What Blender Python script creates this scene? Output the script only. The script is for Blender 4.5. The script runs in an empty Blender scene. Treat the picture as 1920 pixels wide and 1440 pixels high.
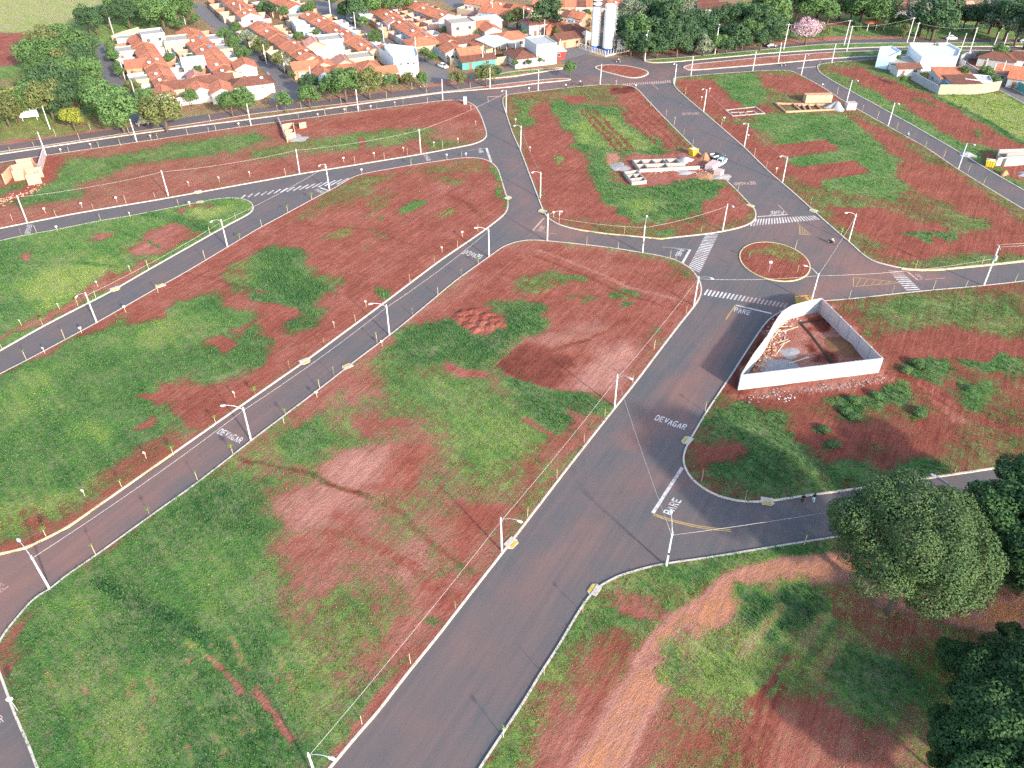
import bpy, bmesh, math, random
import numpy as np
from mathutils import Vector, Matrix
from mathutils.geometry import delaunay_2d_cdt
from math import radians, sin, cos, pi, atan2, hypot
random.seed(7); RNG = np.random.default_rng(7)
S = bpy.context.scene
COL = S.collection
# ---- camera ------------------------------------------------------------
cam_data = bpy.data.cameras.new("camera"); cam = bpy.data.objects.new("camera", cam_data); COL.objects.link(cam)
cam.location = (0, 0, 85.0); cam.rotation_euler = (radians(90 - 38), 0, 0)
cam_data.sensor_width = 36.0; cam_data.lens = 36.0 * 1500 / 1920
cam_data.clip_start = 1.0; cam_data.clip_end = 6000
S.camera = cam
# ---- sky, sun, exposure --------------------------------------------------
SUN_EL, SUN_AZ = radians(21), radians(143.5)     # azimuth clockwise from +Y: behind the camera, to the right
w = bpy.data.worlds.new("World"); S.world = w; w.use_nodes = True
nt = w.node_tree; sky = nt.nodes.new("ShaderNodeTexSky"); sky.sky_type = 'NISHITA'; sky.sun_disc = False
sky.sun_elevation = SUN_EL; sky.sun_rotation = SUN_AZ; sky.dust_density = 2.0; sky.altitude = 500
bg = nt.nodes["Background"]; nt.links.new(sky.outputs[0], bg.inputs[0]); bg.inputs[1].default_value = 0.15
sd = bpy.data.lights.new("sun", 'SUN'); sd.energy = 2.3; sd.angle = radians(2.5); sd.color = (1.0, 0.93, 0.83)
sun = bpy.data.objects.new("sun", sd); COL.objects.link(sun)
sdir = Vector((sin(SUN_AZ) * cos(SUN_EL), cos(SUN_AZ) * cos(SUN_EL), sin(SUN_EL)))
sun.rotation_euler = sdir.to_track_quat('Z', 'Y').to_euler()
S.view_settings.view_transform = 'Standard'; S.view_settings.look = 'None'
S.view_settings.exposure = 1.8; S.view_settings.gamma = 1.0
S.cycles.use_denoising = False; S.cycles.max_bounces = 5; S.cycles.diffuse_bounces = 3; S.cycles.glossy_bounces = 2; S.cycles.transparent_max_bounces = 4

# ---- helpers -----------------------------------------------------------
def tag(o, label=None, cat=None, group=None, kind=None):
    if label: o['label'] = label
    if cat: o['category'] = cat
    if group: o['group'] = group
    if kind: o['kind'] = kind
    return o
def link(name, me, parent=None, loc=None, rz=None):
    o = bpy.data.objects.new(name, me); COL.objects.link(o)
    if parent: o.parent = parent
    if loc is not None: o.location = loc
    if rz is not None: o.rotation_euler = (0, 0, rz)
    return o
def thing(name, label, cat, loc=(0, 0, 0), rz=0, group=None):
    return tag(link(name, None, None, loc, rz), label, cat, group)
def copy_tree(o, parent=None, loc=None, rz=None, label=None):
    c = o.copy(); COL.objects.link(c); c.parent = parent
    if loc is not None: c.location = loc
    if rz is not None: c.rotation_euler = (0, 0, rz)
    if label: c['label'] = label
    for ch in o.children: copy_tree(ch, c)
    return c
class MB:
    """collects shapes, then makes ONE mesh"""
    def __init__(s): s.v = []; s.f = []
    def add(s, vs, fs):
        n = len(s.v); s.v += [tuple(v) for v in vs]; s.f += [tuple(i + n for i in f) for f in fs]; return s
    def box(s, c, d, rz=0, tilt=None):
        x, y, z = (a / 2 for a in d); ca, sa = cos(rz), sin(rz)
        vs = []
        for i in range(8):
            p = Vector(((x if i & 1 else -x), (y if i & 2 else -y), (z if i & 4 else -z)))
            if tilt: p = tilt @ p
            vs.append((c[0] + p.x * ca - p.y * sa, c[1] + p.x * sa + p.y * ca, c[2] + p.z))
        return s.add(vs, [(0, 2, 3, 1), (4, 5, 7, 6), (0, 1, 5, 4), (2, 6, 7, 3), (0, 4, 6, 2), (1, 3, 7, 5)])
    def tube(s, pts, rad, n=8, caps=True):
        pts = [Vector(p) for p in pts]; rad = rad if isinstance(rad, (list, tuple)) else [rad] * len(pts)
        vs, fs = [], []; prev = None
        for i, p in enumerate(pts):
            t = (pts[min(i + 1, len(pts) - 1)] - pts[max(i - 1, 0)]).normalized()
            a = Vector((1, 0, 0)) if prev is None and abs(t.x) < .9 else (Vector((0, 1, 0)) if prev is None else prev)
            a = (a - t * a.dot(t)).normalized(); prev = a; b = t.cross(a)
            vs += [p + (a * cos(2 * pi * k / n) + b * sin(2 * pi * k / n)) * rad[i] for k in range(n)]
        for i in range(len(pts) - 1):
            for k in range(n):
                k2 = (k + 1) % n; fs.append((i * n + k, i * n + k2, (i + 1) * n + k2, (i + 1) * n + k))
        if caps: fs += [tuple(range(n - 1, -1, -1)), tuple(range((len(pts) - 1) * n, len(pts) * n))]
        return s.add(vs, fs)
    def prism(s, poly, z0, z1):
        n = len(poly); A = sum(poly[i][0] * poly[(i + 1) % n][1] - poly[(i + 1) % n][0] * poly[i][1] for i in range(n))
        if A < 0: poly = poly[::-1]
        return s.add([(p[0], p[1], z0) for p in poly] + [(p[0], p[1], z1) for p in poly],
                     [tuple(range(n - 1, -1, -1)), tuple(range(n, 2 * n))] + [(i, (i + 1) % n, n + (i + 1) % n, n + i) for i in range(n)])
    def sheet(s, poly, z):
        n = len(poly); A = sum(poly[i][0] * poly[(i + 1) % n][1] - poly[(i + 1) % n][0] * poly[i][1] for i in range(n))
        if A < 0: poly = poly[::-1]
        return s.add([(p[0], p[1], z) for p in poly], [tuple(range(n))])
    def ball(s, c, r, n=8, m=5, zs=1.0):
        vs = [(c[0], c[1], c[2] + r * zs)]; fs = []
        for i in range(1, m):
            a = pi * i / m
            vs += [(c[0] + r * sin(a) * cos(2 * pi * k / n), c[1] + r * sin(a) * sin(2 * pi * k / n), c[2] + r * zs * cos(a)) for k in range(n)]
        vs.append((c[0], c[1], c[2] - r * zs)); L = len(vs) - 1
        for k in range(n):
            fs.append((0, 1 + k, 1 + (k + 1) % n)); fs.append((L, L - n + (k + 1) % n, L - n + k))
        for i in range(m - 2):
            for k in range(n):
                a, b = 1 + i * n + k, 1 + i * n + (k + 1) % n; fs.append((a, a + n, b + n, b))
        return s.add(vs, fs)
    def mesh(s, name, mat, smooth=False):
        me = bpy.data.meshes.new(name); me.from_pydata(s.v, [], s.f)
        if mat: me.materials.append(mat)
        if smooth: me.shade_smooth()
        me.update(); return me
    def obj(s, name, mat, parent=None, loc=None, rz=None, smooth=False):
        return link(name, s.mesh(name, mat, smooth), parent, loc, rz)
def np_mesh(name, V, Fq, mat, attrs=None, smooth=False):
    """V (n,3), Fq (m,k) faces of k corners, quick"""
    me = bpy.data.meshes.new(name); m, k = Fq.shape
    me.vertices.add(len(V)); me.vertices.foreach_set('co', np.ascontiguousarray(V, np.float32).ravel())
    me.loops.add(m * k); me.loops.foreach_set('vertex_index', np.ascontiguousarray(Fq, np.int32).ravel())
    me.polygons.add(m); me.polygons.foreach_set('loop_start', np.arange(0, m * k, k, dtype=np.int32))
    if smooth: me.polygons.foreach_set('use_smooth', np.ones(m, bool))
    me.update(calc_edges=True)
    for an, a in (attrs or {}).items():
        at = me.color_attributes.new(an, 'FLOAT_COLOR', 'POINT'); c = np.ones((len(V), 4), np.float32); c[:, :a.shape[1]] = a
        at.data.foreach_set('color', c.ravel())
    me.materials.append(mat); return me

# ---- materials ----------------------------------------------------------
class NT:
    def __init__(s, name, rough=.9, spec=.2):
        s.m = bpy.data.materials.new(name); s.m.use_nodes = True; s.t = s.m.node_tree; s.b = s.t.nodes['Principled BSDF']
        s.b.inputs['Roughness'].default_value = rough; s.b.inputs['Specular IOR Level'].default_value = spec
        s.geo = s.n('ShaderNodeNewGeometry').outputs['Position']
        s.obj = s.n('ShaderNodeTexCoord').outputs['Object']
    def n(s, t, **k):
        x = s.t.nodes.new(t)
        for a, v in k.items(): setattr(x, a, v)
        return x
    def put(s, sock, v):
        if hasattr(v, 'is_output') or isinstance(v, bpy.types.NodeSocket): s.t.links.new(v, sock)
        elif isinstance(v, (tuple, list)) and len(v) == 3 and sock.type == 'RGBA': sock.default_value = (*v, 1)
        else: sock.default_value = v
    def noise(s, scale, detail=4, rough=.6, vec=None, dist=0):
        x = s.n('ShaderNodeTexNoise'); x.inputs['Scale'].default_value = scale; x.inputs['Detail'].default_value = detail
        x.inputs['Roughness'].default_value = rough; x.inputs['Distortion'].default_value = dist
        s.t.links.new(vec or s.geo, x.inputs['Vector']); return x.outputs['Fac']
    def math(s, op, a, b=0., c=0., clamp=False):
        x = s.n('ShaderNodeMath', operation=op, use_clamp=clamp); s.put(x.inputs[0], a); s.put(x.inputs[1], b); s.put(x.inputs[2], c); return x.outputs[0]
    def mapr(s, v, a, b, c=0., d=1., smooth=False):
        x = s.n('ShaderNodeMapRange'); x.interpolation_type = 'SMOOTHSTEP' if smooth else 'LINEAR'
        s.put(x.inputs['Value'], v); x.inputs['From Min'].default_value = a; x.inputs['From Max'].default_value = b
        x.inputs['To Min'].default_value = c; x.inputs['To Max'].default_value = d; return x.outputs[0]
    def mix(s, f, a, b, mode='MIX'):
        x = s.n('ShaderNodeMix', data_type='RGBA', blend_type=mode); s.put(x.inputs['Factor'], f); s.put(x.inputs[6], a); s.put(x.inputs[7], b); return x.outputs[2]
    def ramp(s, v, stops):
        x = s.n('ShaderNodeValToRGB'); e = x.color_ramp.elements
        for i, (p, c) in enumerate(stops):
            q = e[i] if i < 2 else e.new(p)
            q.position = p; q.color = (*c, 1)
        s.put(x.inputs[0], v); return x.outputs[0]
    def mapping(s, vec, rot=(0, 0, 0), scale=(1, 1, 1)):
        x = s.n('ShaderNodeMapping'); x.vector_type = 'TEXTURE'; x.inputs['Rotation'].default_value = rot; x.inputs['Scale'].default_value = [1 / k for k in scale]; s.t.links.new(vec, x.inputs['Vector']); return x.outputs[0]
    def attr(s, name):
        a = s.n('ShaderNodeAttribute', attribute_name=name); r = s.n('ShaderNodeSeparateColor'); s.t.links.new(a.outputs['Color'], r.inputs[0]); return r.outputs
    def objrand(s): return s.n('ShaderNodeObjectInfo').outputs['Random']
    def col(s, c): s.put(s.b.inputs['Base Color'], c); return s
    def bump(s, h, strength=.5, dist=.1):
        x = s.n('ShaderNodeBump'); x.inputs['Strength'].default_value = strength; x.inputs['Distance'].default_value = dist
        s.put(x.inputs['Height'], h); s.t.links.new(x.outputs[0], s.b.inputs['Normal']); return s
_mats = {}
def plain(name, c, rough=.8, spec=.25, var=.18, scale=2.0, metal=0., dirt=None):
    """a painted / cast surface with mottling and stains"""
    if name in _mats: return _mats[name]
    t = NT(name, rough, spec); n = t.noise(scale, 5, .65, t.obj)
    k = t.mapr(n, .25, .75, 1 - var, 1 + var); cc = t.mix(1., c, k, 'MULTIPLY')
    if dirt: cc = t.mix(t.mapr(t.noise(scale * .6, 6, .7, t.obj), .5, .8, 0, .55), cc, dirt)
    t.col(cc); t.b.inputs['Metallic'].default_value = metal; _mats[name] = t.m; return t.m

# ---- ground fields: grass density g, tint t (0 deep green .. 1 yellow green .. 1.6 straw), soil tone s (0 dark wet, also painted shade .. 1 pale .. 1.4 orange)
def vnoise(x, y, scale, seed=0):
    x = x / scale + seed * 17.3; y = y / scale - seed * 9.7
    xi = np.floor(x).astype(np.int64); yi = np.floor(y).astype(np.int64); fx = x - xi; fy = y - yi
    fx = fx * fx * (3 - 2 * fx); fy = fy * fy * (3 - 2 * fy)
    def hsh(a, b):
        h = (a * 374761393 + b * 668265263 + seed * 1442695041) & 0xffffffff
        h = ((h ^ (h >> 13)) * 1274126177) & 0xffffffff
        return ((h ^ (h >> 16)) & 0xffff) / 65535.0
    return (hsh(xi, yi) * (1 - fx) + hsh(xi + 1, yi) * fx) * (1 - fy) + (hsh(xi, yi + 1) * (1 - fx) + hsh(xi + 1, yi + 1) * fx) * fy
def fbm(x, y, scale, seed=0, o=3):
    return sum(vnoise(x, y, scale / 2 ** i, seed + i) * .5 ** i for i in range(o)) / sum(.5 ** i for i in range(o))
def sdist(x, y, poly, closed=True):
    """distance to outline, negative inside when closed"""
    d = np.full(x.shape, 1e9); inside = np.zeros(x.shape, bool); n = len(poly)
    for i in range(n if closed else n - 1):
        ax, ay = poly[i]; bx, by = poly[(i + 1) % n]; ex, ey = bx - ax, by - ay; L = ex * ex + ey * ey + 1e-9
        h = np.clip(((x - ax) * ex + (y - ay) * ey) / L, 0, 1)
        d = np.minimum(d, (x - ax - h * ex) ** 2 + (y - ay - h * ey) ** 2)
        if closed: inside ^= ((ay > y) != (by > y)) & (x < ex * (y - ay) / (ey + (1e-12 if ey >= 0 else -1e-12)) + ax)
    d = np.sqrt(d); return np.where(inside, -d, d) if closed else d
def field(x, y, base, patches):
    out = np.stack([np.full(x.shape, float(b)) for b in base], 1)
    wx = x + (fbm(x, y, 5, 3) - .5) * 5 + (fbm(x, y, 1.6, 5, 2) - .5) * 2.0
    wy = y + (fbm(x, y, 5, 11) - .5) * 5 + (fbm(x, y, 1.6, 13, 2) - .5) * 2.0
    for p in patches:
        vals, feather, poly = p[0], p[1], p[2]; width = p[3] if len(p) > 3 else None
        P = np.array(poly); m = max(feather, 0) + (width or 0) + 6
        k = np.where((x > P[:, 0].min() - m) & (x < P[:, 0].max() + m) & (y > P[:, 1].min() - m) & (y < P[:, 1].max() + m))[0]
        if not len(k): continue
        if width: a = np.clip((width / 2 + feather - sdist(x[k] + (wx[k] - x[k]) * .25, y[k] + (wy[k] - y[k]) * .25, poly, False)) / (feather + 1e-6), 0, 1)
        elif feather < .4: a = np.clip(.5 - sdist(x[k], y[k], poly) / feather, 0, 1)
        else: a = np.clip(.5 - sdist(wx[k], wy[k], poly) / (2 * feather), 0, 1)
        a = a * a * (3 - 2 * a)
        for c in range(3):
            if vals[c] is not None: out[k, c] += (vals[c] - out[k, c]) * a
    return out
# ---- terrain material
def terrain_mat():
    t = NT('bare_red_earth_and_grass', .95, .1); g, tt, s = t.attr('gts')[:3]
    n1 = t.noise(.5, 6, .7); n2 = t.noise(2.6, 5, .75); n3 = t.noise(.13, 4, .6); n4 = t.noise(8, 3, .8); n5 = t.noise(1.1, 4, .7); gs = t.noise(1.0, 4, .75, t.mapping(t.geo, (0, 0, radians(-75)), (5.5, 1.5, 1)), 1.2); sp = t.noise(5.0, 3, .8)
    row2 = t.noise(1.0, 4, .6, t.mapping(t.geo, (0, 0, radians(42)), (.9, .05, 1))); rows = t.noise(1.0, 5, .7, t.mapping(t.geo, (0, 0, radians(-30)), (1.5, .1, 1))); wav = t.noise(1.0, 4, .7, t.mapping(t.geo, (0, 0, radians(-52)), (2.2, .3, 1)), 1.5)
    gm = t.math('ADD', g, t.math('MULTIPLY', t.math('SUBTRACT', n1, .5), .8)); gm = t.math('ADD', gm, t.math('MULTIPLY', t.math('SUBTRACT', n2, .5), 1.0))
    gm = t.math('ADD', gm, t.math('MULTIPLY', t.math('SUBTRACT', rows, .5), .5)); gm = t.math('ADD', gm, t.math('MULTIPLY', t.math('SUBTRACT', sp, .5), .9))
    mask = t.mapr(gm, .33, .68, 0, 1, True)
    tv = t.math('ADD', t.math('MULTIPLY', tt, .6), t.math('MULTIPLY', t.math('SUBTRACT', n3, .5), .6)); tv = t.math('ADD', tv, t.math('MULTIPLY', t.math('SUBTRACT', n1, .5), .45)); tv = t.math('ADD', tv, t.math('MULTIPLY', t.math('SUBTRACT', rows, .5), .25)); tv = t.math('ADD', tv, t.math('MULTIPLY', t.math('SUBTRACT', row2, .5), .7))
    gcol = t.ramp(tv, [(0, (.036, .105, .032)), (.3, (.09, .19, .044)), (.6, (.215, .285, .06)), (.98, (.39, .33, .15))])
    gcol = t.mix(1., gcol, t.mapr(n4, .28, .72, .62, 1.38), 'MULTIPLY'); gcol = t.mix(1., gcol, t.mapr(gs, .3, .7, .6, 1.4), 'MULTIPLY')
    gcol = t.mix(t.mapr(t.math('ADD', n5, t.math('MULTIPLY', n3, .5)), .68, .96, 0, .65), gcol, (.25, .215, .13))
    sv = t.math('ADD', t.math('MULTIPLY', s, .68), t.math('MULTIPLY', t.math('SUBTRACT', n1, .5), .38)); sv = t.math('ADD', sv, t.math('MULTIPLY', t.math('SUBTRACT', n3, .5), .35)); sv = t.math('ADD', sv, t.math('MULTIPLY', t.math('SUBTRACT', rows, .5), .25))
    scol = t.ramp(sv, [(0, (.11, .026, .018)), (.32, (.265, .077, .051)), (.68, (.41, .19, .145)), (.98, (.47, .19, .075))])
    scol = t.mix(1., scol, t.mapr(wav, .3, .7, .82, 1.15), 'MULTIPLY'); scol = t.mix(1., scol, t.mapr(rows, .3, .7, .86, 1.14), 'MULTIPLY')
    scol = t.mix(1., scol, t.mapr(n4, .3, .7, .78, 1.22), 'MULTIPLY'); scol = t.mix(1., scol, t.mapr(sp, .3, .7, .85, 1.15), 'MULTIPLY'); scol = t.mix(t.mapr(n2, .56, .72, 0, .3), scol, (.2, .17, .09))
    t.col(t.mix(mask, scol, gcol))
    h = t.math('ADD', t.math('MULTIPLY', n2, .45), t.math('MULTIPLY', rows, .5)); h = t.math('ADD', h, t.math('MULTIPLY', n4, .35)); h = t.math('ADD', h, t.math('MULTIPLY', wav, .4)); h = t.math('ADD', h, t.math('MULTIPLY', t.math('MULTIPLY', gs, mask), .5))
    t.bump(h, .9, .45); return t.m
M_TERR = terrain_mat()
def asphalt_mat(name, c, dust):
    t = NT(name, .85, .3); d = t.attr('gts')[0]; n1 = t.noise(.12, 5, .6); n2 = t.noise(4, 4, .7); n3 = t.noise(30, 2, .7)
    streak = t.noise(.9, 4, .6, t.mapping(t.geo, (0, 0, radians(-30)), (1.2, .06, 1)))
    k = t.math('ADD', d, t.math('MULTIPLY', t.math('SUBTRACT', n1, .5), .9)); k = t.math('ADD', k, t.math('MULTIPLY', t.math('SUBTRACT', streak, .5), .45))
    cc = t.mix(t.mapr(k, .12, 1.1, 0, .8), c, dust)
    cc = t.mix(1., cc, t.mapr(n2, .3, .7, .93, 1.07), 'MULTIPLY'); cc = t.mix(1., cc, t.mapr(streak, .3, .7, .93, 1.06), 'MULTIPLY'); cc = t.mix(1., cc, t.mapr(n3, .3, .7, .84, 1.16), 'MULTIPLY')
    t.col(cc); t.bump(n3, .2, .02); return t.m
M_ASPH = asphalt_mat('dusty_asphalt', (.099, .092, .091), (.25, .112, .082))
M_STREET = asphalt_mat('worn_street_asphalt', (.15, .132, .13), (.3, .19, .15))

def kerb_mat():
    t = NT('painted_concrete_kerb', .8, .2); n = t.noise(1.5, 5, .7); j = t.noise(.05, 2, .5)
    c = t.mix(t.mapr(n, .35, .75, 0, .7), (.56, .5, .42), (.36, .28, .23)); t.col(t.mix(t.mapr(n, .62, .8), c, (.3, .13, .09))); return t.m
M_KERB = kerb_mat()
M_KERBY = plain('yellow_painted_kerb', (.58, .47, .24), dirt=(.35, .2, .12))

# ---- blocks (raised lots) : outline, base field, patches ----
exec_lots = []
def tri_grid(poly, step, margin=None):
    xs = [p[0] for p in poly]; ys = [p[1] for p in poly]; pts = []; dense = []
    n = len(poly)
    for i in range(n):
        a, b = poly[i], poly[(i + 1) % n]; k = max(1, int(hypot(b[0] - a[0], b[1] - a[1]) / (step * 1.5)))
        dense += [(a[0] + (b[0] - a[0]) * j / k, a[1] + (b[1] - a[1]) * j / k) for j in range(k)]
    gx, gy = np.meshgrid(np.arange(min(xs), max(xs), step), np.arange(min(ys), max(ys), step)); gx = gx.ravel() + RNG.uniform(-.2, .2, gx.size) * step; gy = gy.ravel() + RNG.uniform(-.2, .2, gy.size) * step
    k = sdist(gx, gy, poly) < -step * .5
    allp = [Vector(p) for p in dense] + [Vector(p) for p in zip(gx[k], gy[k])]
    E = [(i, (i + 1) % len(dense)) for i in range(len(dense))]
    v, e, f, *_ = delaunay_2d_cdt(allp, E, [list(range(len(dense)))], 1, 1e-4)
    return np.array([(p[0], p[1]) for p in v]), np.array([q for q in f if len(q) == 3])
KERB_H = .14
def smooth_closed(poly, it=2):
    """round the corners of an outline a little (Chaikin on short edges only)"""
    for _ in range(it):
        out = []; n = len(poly)
        for i in range(n):
            a, b = poly[i], poly[(i + 1) % n]; L = hypot(b[0] - a[0], b[1] - a[1])
            r = min(.25, 2.0 / L)
            out += [(a[0] + (b[0] - a[0]) * r, a[1] + (b[1] - a[1]) * r), (b[0] - (b[0] - a[0]) * r, b[1] - (b[1] - a[1]) * r)]
        poly = out
    return poly
def kerb_strip(name, line, closed, width, parent, mat, z0=-.02, z1=KERB_H + .02, side=1):
    n = len(line); V = []; Fs = []
    for i in range(n):
        a = line[(i - 1) % n] if closed or i > 0 else line[i]; b = line[(i + 1) % n] if closed or i < n - 1 else line[i]
        tx, ty = b[0] - a[0], b[1] - a[1]; L = hypot(tx, ty) + 1e-9; nx, ny = -ty / L * width * side, tx / L * width * side
        x, y = line[i]; V += [(x, y, z0), (x, y, z1), (x + nx, y + ny, z1), (x + nx, y + ny, z0)]
    for i in range(n if closed else n - 1):
        j = (i + 1) % n
        for k in range(3): Fs.append((i * 4 + k, i * 4 + k + 1, j * 4 + k + 1, j * 4 + k))
    m = MB(); m.v = V; m.f = Fs; return m.obj(name, mat, parent)
LOTS = {}
FEATHER = {'vacant_lot_centre': 1.7, 'vacant_lot_west': 1.5, 'vacant_lot_south': 1.6, 'vacant_lot_south_east': 1.5, 'vacant_lot_north_strip': 1.7, 'vacant_lot_north_east': 1.3, 'vacant_lot_wedge': 1.5}
def lot(name, poly, step, base, patches, grass=0, kerb=.28, yellow=(), relief=.12, kmat=None):
    A = sum(poly[i][0] * poly[(i + 1) % len(poly)][1] - poly[(i + 1) % len(poly)][0] * poly[i][1] for i in range(len(poly)))
    if A < 0: poly = poly[::-1]
    poly = smooth_closed(poly); V, T = tri_grid(poly, step); x, y = V[:, 0], V[:, 1]
    patches = [(q[0], q[1] * FEATHER.get(name, 1) if len(q) == 3 and q[1] > .75 else q[1], *q[2:]) for q in patches]; gts = field(x, y, base, patches); gts[:, 0] = gts[:, 0] * (.8 if name in ('vacant_lot_centre', 'vacant_lot_west', 'vacant_lot_south') else .86) + .06 + (fbm(x, y, 14, 51) - .5) * .22; edge = np.clip(-sdist(x, y, poly) / 3., 0, 1)
    z = KERB_H + edge * ((fbm(x, y, 9, 21) - .45) * relief * 2 + (fbm(x, y, 2.2, 31) - .5) * relief)
    for (mx, my, r, h) in MOUNDS: z += h * np.exp(-((x - mx) ** 2 + (y - my) ** 2) / (r * r)) * edge
    o = link(name, np_mesh(name, np.stack([x, y, z], 1), T, M_TERR, {'gts': gts}, True)); tag(o, kind='structure')
    if kerb: kerb_strip('kerb', poly, True, kerb, o, kmat or M_KERB)
    for seg in yellow: kerb_strip('yellow_kerb', seg, False, .3, o, M_KERBY, z1=KERB_H + .03)
    LOTS[name] = (o, poly, V, T, gts, z, grass); return o
MOUNDS = []

# the ground sheet: far fields, verges and the ground under the town
FAR = [
 ((.55, 1.1, .9), 4, [(-256.59,196.18),(-142.26,215.66),(-110.68,230.34),(-78.70,245.67),(-19.39,269.13),(7.54,292.60),(-10.84,277.56),(-79.42,248.54),(-91.26,243.79),(-112.31,234.69),(-145.05,221.19),(-266.82,206.66)]),
 ((.75, .7, .8), 5, [(-364.28,378.09),(-243.19,230.34),(-149.66,230.34),(-141.32,232.50),(-122.92,241.46),(-152.44,305.61),(-162.24,334.68),(-177.61,350.98),(-210.50,350.98)]),
 ((.99, 1.35, .6), 4, [(-539.45,552.18),(-353.22,338.63),(-201.49,333.12),(-188.90,333.12),(-179.08,344.30),(-172.34,359.64),(-181.40,387.93),(-222.93,457.48),(-279.47,552.18)]),
 ((.04, .4, .5), 3, [(-306.43,333.12),(-201.49,333.12),(-189.95,333.12),(-182.10,319.60),(-179.80,305.61),(-176.01,293.86),(-179.49,289.49),(-261.63,274.71)]),
 ((.9, .75, .5), 3, [(-172.78,334.68),(-167.33,352.69),(-141.01,359.64),(-133.21,349.29),(-144.69,338.63),(-152.51,323.26),(-158.17,319.60)]),
 ((.5, .75, .9), 3, [(-225.79,274.71),(-173.18,276.99),(-161.28,274.71),(-152.03,241.46),(-199.31,234.69)]),
 ((.6, .85, .9), 2, [(-149.66,230.34),(-143.41,236.91),(-129.77,231.20),(-119.17,232.06),(-109.95,236.91),(-109.44,231.20),(-143.04,217.22),(-153.27,214.12)]),
 ((.1, .5, .75), 1.5, [(-142.26,215.66),(-110.52,229.91),(-78.34,244.26),(-57.40,254.95),(-19.39,269.13),(-1.80,276.41),(-1.81,278.72),(-19.58,272.45),(-57.85,257.49),(-79.06,247.10),(-111.65,232.93),(-143.84,218.80)]),
 ((.15, .5, .55), 2, [(-140.64,248.54),(-138.87,255.96),(-132.56,250.98),(-133.00,246.15)]),
 ((.9, .5, .5), 3, [(101.14,334.68),(117.22,346.78),(143.25,359.64),(206.31,342.67),(242.57,338.63),(234.70,325.49),(198.40,326.99),(151.45,328.50),(124.00,326.99),(97.34,319.60)]),
 ((.75, .6, .6), 2, [(122.21,334.68),(141.49,354.40),(157.88,350.98),(173.65,346.78),(142.72,333.12)]),
 ((.12, .5, .8), 2, [(96.79,317.43),(129.70,325.49),(151.01,327.37),(152.03,330.03),(130.95,329.27),(98.07,322.52),(47.25,308.32),(46.57,302.93)]),
 ((.1, .5, .8), 2, [(128.80,352.69),(140.33,350.98),(135.93,344.30),(125.65,345.95)]),
]
gx, gy = np.meshgrid(np.arange(-330, 331, 2.2), np.arange(150, 520, 2.2)); gxs, gys = gx.ravel(), gy.ravel()
gts = field(gxs, gys, (.45, .8, .9), FAR)
ny_, nx_ = gx.shape; idx = np.arange(nx_ * ny_).reshape(ny_, nx_)
Q = np.stack([idx[:-1, :-1], idx[:-1, 1:], idx[1:, 1:], idx[1:, :-1]], -1).reshape(-1, 4)
V = np.stack([gxs, gys, np.full(gxs.shape, -.06)], 1)
# the skirt reaches to the horizon
b = [(-330, 150), (gx[0, -1], 150), (gx[0, -1], gy[-1, 0]), (-330, gy[-1, 0])]; B = [(-5000, -1200), (5000, -1200), (5000, 5500), (-5000, 5500)]
nV = len(V); V = np.vstack([V, [(p[0], p[1], -.06) for p in b + B]]); gts = np.vstack([gts, np.tile([.75, .5, .5], (8, 1))])
Q = np.vstack([Q, [(nV + i, nV + 4 + i, nV + 4 + (i + 1) % 4, nV + (i + 1) % 4) for i in range(4)]])
tag(link('ground', np_mesh('ground', V, Q, M_TERR, {'gts': gts})), kind='structure')

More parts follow.
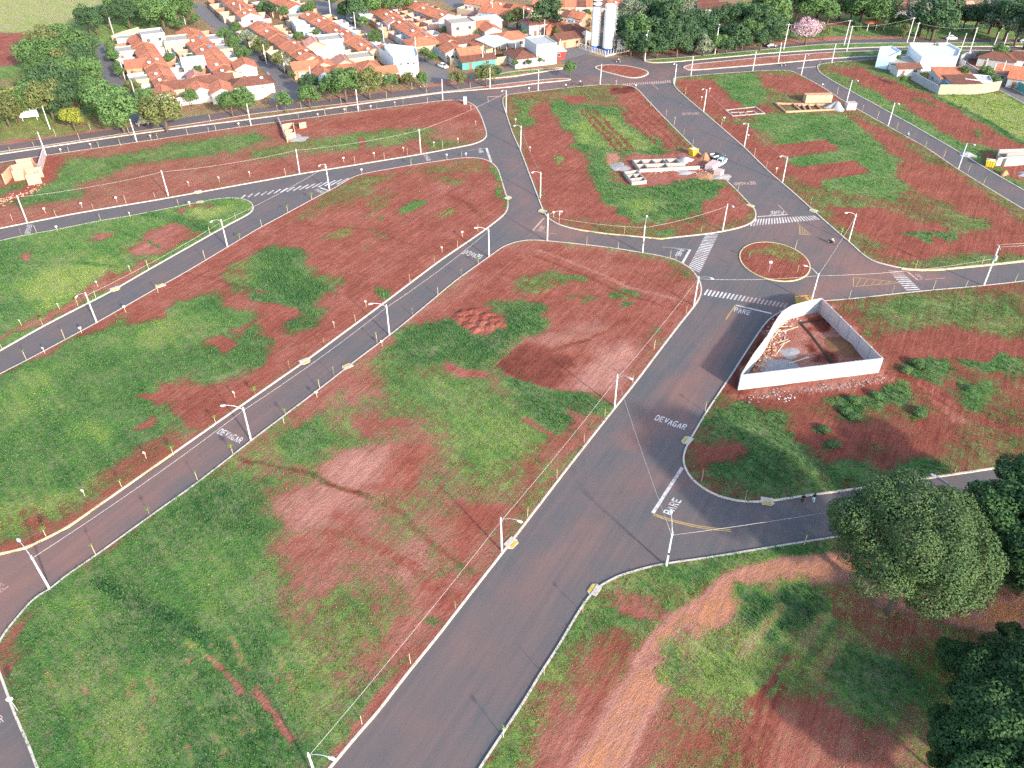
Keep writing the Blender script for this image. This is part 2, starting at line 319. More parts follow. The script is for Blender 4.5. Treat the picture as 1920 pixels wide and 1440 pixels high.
# carriageways ---------------------------------------------------------------
DUST = [  # red dust on the asphalt
 ((.75, 0, 0), 2, [(16.96,95.02),(24.92,103.01),(32.12,113.40),(46.90,136.50),(35.90,108.80),(29.29,97.60),(20.04,92.52)]),
 ((.55, 0, 0), 3, [(0.00,67.62),(7.43,75.01),(18.77,88.91),(22.68,87.75),(12.63,75.01),(2.73,63.39),(-4.93,50.79),(-11.40,42.12),(-17.10,42.12),(-10.02,52.83)]),
 ((.35, 0, 0), 4, [(-18.24,42.12),(-4.17,65.90),(10.05,70.30),(2.54,54.23),(-4.56,42.12)]),
 ((.7, 0, 0), 2, [(22.34,85.47),(27.53,87.75),(28.99,82.71),(25.34,84.35)]),
 ((.85, 0, 0), 2.5, [(48.19,128.78),(55.94,134.51),(61.83,136.50),(88.79,144.85),(88.38,149.29),(79.32,149.29),(75.29,157.52),(72.56,163.80),(67.71,153.92),(67.70,144.85),(58.43,139.55),(51.72,134.51)]),
 ((.5, 0, 0), 3, [(49.48,169.08),(60.77,174.61),(72.58,171.81),(75.70,158.75),(65.72,149.29),(50.23,161.24)]),
 ((.85, 0, 0), 2, [(5.44,163.80),(7.60,174.61),(12.30,167.73),(16.93,163.80),(11.96,161.24)]),
 ((.55, 0, 0), 3, [(-5.20,263.74),(-1.75,266.41),(1.22,166.41),(3.63,163.80),(5.01,171.81),(0.00,226.11)]),
 ((.8, 0, 0), 2.5, [(-75.62,69.40),(-69.18,70.76),(-63.82,74.04),(-56.82,83.80),(-52.20,91.30),(-48.25,97.60),(-48.67,85.47),(-53.48,79.01),(-58.87,67.80),(-61.76,64.21),(-62.69,57.89),(-65.26,50.79)]),
 ((.55, 0, 0), 3, [(-48.25,97.60),(-36.69,114.99),(-33.71,111.84),(-41.55,95.02),(-48.67,85.47)]),
 ((.7, 0, 0), 3, [(-9.42,259.54),(-1.73,263.74),(0.00,259.54),(17.46,265.87),(40.54,269.13),(54.66,274.71),(51.02,280.47),(25.30,277.56),(16.13,274.71),(-3.49,265.87)]),
 ((.7, 0, 0), 3, [(23.69,280.47),(48.38,274.71),(54.85,281.64),(90.21,291.35),(59.11,285.22),(49.21,293.86),(51.90,286.43),(43.01,274.71),(27.33,280.47)]),
 ((.45, 0, 0), 4, [(-139.57,210.34),(-87.94,232.50),(-10.41,263.74),(-10.58,269.13),(-78.46,244.73),(-142.26,215.66)]),
 ((.35, 0, 0), 4, [(-60.14,52.83),(-51.31,42.12),(-58.15,42.12)]),
 ((.1, 0, 0), 2, [(97.34,319.60),(149.72,324.00),(195.78,321.78),(194.67,319.60),(148.03,319.60),(95.54,312.47)]),
]
ROADS = []
def road(name, poly, z, step, base, patches, mat):
    V, T = tri_grid(poly if poly else [], step); g = field(V[:, 0], V[:, 1], base, patches)
    o = link(name, np_mesh(name, np.column_stack([V, np.full(len(V), z)]), T, mat, {'gts': g})); tag(o, kind='structure'); return o
ROAD = road('road', [(-56.72,31.74),(63.94,31.74),(98.94,85.47),(185.51,230.34),(226.27,318.15),(196.52,323.26),(150.29,325.49),(128.97,323.26),(112.55,319.60),(96.25,315.29),(46.48,302.27),(33.65,299.64),(27.31,304.94),(19.51,297.69),(18.26,288.26),(7.30,281.06),(-0.90,275.84),(-19.45,270.23),(-39.76,262.68),(-59.84,254.45),(-79.06,247.10),(-94.47,241.00),(-111.17,231.63),(-127.41,224.04),(-142.84,216.83),(-159.50,209.59)], 0, 1.6, (.27, 0, 0), DUST, M_ASPH)
for k, q in enumerate([[(-157.07,318.87),(-155.13,319.60),(-145.84,302.27),(-135.08,283.42),(-123.14,263.74),(-113.63,246.15),(-110.73,235.57),(-112.29,233.81),(-125.46,258.51),(-134.67,269.13),(-149.34,298.99)],
    [(-141.42,380.02),(-138.81,382.95),(-128.00,368.67),(-112.65,345.95),(-97.34,319.60),(-85.69,297.69),(-74.99,277.56),(-65.38,261.10),(-67.42,254.45),(-76.82,251.47),(-76.93,266.41),(-83.83,280.47),(-94.06,298.99),(-108.70,324.00),(-121.91,344.30),(-129.64,356.14)],
    [(-88.33,381.97),(-80.67,387.93),(-65.08,353.54),(-55.00,336.25),(-44.45,318.15),(-30.82,300.29),(-22.61,286.43),(-19.84,276.99),(-21.43,273.58),(-30.06,270.23),(-29.16,280.47),(-34.43,297.69),(-44.95,313.88),(-56.45,331.57),(-68.77,342.67),(-81.25,363.21)],
    [(-33.23,391.98),(-26.61,394.04),(-17.36,374.27),(-6.69,357.88),(5.37,342.67),(16.66,330.03),(25.76,316.71),(29.76,306.28),(27.31,304.94),(19.51,297.69),(18.48,292.60),(14.66,305.61),(8.11,319.60),(4.17,330.03),(-7.58,345.95),(-20.76,363.21)],
    [(-19.84,276.99),(0.00,289.49),(14.35,297.69),(14.19,293.86),(0.00,285.82),(-14.43,276.99),(-21.43,273.58)],
    [(164.46,306.28),(166.78,303.60),(160.68,295.13),(161.37,278.72),(164.39,259.54),(166.95,239.17),(161.50,232.06),(159.82,250.49),(158.18,263.74),(155.91,274.71),(154.65,288.26)]]):
    road('street', q, -.03 - .004 * k if k != 5 else .012, 2.5, (.12, 0, 0), [], M_STREET)

# raised blocks --------------------------------------------------------------
lot('vacant_lot_north_strip', [(-152.33,197.19),(-136.81,204.85),(-126.03,209.97),(-105.48,219.19),(-76.16,232.50),(-47.00,244.26),(-22.38,253.95),(-16.04,254.95),(-11.65,250.49),(-9.38,241.46),(-7.07,226.11),(-7.41,221.60),(-10.44,217.61),(-24.86,210.34),(-55.12,197.19),(-65.21,192.21),(-77.62,186.17),(-87.03,181.59),(-102.94,174.61),(-117.55,166.67),(-130.54,159.49)], .9, (.3, .5, .6), [
 ((.72, .45, None), 1.5, [(-123.55,186.48),(-124.63,192.87),(-119.40,197.87),(-121.22,206.66),(-109.75,208.49),(-94.13,218.01),(-75.30,226.11),(-66.48,221.19),(-77.58,212.22),(-100.52,203.07),(-109.64,191.24),(-113.90,182.80)]),
 ((.78, .3, None), 1.5, [(-142.62,180.40),(-128.33,188.05),(-124.52,191.24),(-106.28,186.48),(-106.04,182.80),(-116.00,178.92),(-124.17,179.81),(-137.66,171.81)]),
 ((.03, None, .45), 1, [(-125.52,208.85),(-121.97,207.39),(-117.08,191.24),(-119.89,187.73),(-120.01,181.89),(-124.47,180.40),(-126.76,184.93),(-122.40,189.63),(-122.77,196.18)]),
 ((.62, .6, None), 1.5, [(-60.18,219.99),(-41.49,226.11),(-28.06,230.34),(-20.12,228.21),(-29.88,218.01),(-52.34,210.34),(-68.86,206.66),(-71.72,212.22)]),
 ((.06, None, .45), 1.5, [(-56.94,234.69),(-42.05,241.46),(-18.34,250.98),(-11.49,246.15),(-9.49,234.69),(-20.41,232.50),(-40.53,230.34),(-49.17,226.11)]),
 ((.05, None, .5), 1, [(-70.15,230.34),(-68.22,235.57),(-62.05,236.46),(-56.12,230.34),(-61.47,226.11),(-66.48,221.19)]),
 ((.18, None, .5), 1.5, [(-67.95,203.07),(-49.10,208.49),(-24.07,219.99),(-10.58,221.19),(-24.88,212.22),(-55.75,198.90),(-67.17,194.51)]),
 ((.55, .5, None), 1, [(-24.17,221.19),(-10.53,219.99),(-13.37,216.44),(-24.85,211.84)]),
 ((.22, None, .6), 1.5, [(-123.29,178.05),(-115.58,178.05),(-106.34,177.47),(-99.50,182.80),(-91.42,182.19),(-103.16,176.03),(-118.08,167.73)]),
 ((.2, None, .5), .7, [(-42.61,221.19),(-40.97,214.12),(-41.76,209.59),(-41.56,204.50)], 1.2),
], grass=1)
lot('vacant_lot_wedge', [(-126.91,153.21),(-114.56,160.74),(-110.77,163.28),(-104.21,166.14),(-96.29,170.71),(-90.00,173.20),(-80.36,178.34),(-76.50,180.40),(-71.74,182.80),(-66.85,183.10),(-63.35,180.70),(-61.88,177.47),(-61.97,174.32),(-65.88,168.00),(-76.57,147.94),(-80.69,139.76),(-83.63,135.10),(-89.02,126.58),(-93.21,118.42),(-99.80,106.29)], .8, (.86, .55, .55), [
 ((.95, .98, None), 2, [(-102.10,144.85),(-96.94,148.16),(-88.18,151.58),(-81.86,147.04),(-84.63,137.50),(-90.33,133.53),(-95.94,136.50)]),
 ((.98, .25, None), 2, [(-124.02,156.31),(-114.81,161.24),(-108.23,159.99),(-102.10,144.85),(-104.39,140.59),(-112.99,136.50)]),
 ((.98, .35, None), 2, [(-110.80,132.56),(-102.33,136.50),(-95.00,134.51),(-93.45,126.94),(-94.83,121.63),(-100.13,113.40)]),
 ((.12, None, .6), 1.5, [(-85.76,158.75),(-81.95,166.41),(-78.39,170.43),(-71.15,165.09),(-73.74,159.99),(-73.55,155.82),(-80.59,152.74),(-85.53,155.10),(-84.98,158.25)]),
 ((.2, None, .65), 1, [(-95.54,163.80),(-90.00,165.09),(-89.10,161.24),(-93.36,159.99)]), ((.05, None, .75), .8, [(-107.29,154.39),(-104.61,155.34),(-102.37,152.04),(-104.22,151.11)]),
 ((.15, None, .6), 1, [(-81.51,176.03),(-73.26,180.40),(-73.03,177.47),(-79.30,173.20)]), ((.3, None, .6), 1, [(-74.91,171.26),(-71.54,170.43),(-71.34,167.73),(-74.23,169.08)]),
 ((.9, .95, None), 1.2, [(-78.50,174.61),(-67.58,180.99),(-65.34,177.47),(-72.58,171.81)]),
 ((.3, None, .6), 1.5, [(-85.67,148.16),(-79.20,145.94),(-85.50,134.51),(-88.00,130.66),(-88.04,135.50)]), ((.2, None, .65), 1, [(-93.97,119.92),(-82.23,139.55),(-76.32,150.43),(-77.87,151.58),(-84.16,141.64),(-95.27,122.50)]),
 ((.97, .1, None), .3, [(-107.99,149.97),(-94.85,151.11),(-84.99,149.29)], .5), ((.9, .15, None), .35, [(-98.40,167.73),(-90.20,165.62),(-80.88,159.99),(-73.31,155.10)], .3), ((.9, .2, None), 1, [(-86.53,174.04),(-78.66,171.26),(-69.56,165.88)], 2),
], grass=1)
lot('vacant_lot_west', [(-96.47,100.53),(-89.82,111.68),(-87.03,115.63),(-79.53,127.67),(-72.31,140.59),(-69.01,146.16),(-62.89,157.76),(-58.64,166.14),(-53.24,174.89),(-49.25,181.59),(-46.44,186.17),(-44.62,188.68),(-41.81,194.51),(-38.82,197.53),(-26.90,203.07),(-13.70,208.12),(-8.65,208.12),(-5.42,205.21),(-3.51,200.62),(-2.02,189.63),(-0.65,179.81),(-1.14,175.46),(-2.26,172.64),(-6.10,165.88),(-15.77,151.11),(-24.47,136.10),(-36.79,115.47),(-43.53,105.14),(-52.53,91.06),(-57.36,83.58),(-62.13,76.09),(-63.95,74.33),(-66.28,72.24),(-69.36,71.12),(-78.37,69.22)], .7, (.12, .5, .5), [
 ((.5, .55, None), 1.5, [(-55.63,163.80),(-47.24,183.40),(-45.28,187.10),(-41.12,194.51),(-27.95,199.58),(-23.82,200.27),(-34.97,189.63),(-28.87,183.40),(-30.93,178.92),(-38.90,180.40),(-50.06,171.81),(-54.91,165.88)]),
 ((.95, .33, None), 2, [(-95.54,98.92),(-89.51,111.07),(-81.99,121.63),(-74.50,127.86),(-67.15,136.50),(-58.92,137.50),(-53.83,130.66),(-48.19,128.78),(-45.44,121.63),(-45.88,111.84),(-57.99,108.80),(-62.71,106.58),(-58.74,103.01),(-51.24,98.92),(-49.97,97.60),(-53.01,93.76),(-57.07,86.60),(-62.32,80.05),(-66.86,75.01),(-76.13,70.30)]),
 ((.88, .72, None), 3, [(-74.86,128.78),(-65.85,132.56),(-60.26,121.63),(-65.97,118.25),(-74.09,121.63)]), ((.9, .75, None), 2, [(-70.92,100.26),(-64.27,98.92),(-63.95,93.76),(-68.69,95.02)]),
 ((.7, .85, None), 2.5, [(-80.98,79.01),(-74.39,81.10),(-66.35,82.17),(-63.83,85.47),(-60.64,85.47),(-64.17,79.01),(-66.58,75.99),(-70.35,73.09),(-76.64,71.22)]),
 ((.9, .7, None), 3, [(-86.88,105.86),(-84.28,111.84),(-79.35,113.40),(-78.32,103.01),(-82.71,97.60)]), ((.9, .62, .9), 3, [(-64.60,128.78),(-58.54,132.56),(-53.84,126.94),(-58.28,121.63)]),
 ((.97, .18, None), 1.5, [(-56.47,157.52),(-47.39,156.31),(-41.93,149.29),(-39.95,144.85),(-35.15,142.70),(-37.49,137.50),(-36.92,128.78),(-39.48,128.78),(-44.52,130.66),(-49.37,133.53),(-57.63,140.59),(-61.11,147.04),(-59.55,151.58)]),
 ((.8, .2, None), 1, [(-44.30,129.71),(-37.94,128.78),(-35.72,125.14),(-40.18,124.78),(-43.86,125.50)]), ((.88, .22, None), 1.2, [(-51.84,123.37),(-44.86,123.37),(-43.45,113.40),(-45.06,112.30),(-48.60,114.99)]),
 ((.65, .7, None), 1, [(-43.06,149.29),(-40.16,145.94),(-35.15,142.70),(-37.16,141.64),(-42.17,144.85)]),
 ((.03, None, .45), .8, [(-57.00,121.63),(-55.09,124.25),(-52.16,121.63),(-50.48,119.08),(-53.12,117.42),(-56.03,119.08)]), ((.03, None, .5), .8, [(-63.62,106.58),(-60.49,108.05),(-57.07,106.58),(-60.13,104.42),(-62.90,105.14)]),
 ((.08, None, .5), .8, [(-60.17,99.59),(-57.99,99.59),(-57.30,97.60),(-59.62,97.60)]), ((.05, None, .45), 1.2, [(-55.84,102.32),(-50.89,106.58),(-47.76,105.14),(-45.90,101.63),(-49.97,97.60),(-52.77,98.26)]),
 ((.05, None, .45), 1, [(-47.04,132.56),(-42.65,131.61),(-42.58,126.58),(-48.85,127.31)]), ((.35, None, .5), 1.5, [(-62.36,87.75),(-57.61,92.52),(-54.28,97.60),(-52.14,96.30),(-57.07,86.60),(-62.44,82.17)]),
 ((.3, None, .5), 1, [(-51.37,121.63),(-49.31,125.14),(-49.22,128.78),(-52.33,125.14)]), ((.15, None, .45), 1, [(-68.82,75.99),(-67.75,78.50),(-66.06,76.48),(-67.14,74.04)]), ((.1, None, .45), .6, [(-70.53,79.53),(-69.38,79.53),(-69.12,78.50),(-69.88,78.50)]),
 ((.04, None, .48), 1.5, [(-46.28,103.01),(-41.56,113.40),(-27.71,136.50),(-11.96,161.24),(-4.95,169.08),(-2.59,180.40),(-8.86,174.61),(-25.68,166.41),(-35.50,151.58),(-32.51,136.50),(-34.86,128.78),(-39.51,121.63),(-42.51,113.40)]),
 ((.55, .7, None), 1, [(-34.80,178.92),(-31.31,181.89),(-29.00,178.92),(-30.57,176.03),(-33.79,171.81),(-35.37,174.04)]), ((.9, .5, None), .8, [(-26.26,177.47),(-23.39,180.99),(-21.08,179.81),(-22.29,176.03),(-25.32,174.61)]),
 ((.95, .4, None), .5, [(-30.32,174.04),(-28.32,173.20),(-28.09,171.26),(-30.10,172.36)]), ((.55, .8, None), .8, [(-17.73,174.61),(-14.23,179.81),(-13.32,177.47),(-16.23,171.26)]),
 ((.55, .8, None), 1, [(-42.09,162.51),(-36.90,167.73),(-35.71,166.41),(-38.19,160.74),(-41.63,159.99)]), ((.45, .6, None), 1, [(-32.16,169.08),(-26.46,162.51),(-24.38,159.99),(-27.51,161.24),(-33.02,166.41)]), ((.55, .5, None), .6, [(-31.59,156.31),(-30.10,158.25),(-29.65,155.82),(-31.02,153.92)]),
 ((.88, .45, None), .7, [(-5.96,203.78),(-3.50,200.27),(-1.99,186.48),(-1.03,178.05),(-2.94,176.89),(-3.63,189.63)]), ((.4, .6, None), 1.2, [(-14.35,206.66),(-8.61,206.66),(-5.59,199.58),(-11.11,197.87),(-22.21,197.87),(-26.62,200.27)]),
 ((.5, .6, None), 1, [(-22.76,196.18),(-16.55,196.18),(-12.18,191.24),(-17.49,189.63)]), ((.85, .35, None), .6, [(-28.05,138.93),(-24.89,139.55),(-23.66,136.50),(-25.96,135.30),(-27.18,136.50)]), ((.4, .5, None), .7, [(-33.88,141.64),(-29.51,141.64),(-29.21,139.55),(-33.00,139.55)]),
 ((.6, .6, None), 1.2, [(-61.43,148.16),(-59.87,152.74),(-55.56,153.92),(-52.73,142.70),(-58.52,143.77)]), ((.06, None, .5), 1.2, [(-71.41,139.55),(-62.84,155.10),(-57.92,163.28),(-54.71,159.99),(-61.04,144.85),(-61.75,141.64),(-66.50,134.51),(-66.65,128.78),(-74.01,126.58),(-74.22,132.56)]),
 ((.2, None, .35), .3, [(-56.65,168.00),(-44.28,167.73),(-31.80,166.41),(-23.79,159.99),(-18.62,155.10)], .3), ((.2, None, .3), .5, [(-15.83,184.62),(-10.31,178.92),(-6.92,173.20)], .7), ((.15, None, .3), .3, [(-68.75,146.38),(-59.32,142.70),(-49.42,138.11)], .35),
 ((.3, .8, None), .7, [(-60.80,76.48),(-52.20,91.30),(-43.44,105.86),(-36.85,115.79)], 1.6),
], grass=1)
lot('vacant_lot_centre', [(-59.01,67.62),(-60.04,65.55),(-61.54,64.05),(-62.37,60.58),(-62.74,58.64),(-62.64,56.77),(-61.97,54.95),(-59.80,52.42),(-56.01,47.86),(-53.15,44.76),(-51.02,42.23),(-42.69,32.69),(-25.51,32.69),(-19.27,42.12),(-17.06,45.55),(-15.07,48.37),(-12.68,52.49),(-9.62,57.36),(-8.45,59.26),(-5.17,64.80),(0.00,73.37),(8.96,88.56),(15.20,98.92),(21.13,108.50),(26.63,117.92),(32.29,127.49),(36.63,134.51),(38.43,138.52),(38.92,142.27),(38.63,145.50),(37.84,148.61),(36.22,151.11),(34.04,153.21),(27.99,155.58),(20.63,158.01),(8.35,160.74),(4.43,161.24),(2.03,160.74),(0.00,159.74),(-2.36,157.76),(-5.08,153.44),(-11.59,143.77),(-18.67,131.03),(-22.95,123.54),(-28.19,115.47),(-32.12,108.80),(-40.44,95.66),(-41.28,94.26),(-46.90,84.91),(-51.54,78.30),(-56.36,71.12)], .62, (.5, .65, .72), [
 ((.07, None, .5), 2, [(-18.46,128.78),(-10.99,142.70),(-3.51,156.31),(4.76,159.99),(19.89,156.31),(30.92,151.58),(37.73,144.85),(37.31,136.50),(26.19,118.25),(20.25,108.80),(16.77,101.63),(12.67,105.86),(5.52,108.80),(-2.83,113.40),(-1.94,118.25),(2.96,121.63),(5.13,128.78),(0.00,134.51),(-8.20,128.78),(-13.20,126.94)]),
 ((.2, None, .62), 1.5, [(-35.31,101.63),(-25.45,119.92),(-17.52,129.71),(-14.09,125.14),(-22.31,118.25),(-24.56,113.40),(-20.25,108.80),(-21.63,105.14),(-27.94,105.14),(-31.27,98.92),(-35.84,96.04)]),
 ((0, None, .2), .39, [(-3.31,113.40),(2.47,121.63),(9.74,119.08),(11.34,113.40),(7.30,107.31),(2.76,108.80)]), ((.02, None, 1.0), 1.5, [(8.32,109.55),(15.52,118.25),(22.23,121.63),(23.39,119.08),(15.45,106.58),(11.74,105.57)]),
 ((.15, None, .75), 2, [(2.47,121.63),(8.13,126.94),(16.41,128.78),(16.79,121.63),(9.74,119.08)]),
 ((.62, .5, None), 1.2, [(2.22,144.85),(8.97,147.04),(12.21,144.85),(10.93,141.64),(7.57,139.55),(4.26,136.50),(1.07,137.50),(0.00,140.59)]), ((.8, .5, None), 1, [(9.99,144.85),(14.43,144.85),(15.30,141.64),(10.93,141.64)]),
 ((.9, .4, None), .8, [(19.67,141.64),(21.86,141.64),(24.98,138.52),(23.62,136.10),(19.72,136.50)]), ((.65, .4, None), .8, [(11.70,136.10),(16.23,139.55),(17.34,137.30),(13.72,134.51)]), ((.9, .35, None), .6, [(20.75,134.12),(23.18,134.12),(22.68,131.61),(20.64,131.99)]),
 ((.5, .4, None), 1, [(24.89,126.94),(27.80,126.04),(27.66,121.63),(24.96,119.92)]), ((.45, .5, None), 1, [(30.92,151.58),(37.20,148.16),(37.35,142.70),(33.29,144.85)]),
 ((.95, .2, None), 1.5, [(-23.77,118.25),(-20.13,125.14),(-14.36,128.78),(-8.09,126.04),(-3.08,128.78),(-3.68,133.53),(3.17,134.51),(7.35,133.53),(6.15,128.78),(2.99,123.37),(-0.97,118.25),(-3.78,113.40),(-5.62,111.84),(-10.39,113.40),(-15.11,113.40),(-20.78,113.40)]),
 ((0, None, .42), 1, [(-11.55,133.53),(-8.43,134.12),(-2.07,130.66),(-1.32,126.94),(-4.01,124.25),(-8.11,126.58),(-11.13,129.71)]),
 ((.88, .55, None), 3, [(-24.56,113.40),(-5.55,109.55),(3.47,98.92),(3.37,93.76),(-3.31,91.30),(-9.48,97.60),(-19.91,105.86)]),
 ((.97, .22, None), 1.2, [(-2.82,112.30),(3.68,108.80),(11.72,105.14),(15.89,101.63),(9.22,93.14),(3.46,98.26),(-0.90,105.86)]),
 ((.85, .72, None), 2.5, [(-8.83,101.63),(0.00,100.26),(8.35,92.52),(9.94,91.30),(4.79,85.47),(-4.82,86.60),(-7.46,91.30)]),
 ((.05, None, .55), .6, [(-11.81,113.40),(-5.13,111.07),(-4.98,109.09),(-11.22,111.53)]),
 ((.92, .3, None), 1.2, [(-35.90,96.30),(-31.39,99.59),(-29.41,98.26),(-28.80,92.52),(-28.92,88.68),(-35.09,88.91),(-36.32,92.52)]),
 ((.6, .6, None), 1.5, [(-30.40,98.92),(-21.54,104.42),(-17.80,103.01),(-15.51,97.60),(-21.88,93.76),(-26.72,92.52)]),
 ((.03, None, .92), 1.5, [(-28.43,86.03),(-26.51,91.30),(-22.63,93.14),(-19.20,92.52),(-17.41,87.75),(-19.01,84.35),(-23.55,83.04),(-26.97,84.57)]),
 ((.15, None, .45), 1.5, [(-18.37,92.52),(-13.52,94.39),(-11.60,91.30),(-13.66,86.60),(-17.23,82.71),(-21.23,83.25),(-18.49,86.60)]), ((.2, None, .55), 1.2, [(-26.92,98.92),(-22.86,100.94),(-16.37,97.60),(-17.10,96.30),(-23.17,96.95)]),
 ((.12, None, .92), 2, [(-31.22,82.17),(-26.93,84.35),(-20.92,81.10),(-23.77,79.53),(-24.95,77.49),(-30.03,76.48),(-32.85,79.01)]), ((.05, None, .5), 1.2, [(-25.78,80.05),(-22.23,79.53),(-20.06,75.01),(-22.87,74.04),(-24.86,76.98)]), ((.15, None, .75), 1.2, [(-20.41,77.49),(-18.21,77.99),(-17.83,75.01),(-20.06,75.01)]),
 ((.3, None, .68), 2, [(-31.73,74.04),(-26.56,74.04),(-18.80,71.22),(-17.12,69.40),(-21.96,64.21),(-25.91,63.39),(-29.19,65.90)]), ((.12, None, .6), 1, [(-31.15,73.09),(-28.41,74.04),(-28.20,71.22),(-30.99,70.76)]), ((.1, None, .9), 1.5, [(-15.91,71.22),(-12.46,73.09),(-11.41,69.40),(-14.08,67.62)]),
 ((.3, None, .55), 1.5, [(-12.99,79.01),(-8.52,81.10),(-4.58,79.01),(-1.50,75.99),(-2.18,72.14),(-5.63,67.62),(-8.56,69.40),(-11.14,75.01)]), ((.07, None, .45), 1.2, [(-6.85,78.50),(-2.32,80.89),(0.00,79.84),(-4.40,73.09),(-7.21,70.76)]),
 ((.03, None, .5), 1, [(-13.16,65.47),(-9.06,66.32),(-6.07,64.88),(-8.02,60.81),(-10.76,61.61),(-12.61,63.39)]), ((.05, None, .6), 1, [(-16.04,60.81),(-12.05,60.97),(-10.51,58.64),(-12.97,56.99),(-15.84,59.26)]), ((.08, None, .6), 1, [(-16.85,56.99),(-13.37,57.74),(-12.70,55.67),(-15.19,54.09)]),
 ((.05, None, .7), .8, [(-25.45,66.32),(-23.94,67.62),(-23.28,65.90),(-24.78,64.63)]), ((.08, None, .7), .8, [(-20.65,64.63),(-17.43,66.32),(-16.57,65.05),(-18.29,62.57),(-20.12,63.39)]),
 ((.35, None, .5), 2, [(0.00,88.91),(6.73,93.76),(9.04,90.10),(3.10,81.10),(0.00,76.98)]), ((.2, None, .6), 1.2, [(10.68,103.01),(13.79,97.60),(8.10,87.75),(6.53,88.91)]),
 ((.97, .3, None), 3, [(-63.07,58.64),(-61.37,63.39),(-58.76,66.75),(-54.95,71.22),(-51.05,76.48),(-45.94,84.35),(-38.25,82.17),(-34.17,75.01),(-31.69,67.62),(-29.63,61.77),(-25.65,55.67),(-21.79,48.82),(-20.53,42.12),(-25.51,32.69),(-42.69,32.69),(-51.59,42.70),(-60.14,52.83),(-62.48,54.95)]),
 ((.97, .1, None), 2.5, [(-46.83,82.17),(-40.69,85.47),(-36.67,79.01),(-36.40,75.01),(-41.60,75.01),(-46.70,76.98)]), ((.95, .62, None), 3, [(-44.36,67.62),(-39.84,74.04),(-34.70,71.22),(-33.62,64.21),(-37.47,60.97),(-42.28,63.39)]),
 ((.8, .85, None), 2, [(-58.61,62.57),(-55.07,64.63),(-52.67,60.19),(-55.12,58.49)]), ((.9, .82, None), 3, [(-46.87,49.47),(-43.58,48.82),(-37.63,42.12),(-45.46,40.42)]), ((.9, .7, None), 3, [(-45.90,54.95),(-41.59,53.53),(-39.40,50.79),(-42.61,49.47)]),
 ((.9, .55, None), 2.5, [(-56.10,54.95),(-49.44,54.23),(-46.01,48.82),(-52.35,49.47)]),
 ((.85, .8, None), 3, [(-26.77,57.89),(-21.55,54.23),(-19.26,48.18),(-21.31,46.29),(-24.35,49.47),(-27.41,54.95)]), ((.75, .65, None), 3, [(-24.70,64.21),(-18.19,66.75),(-16.16,61.77),(-17.64,53.53),(-20.16,53.53)]),
 ((.9, .3, None), 1.5, [(-20.39,44.46),(-16.53,50.13),(-13.86,53.53),(-12.68,54.23),(-15.65,48.18),(-18.44,43.28)]), ((.25, None, .55), .8, [(-18.44,43.28),(-14.61,49.47),(-7.36,60.97),(-4.20,66.75)], 1.3),
 ((.9, .3, None), .8, [(-12.05,60.97),(-10.77,61.77),(-9.31,60.19),(-10.58,59.41)]), ((.25, None, .5), 1, [(-62.13,59.41),(-60.60,61.77),(-59.01,59.80),(-60.61,55.67),(-60.17,53.53),(-61.94,56.40)]),
 ((.35, 1.3, .95), .35, [(-51.19,64.38),(-44.44,61.77),(-40.98,59.41),(-37.31,56.03),(-34.86,54.23)], .3), ((.15, None, .6), .35, [(-34.86,54.23),(-32.29,51.80),(-31.09,50.79)], .3), ((.2, None, .6), .4, [(-29.55,50.79),(-26.41,47.86),(-23.95,44.76)], .4),
 ((1, .02, None), .6, [(-54.39,66.32),(-47.73,63.39),(-42.16,60.97),(-37.00,57.14)], 1.2),
 ] + [((.5, 1.0, .98), .25, [(a, b), (a + 1.1 + .4 * (i % 3), b - 2.0 - .5 * (i % 2))], .02) for i, (a, b) in enumerate([(-44.97,52.49),(-43.41,50.79),(-43.04,53.18),(-41.49,51.46),(-39.27,57.14),(-39.32,55.31),(-39.88,56.03),(-36.78,57.51),(-34.71,58.26),(-33.65,56.77),(-32.61,55.31),(-35.61,49.47),(-37.92,48.18),(-33.34,46.91),(-45.50,53.88),(-49.24,55.31),(-52.90,56.40),(-54.52,57.14),(-48.13,54.95),(-31.30,48.18),(-28.98,53.53),(-28.22,55.67),(-29.21,57.14),(-54.82,53.53),(-49.82,52.14),(-39.35,48.82),(-29.01,46.29),(-31.45,44.46),(-35.53,44.46),(-42.02,47.86),(-26.31,52.83)])] + [
 ((.5, .2, .2), .3, [(-42.75,90.10),(-32.27,87.17),(-25.25,83.80),(-20.22,81.64)], .3), ((.25, None, .5), .3, [(-26.75,75.01),(-20.52,73.09),(-14.27,69.40),(-8.92,64.21)], .3), ((.25, None, .5), .3, [(-25.94,75.50),(-19.73,73.75),(-13.48,70.12),(-8.15,65.05)], .3), ((.12, None, .8), .35, [(5.85,156.31),(14.73,149.29),(23.92,140.59),(31.98,136.50)], .3), ((.12, None, .25), .35, [(4.63,153.92),(13.43,146.60),(22.56,138.11),(29.41,133.53)], .3), ((.2, None, .3), .35, [(22.56,128.78),(13.83,121.63),(5.82,118.25)], .3),  # first line is a ditch, its shade painted as dark soil
 ((.5, .3, .4), .3, [(-20.22,81.64),(-15.17,77.99),(-11.81,74.04),(-7.13,69.40),(-4.93,67.62)], .25), ((.3, .6, .5), .4, [(1.74,99.59),(8.40,93.51)], .6),  # first line continues the ditch with its painted shade
], grass=1)
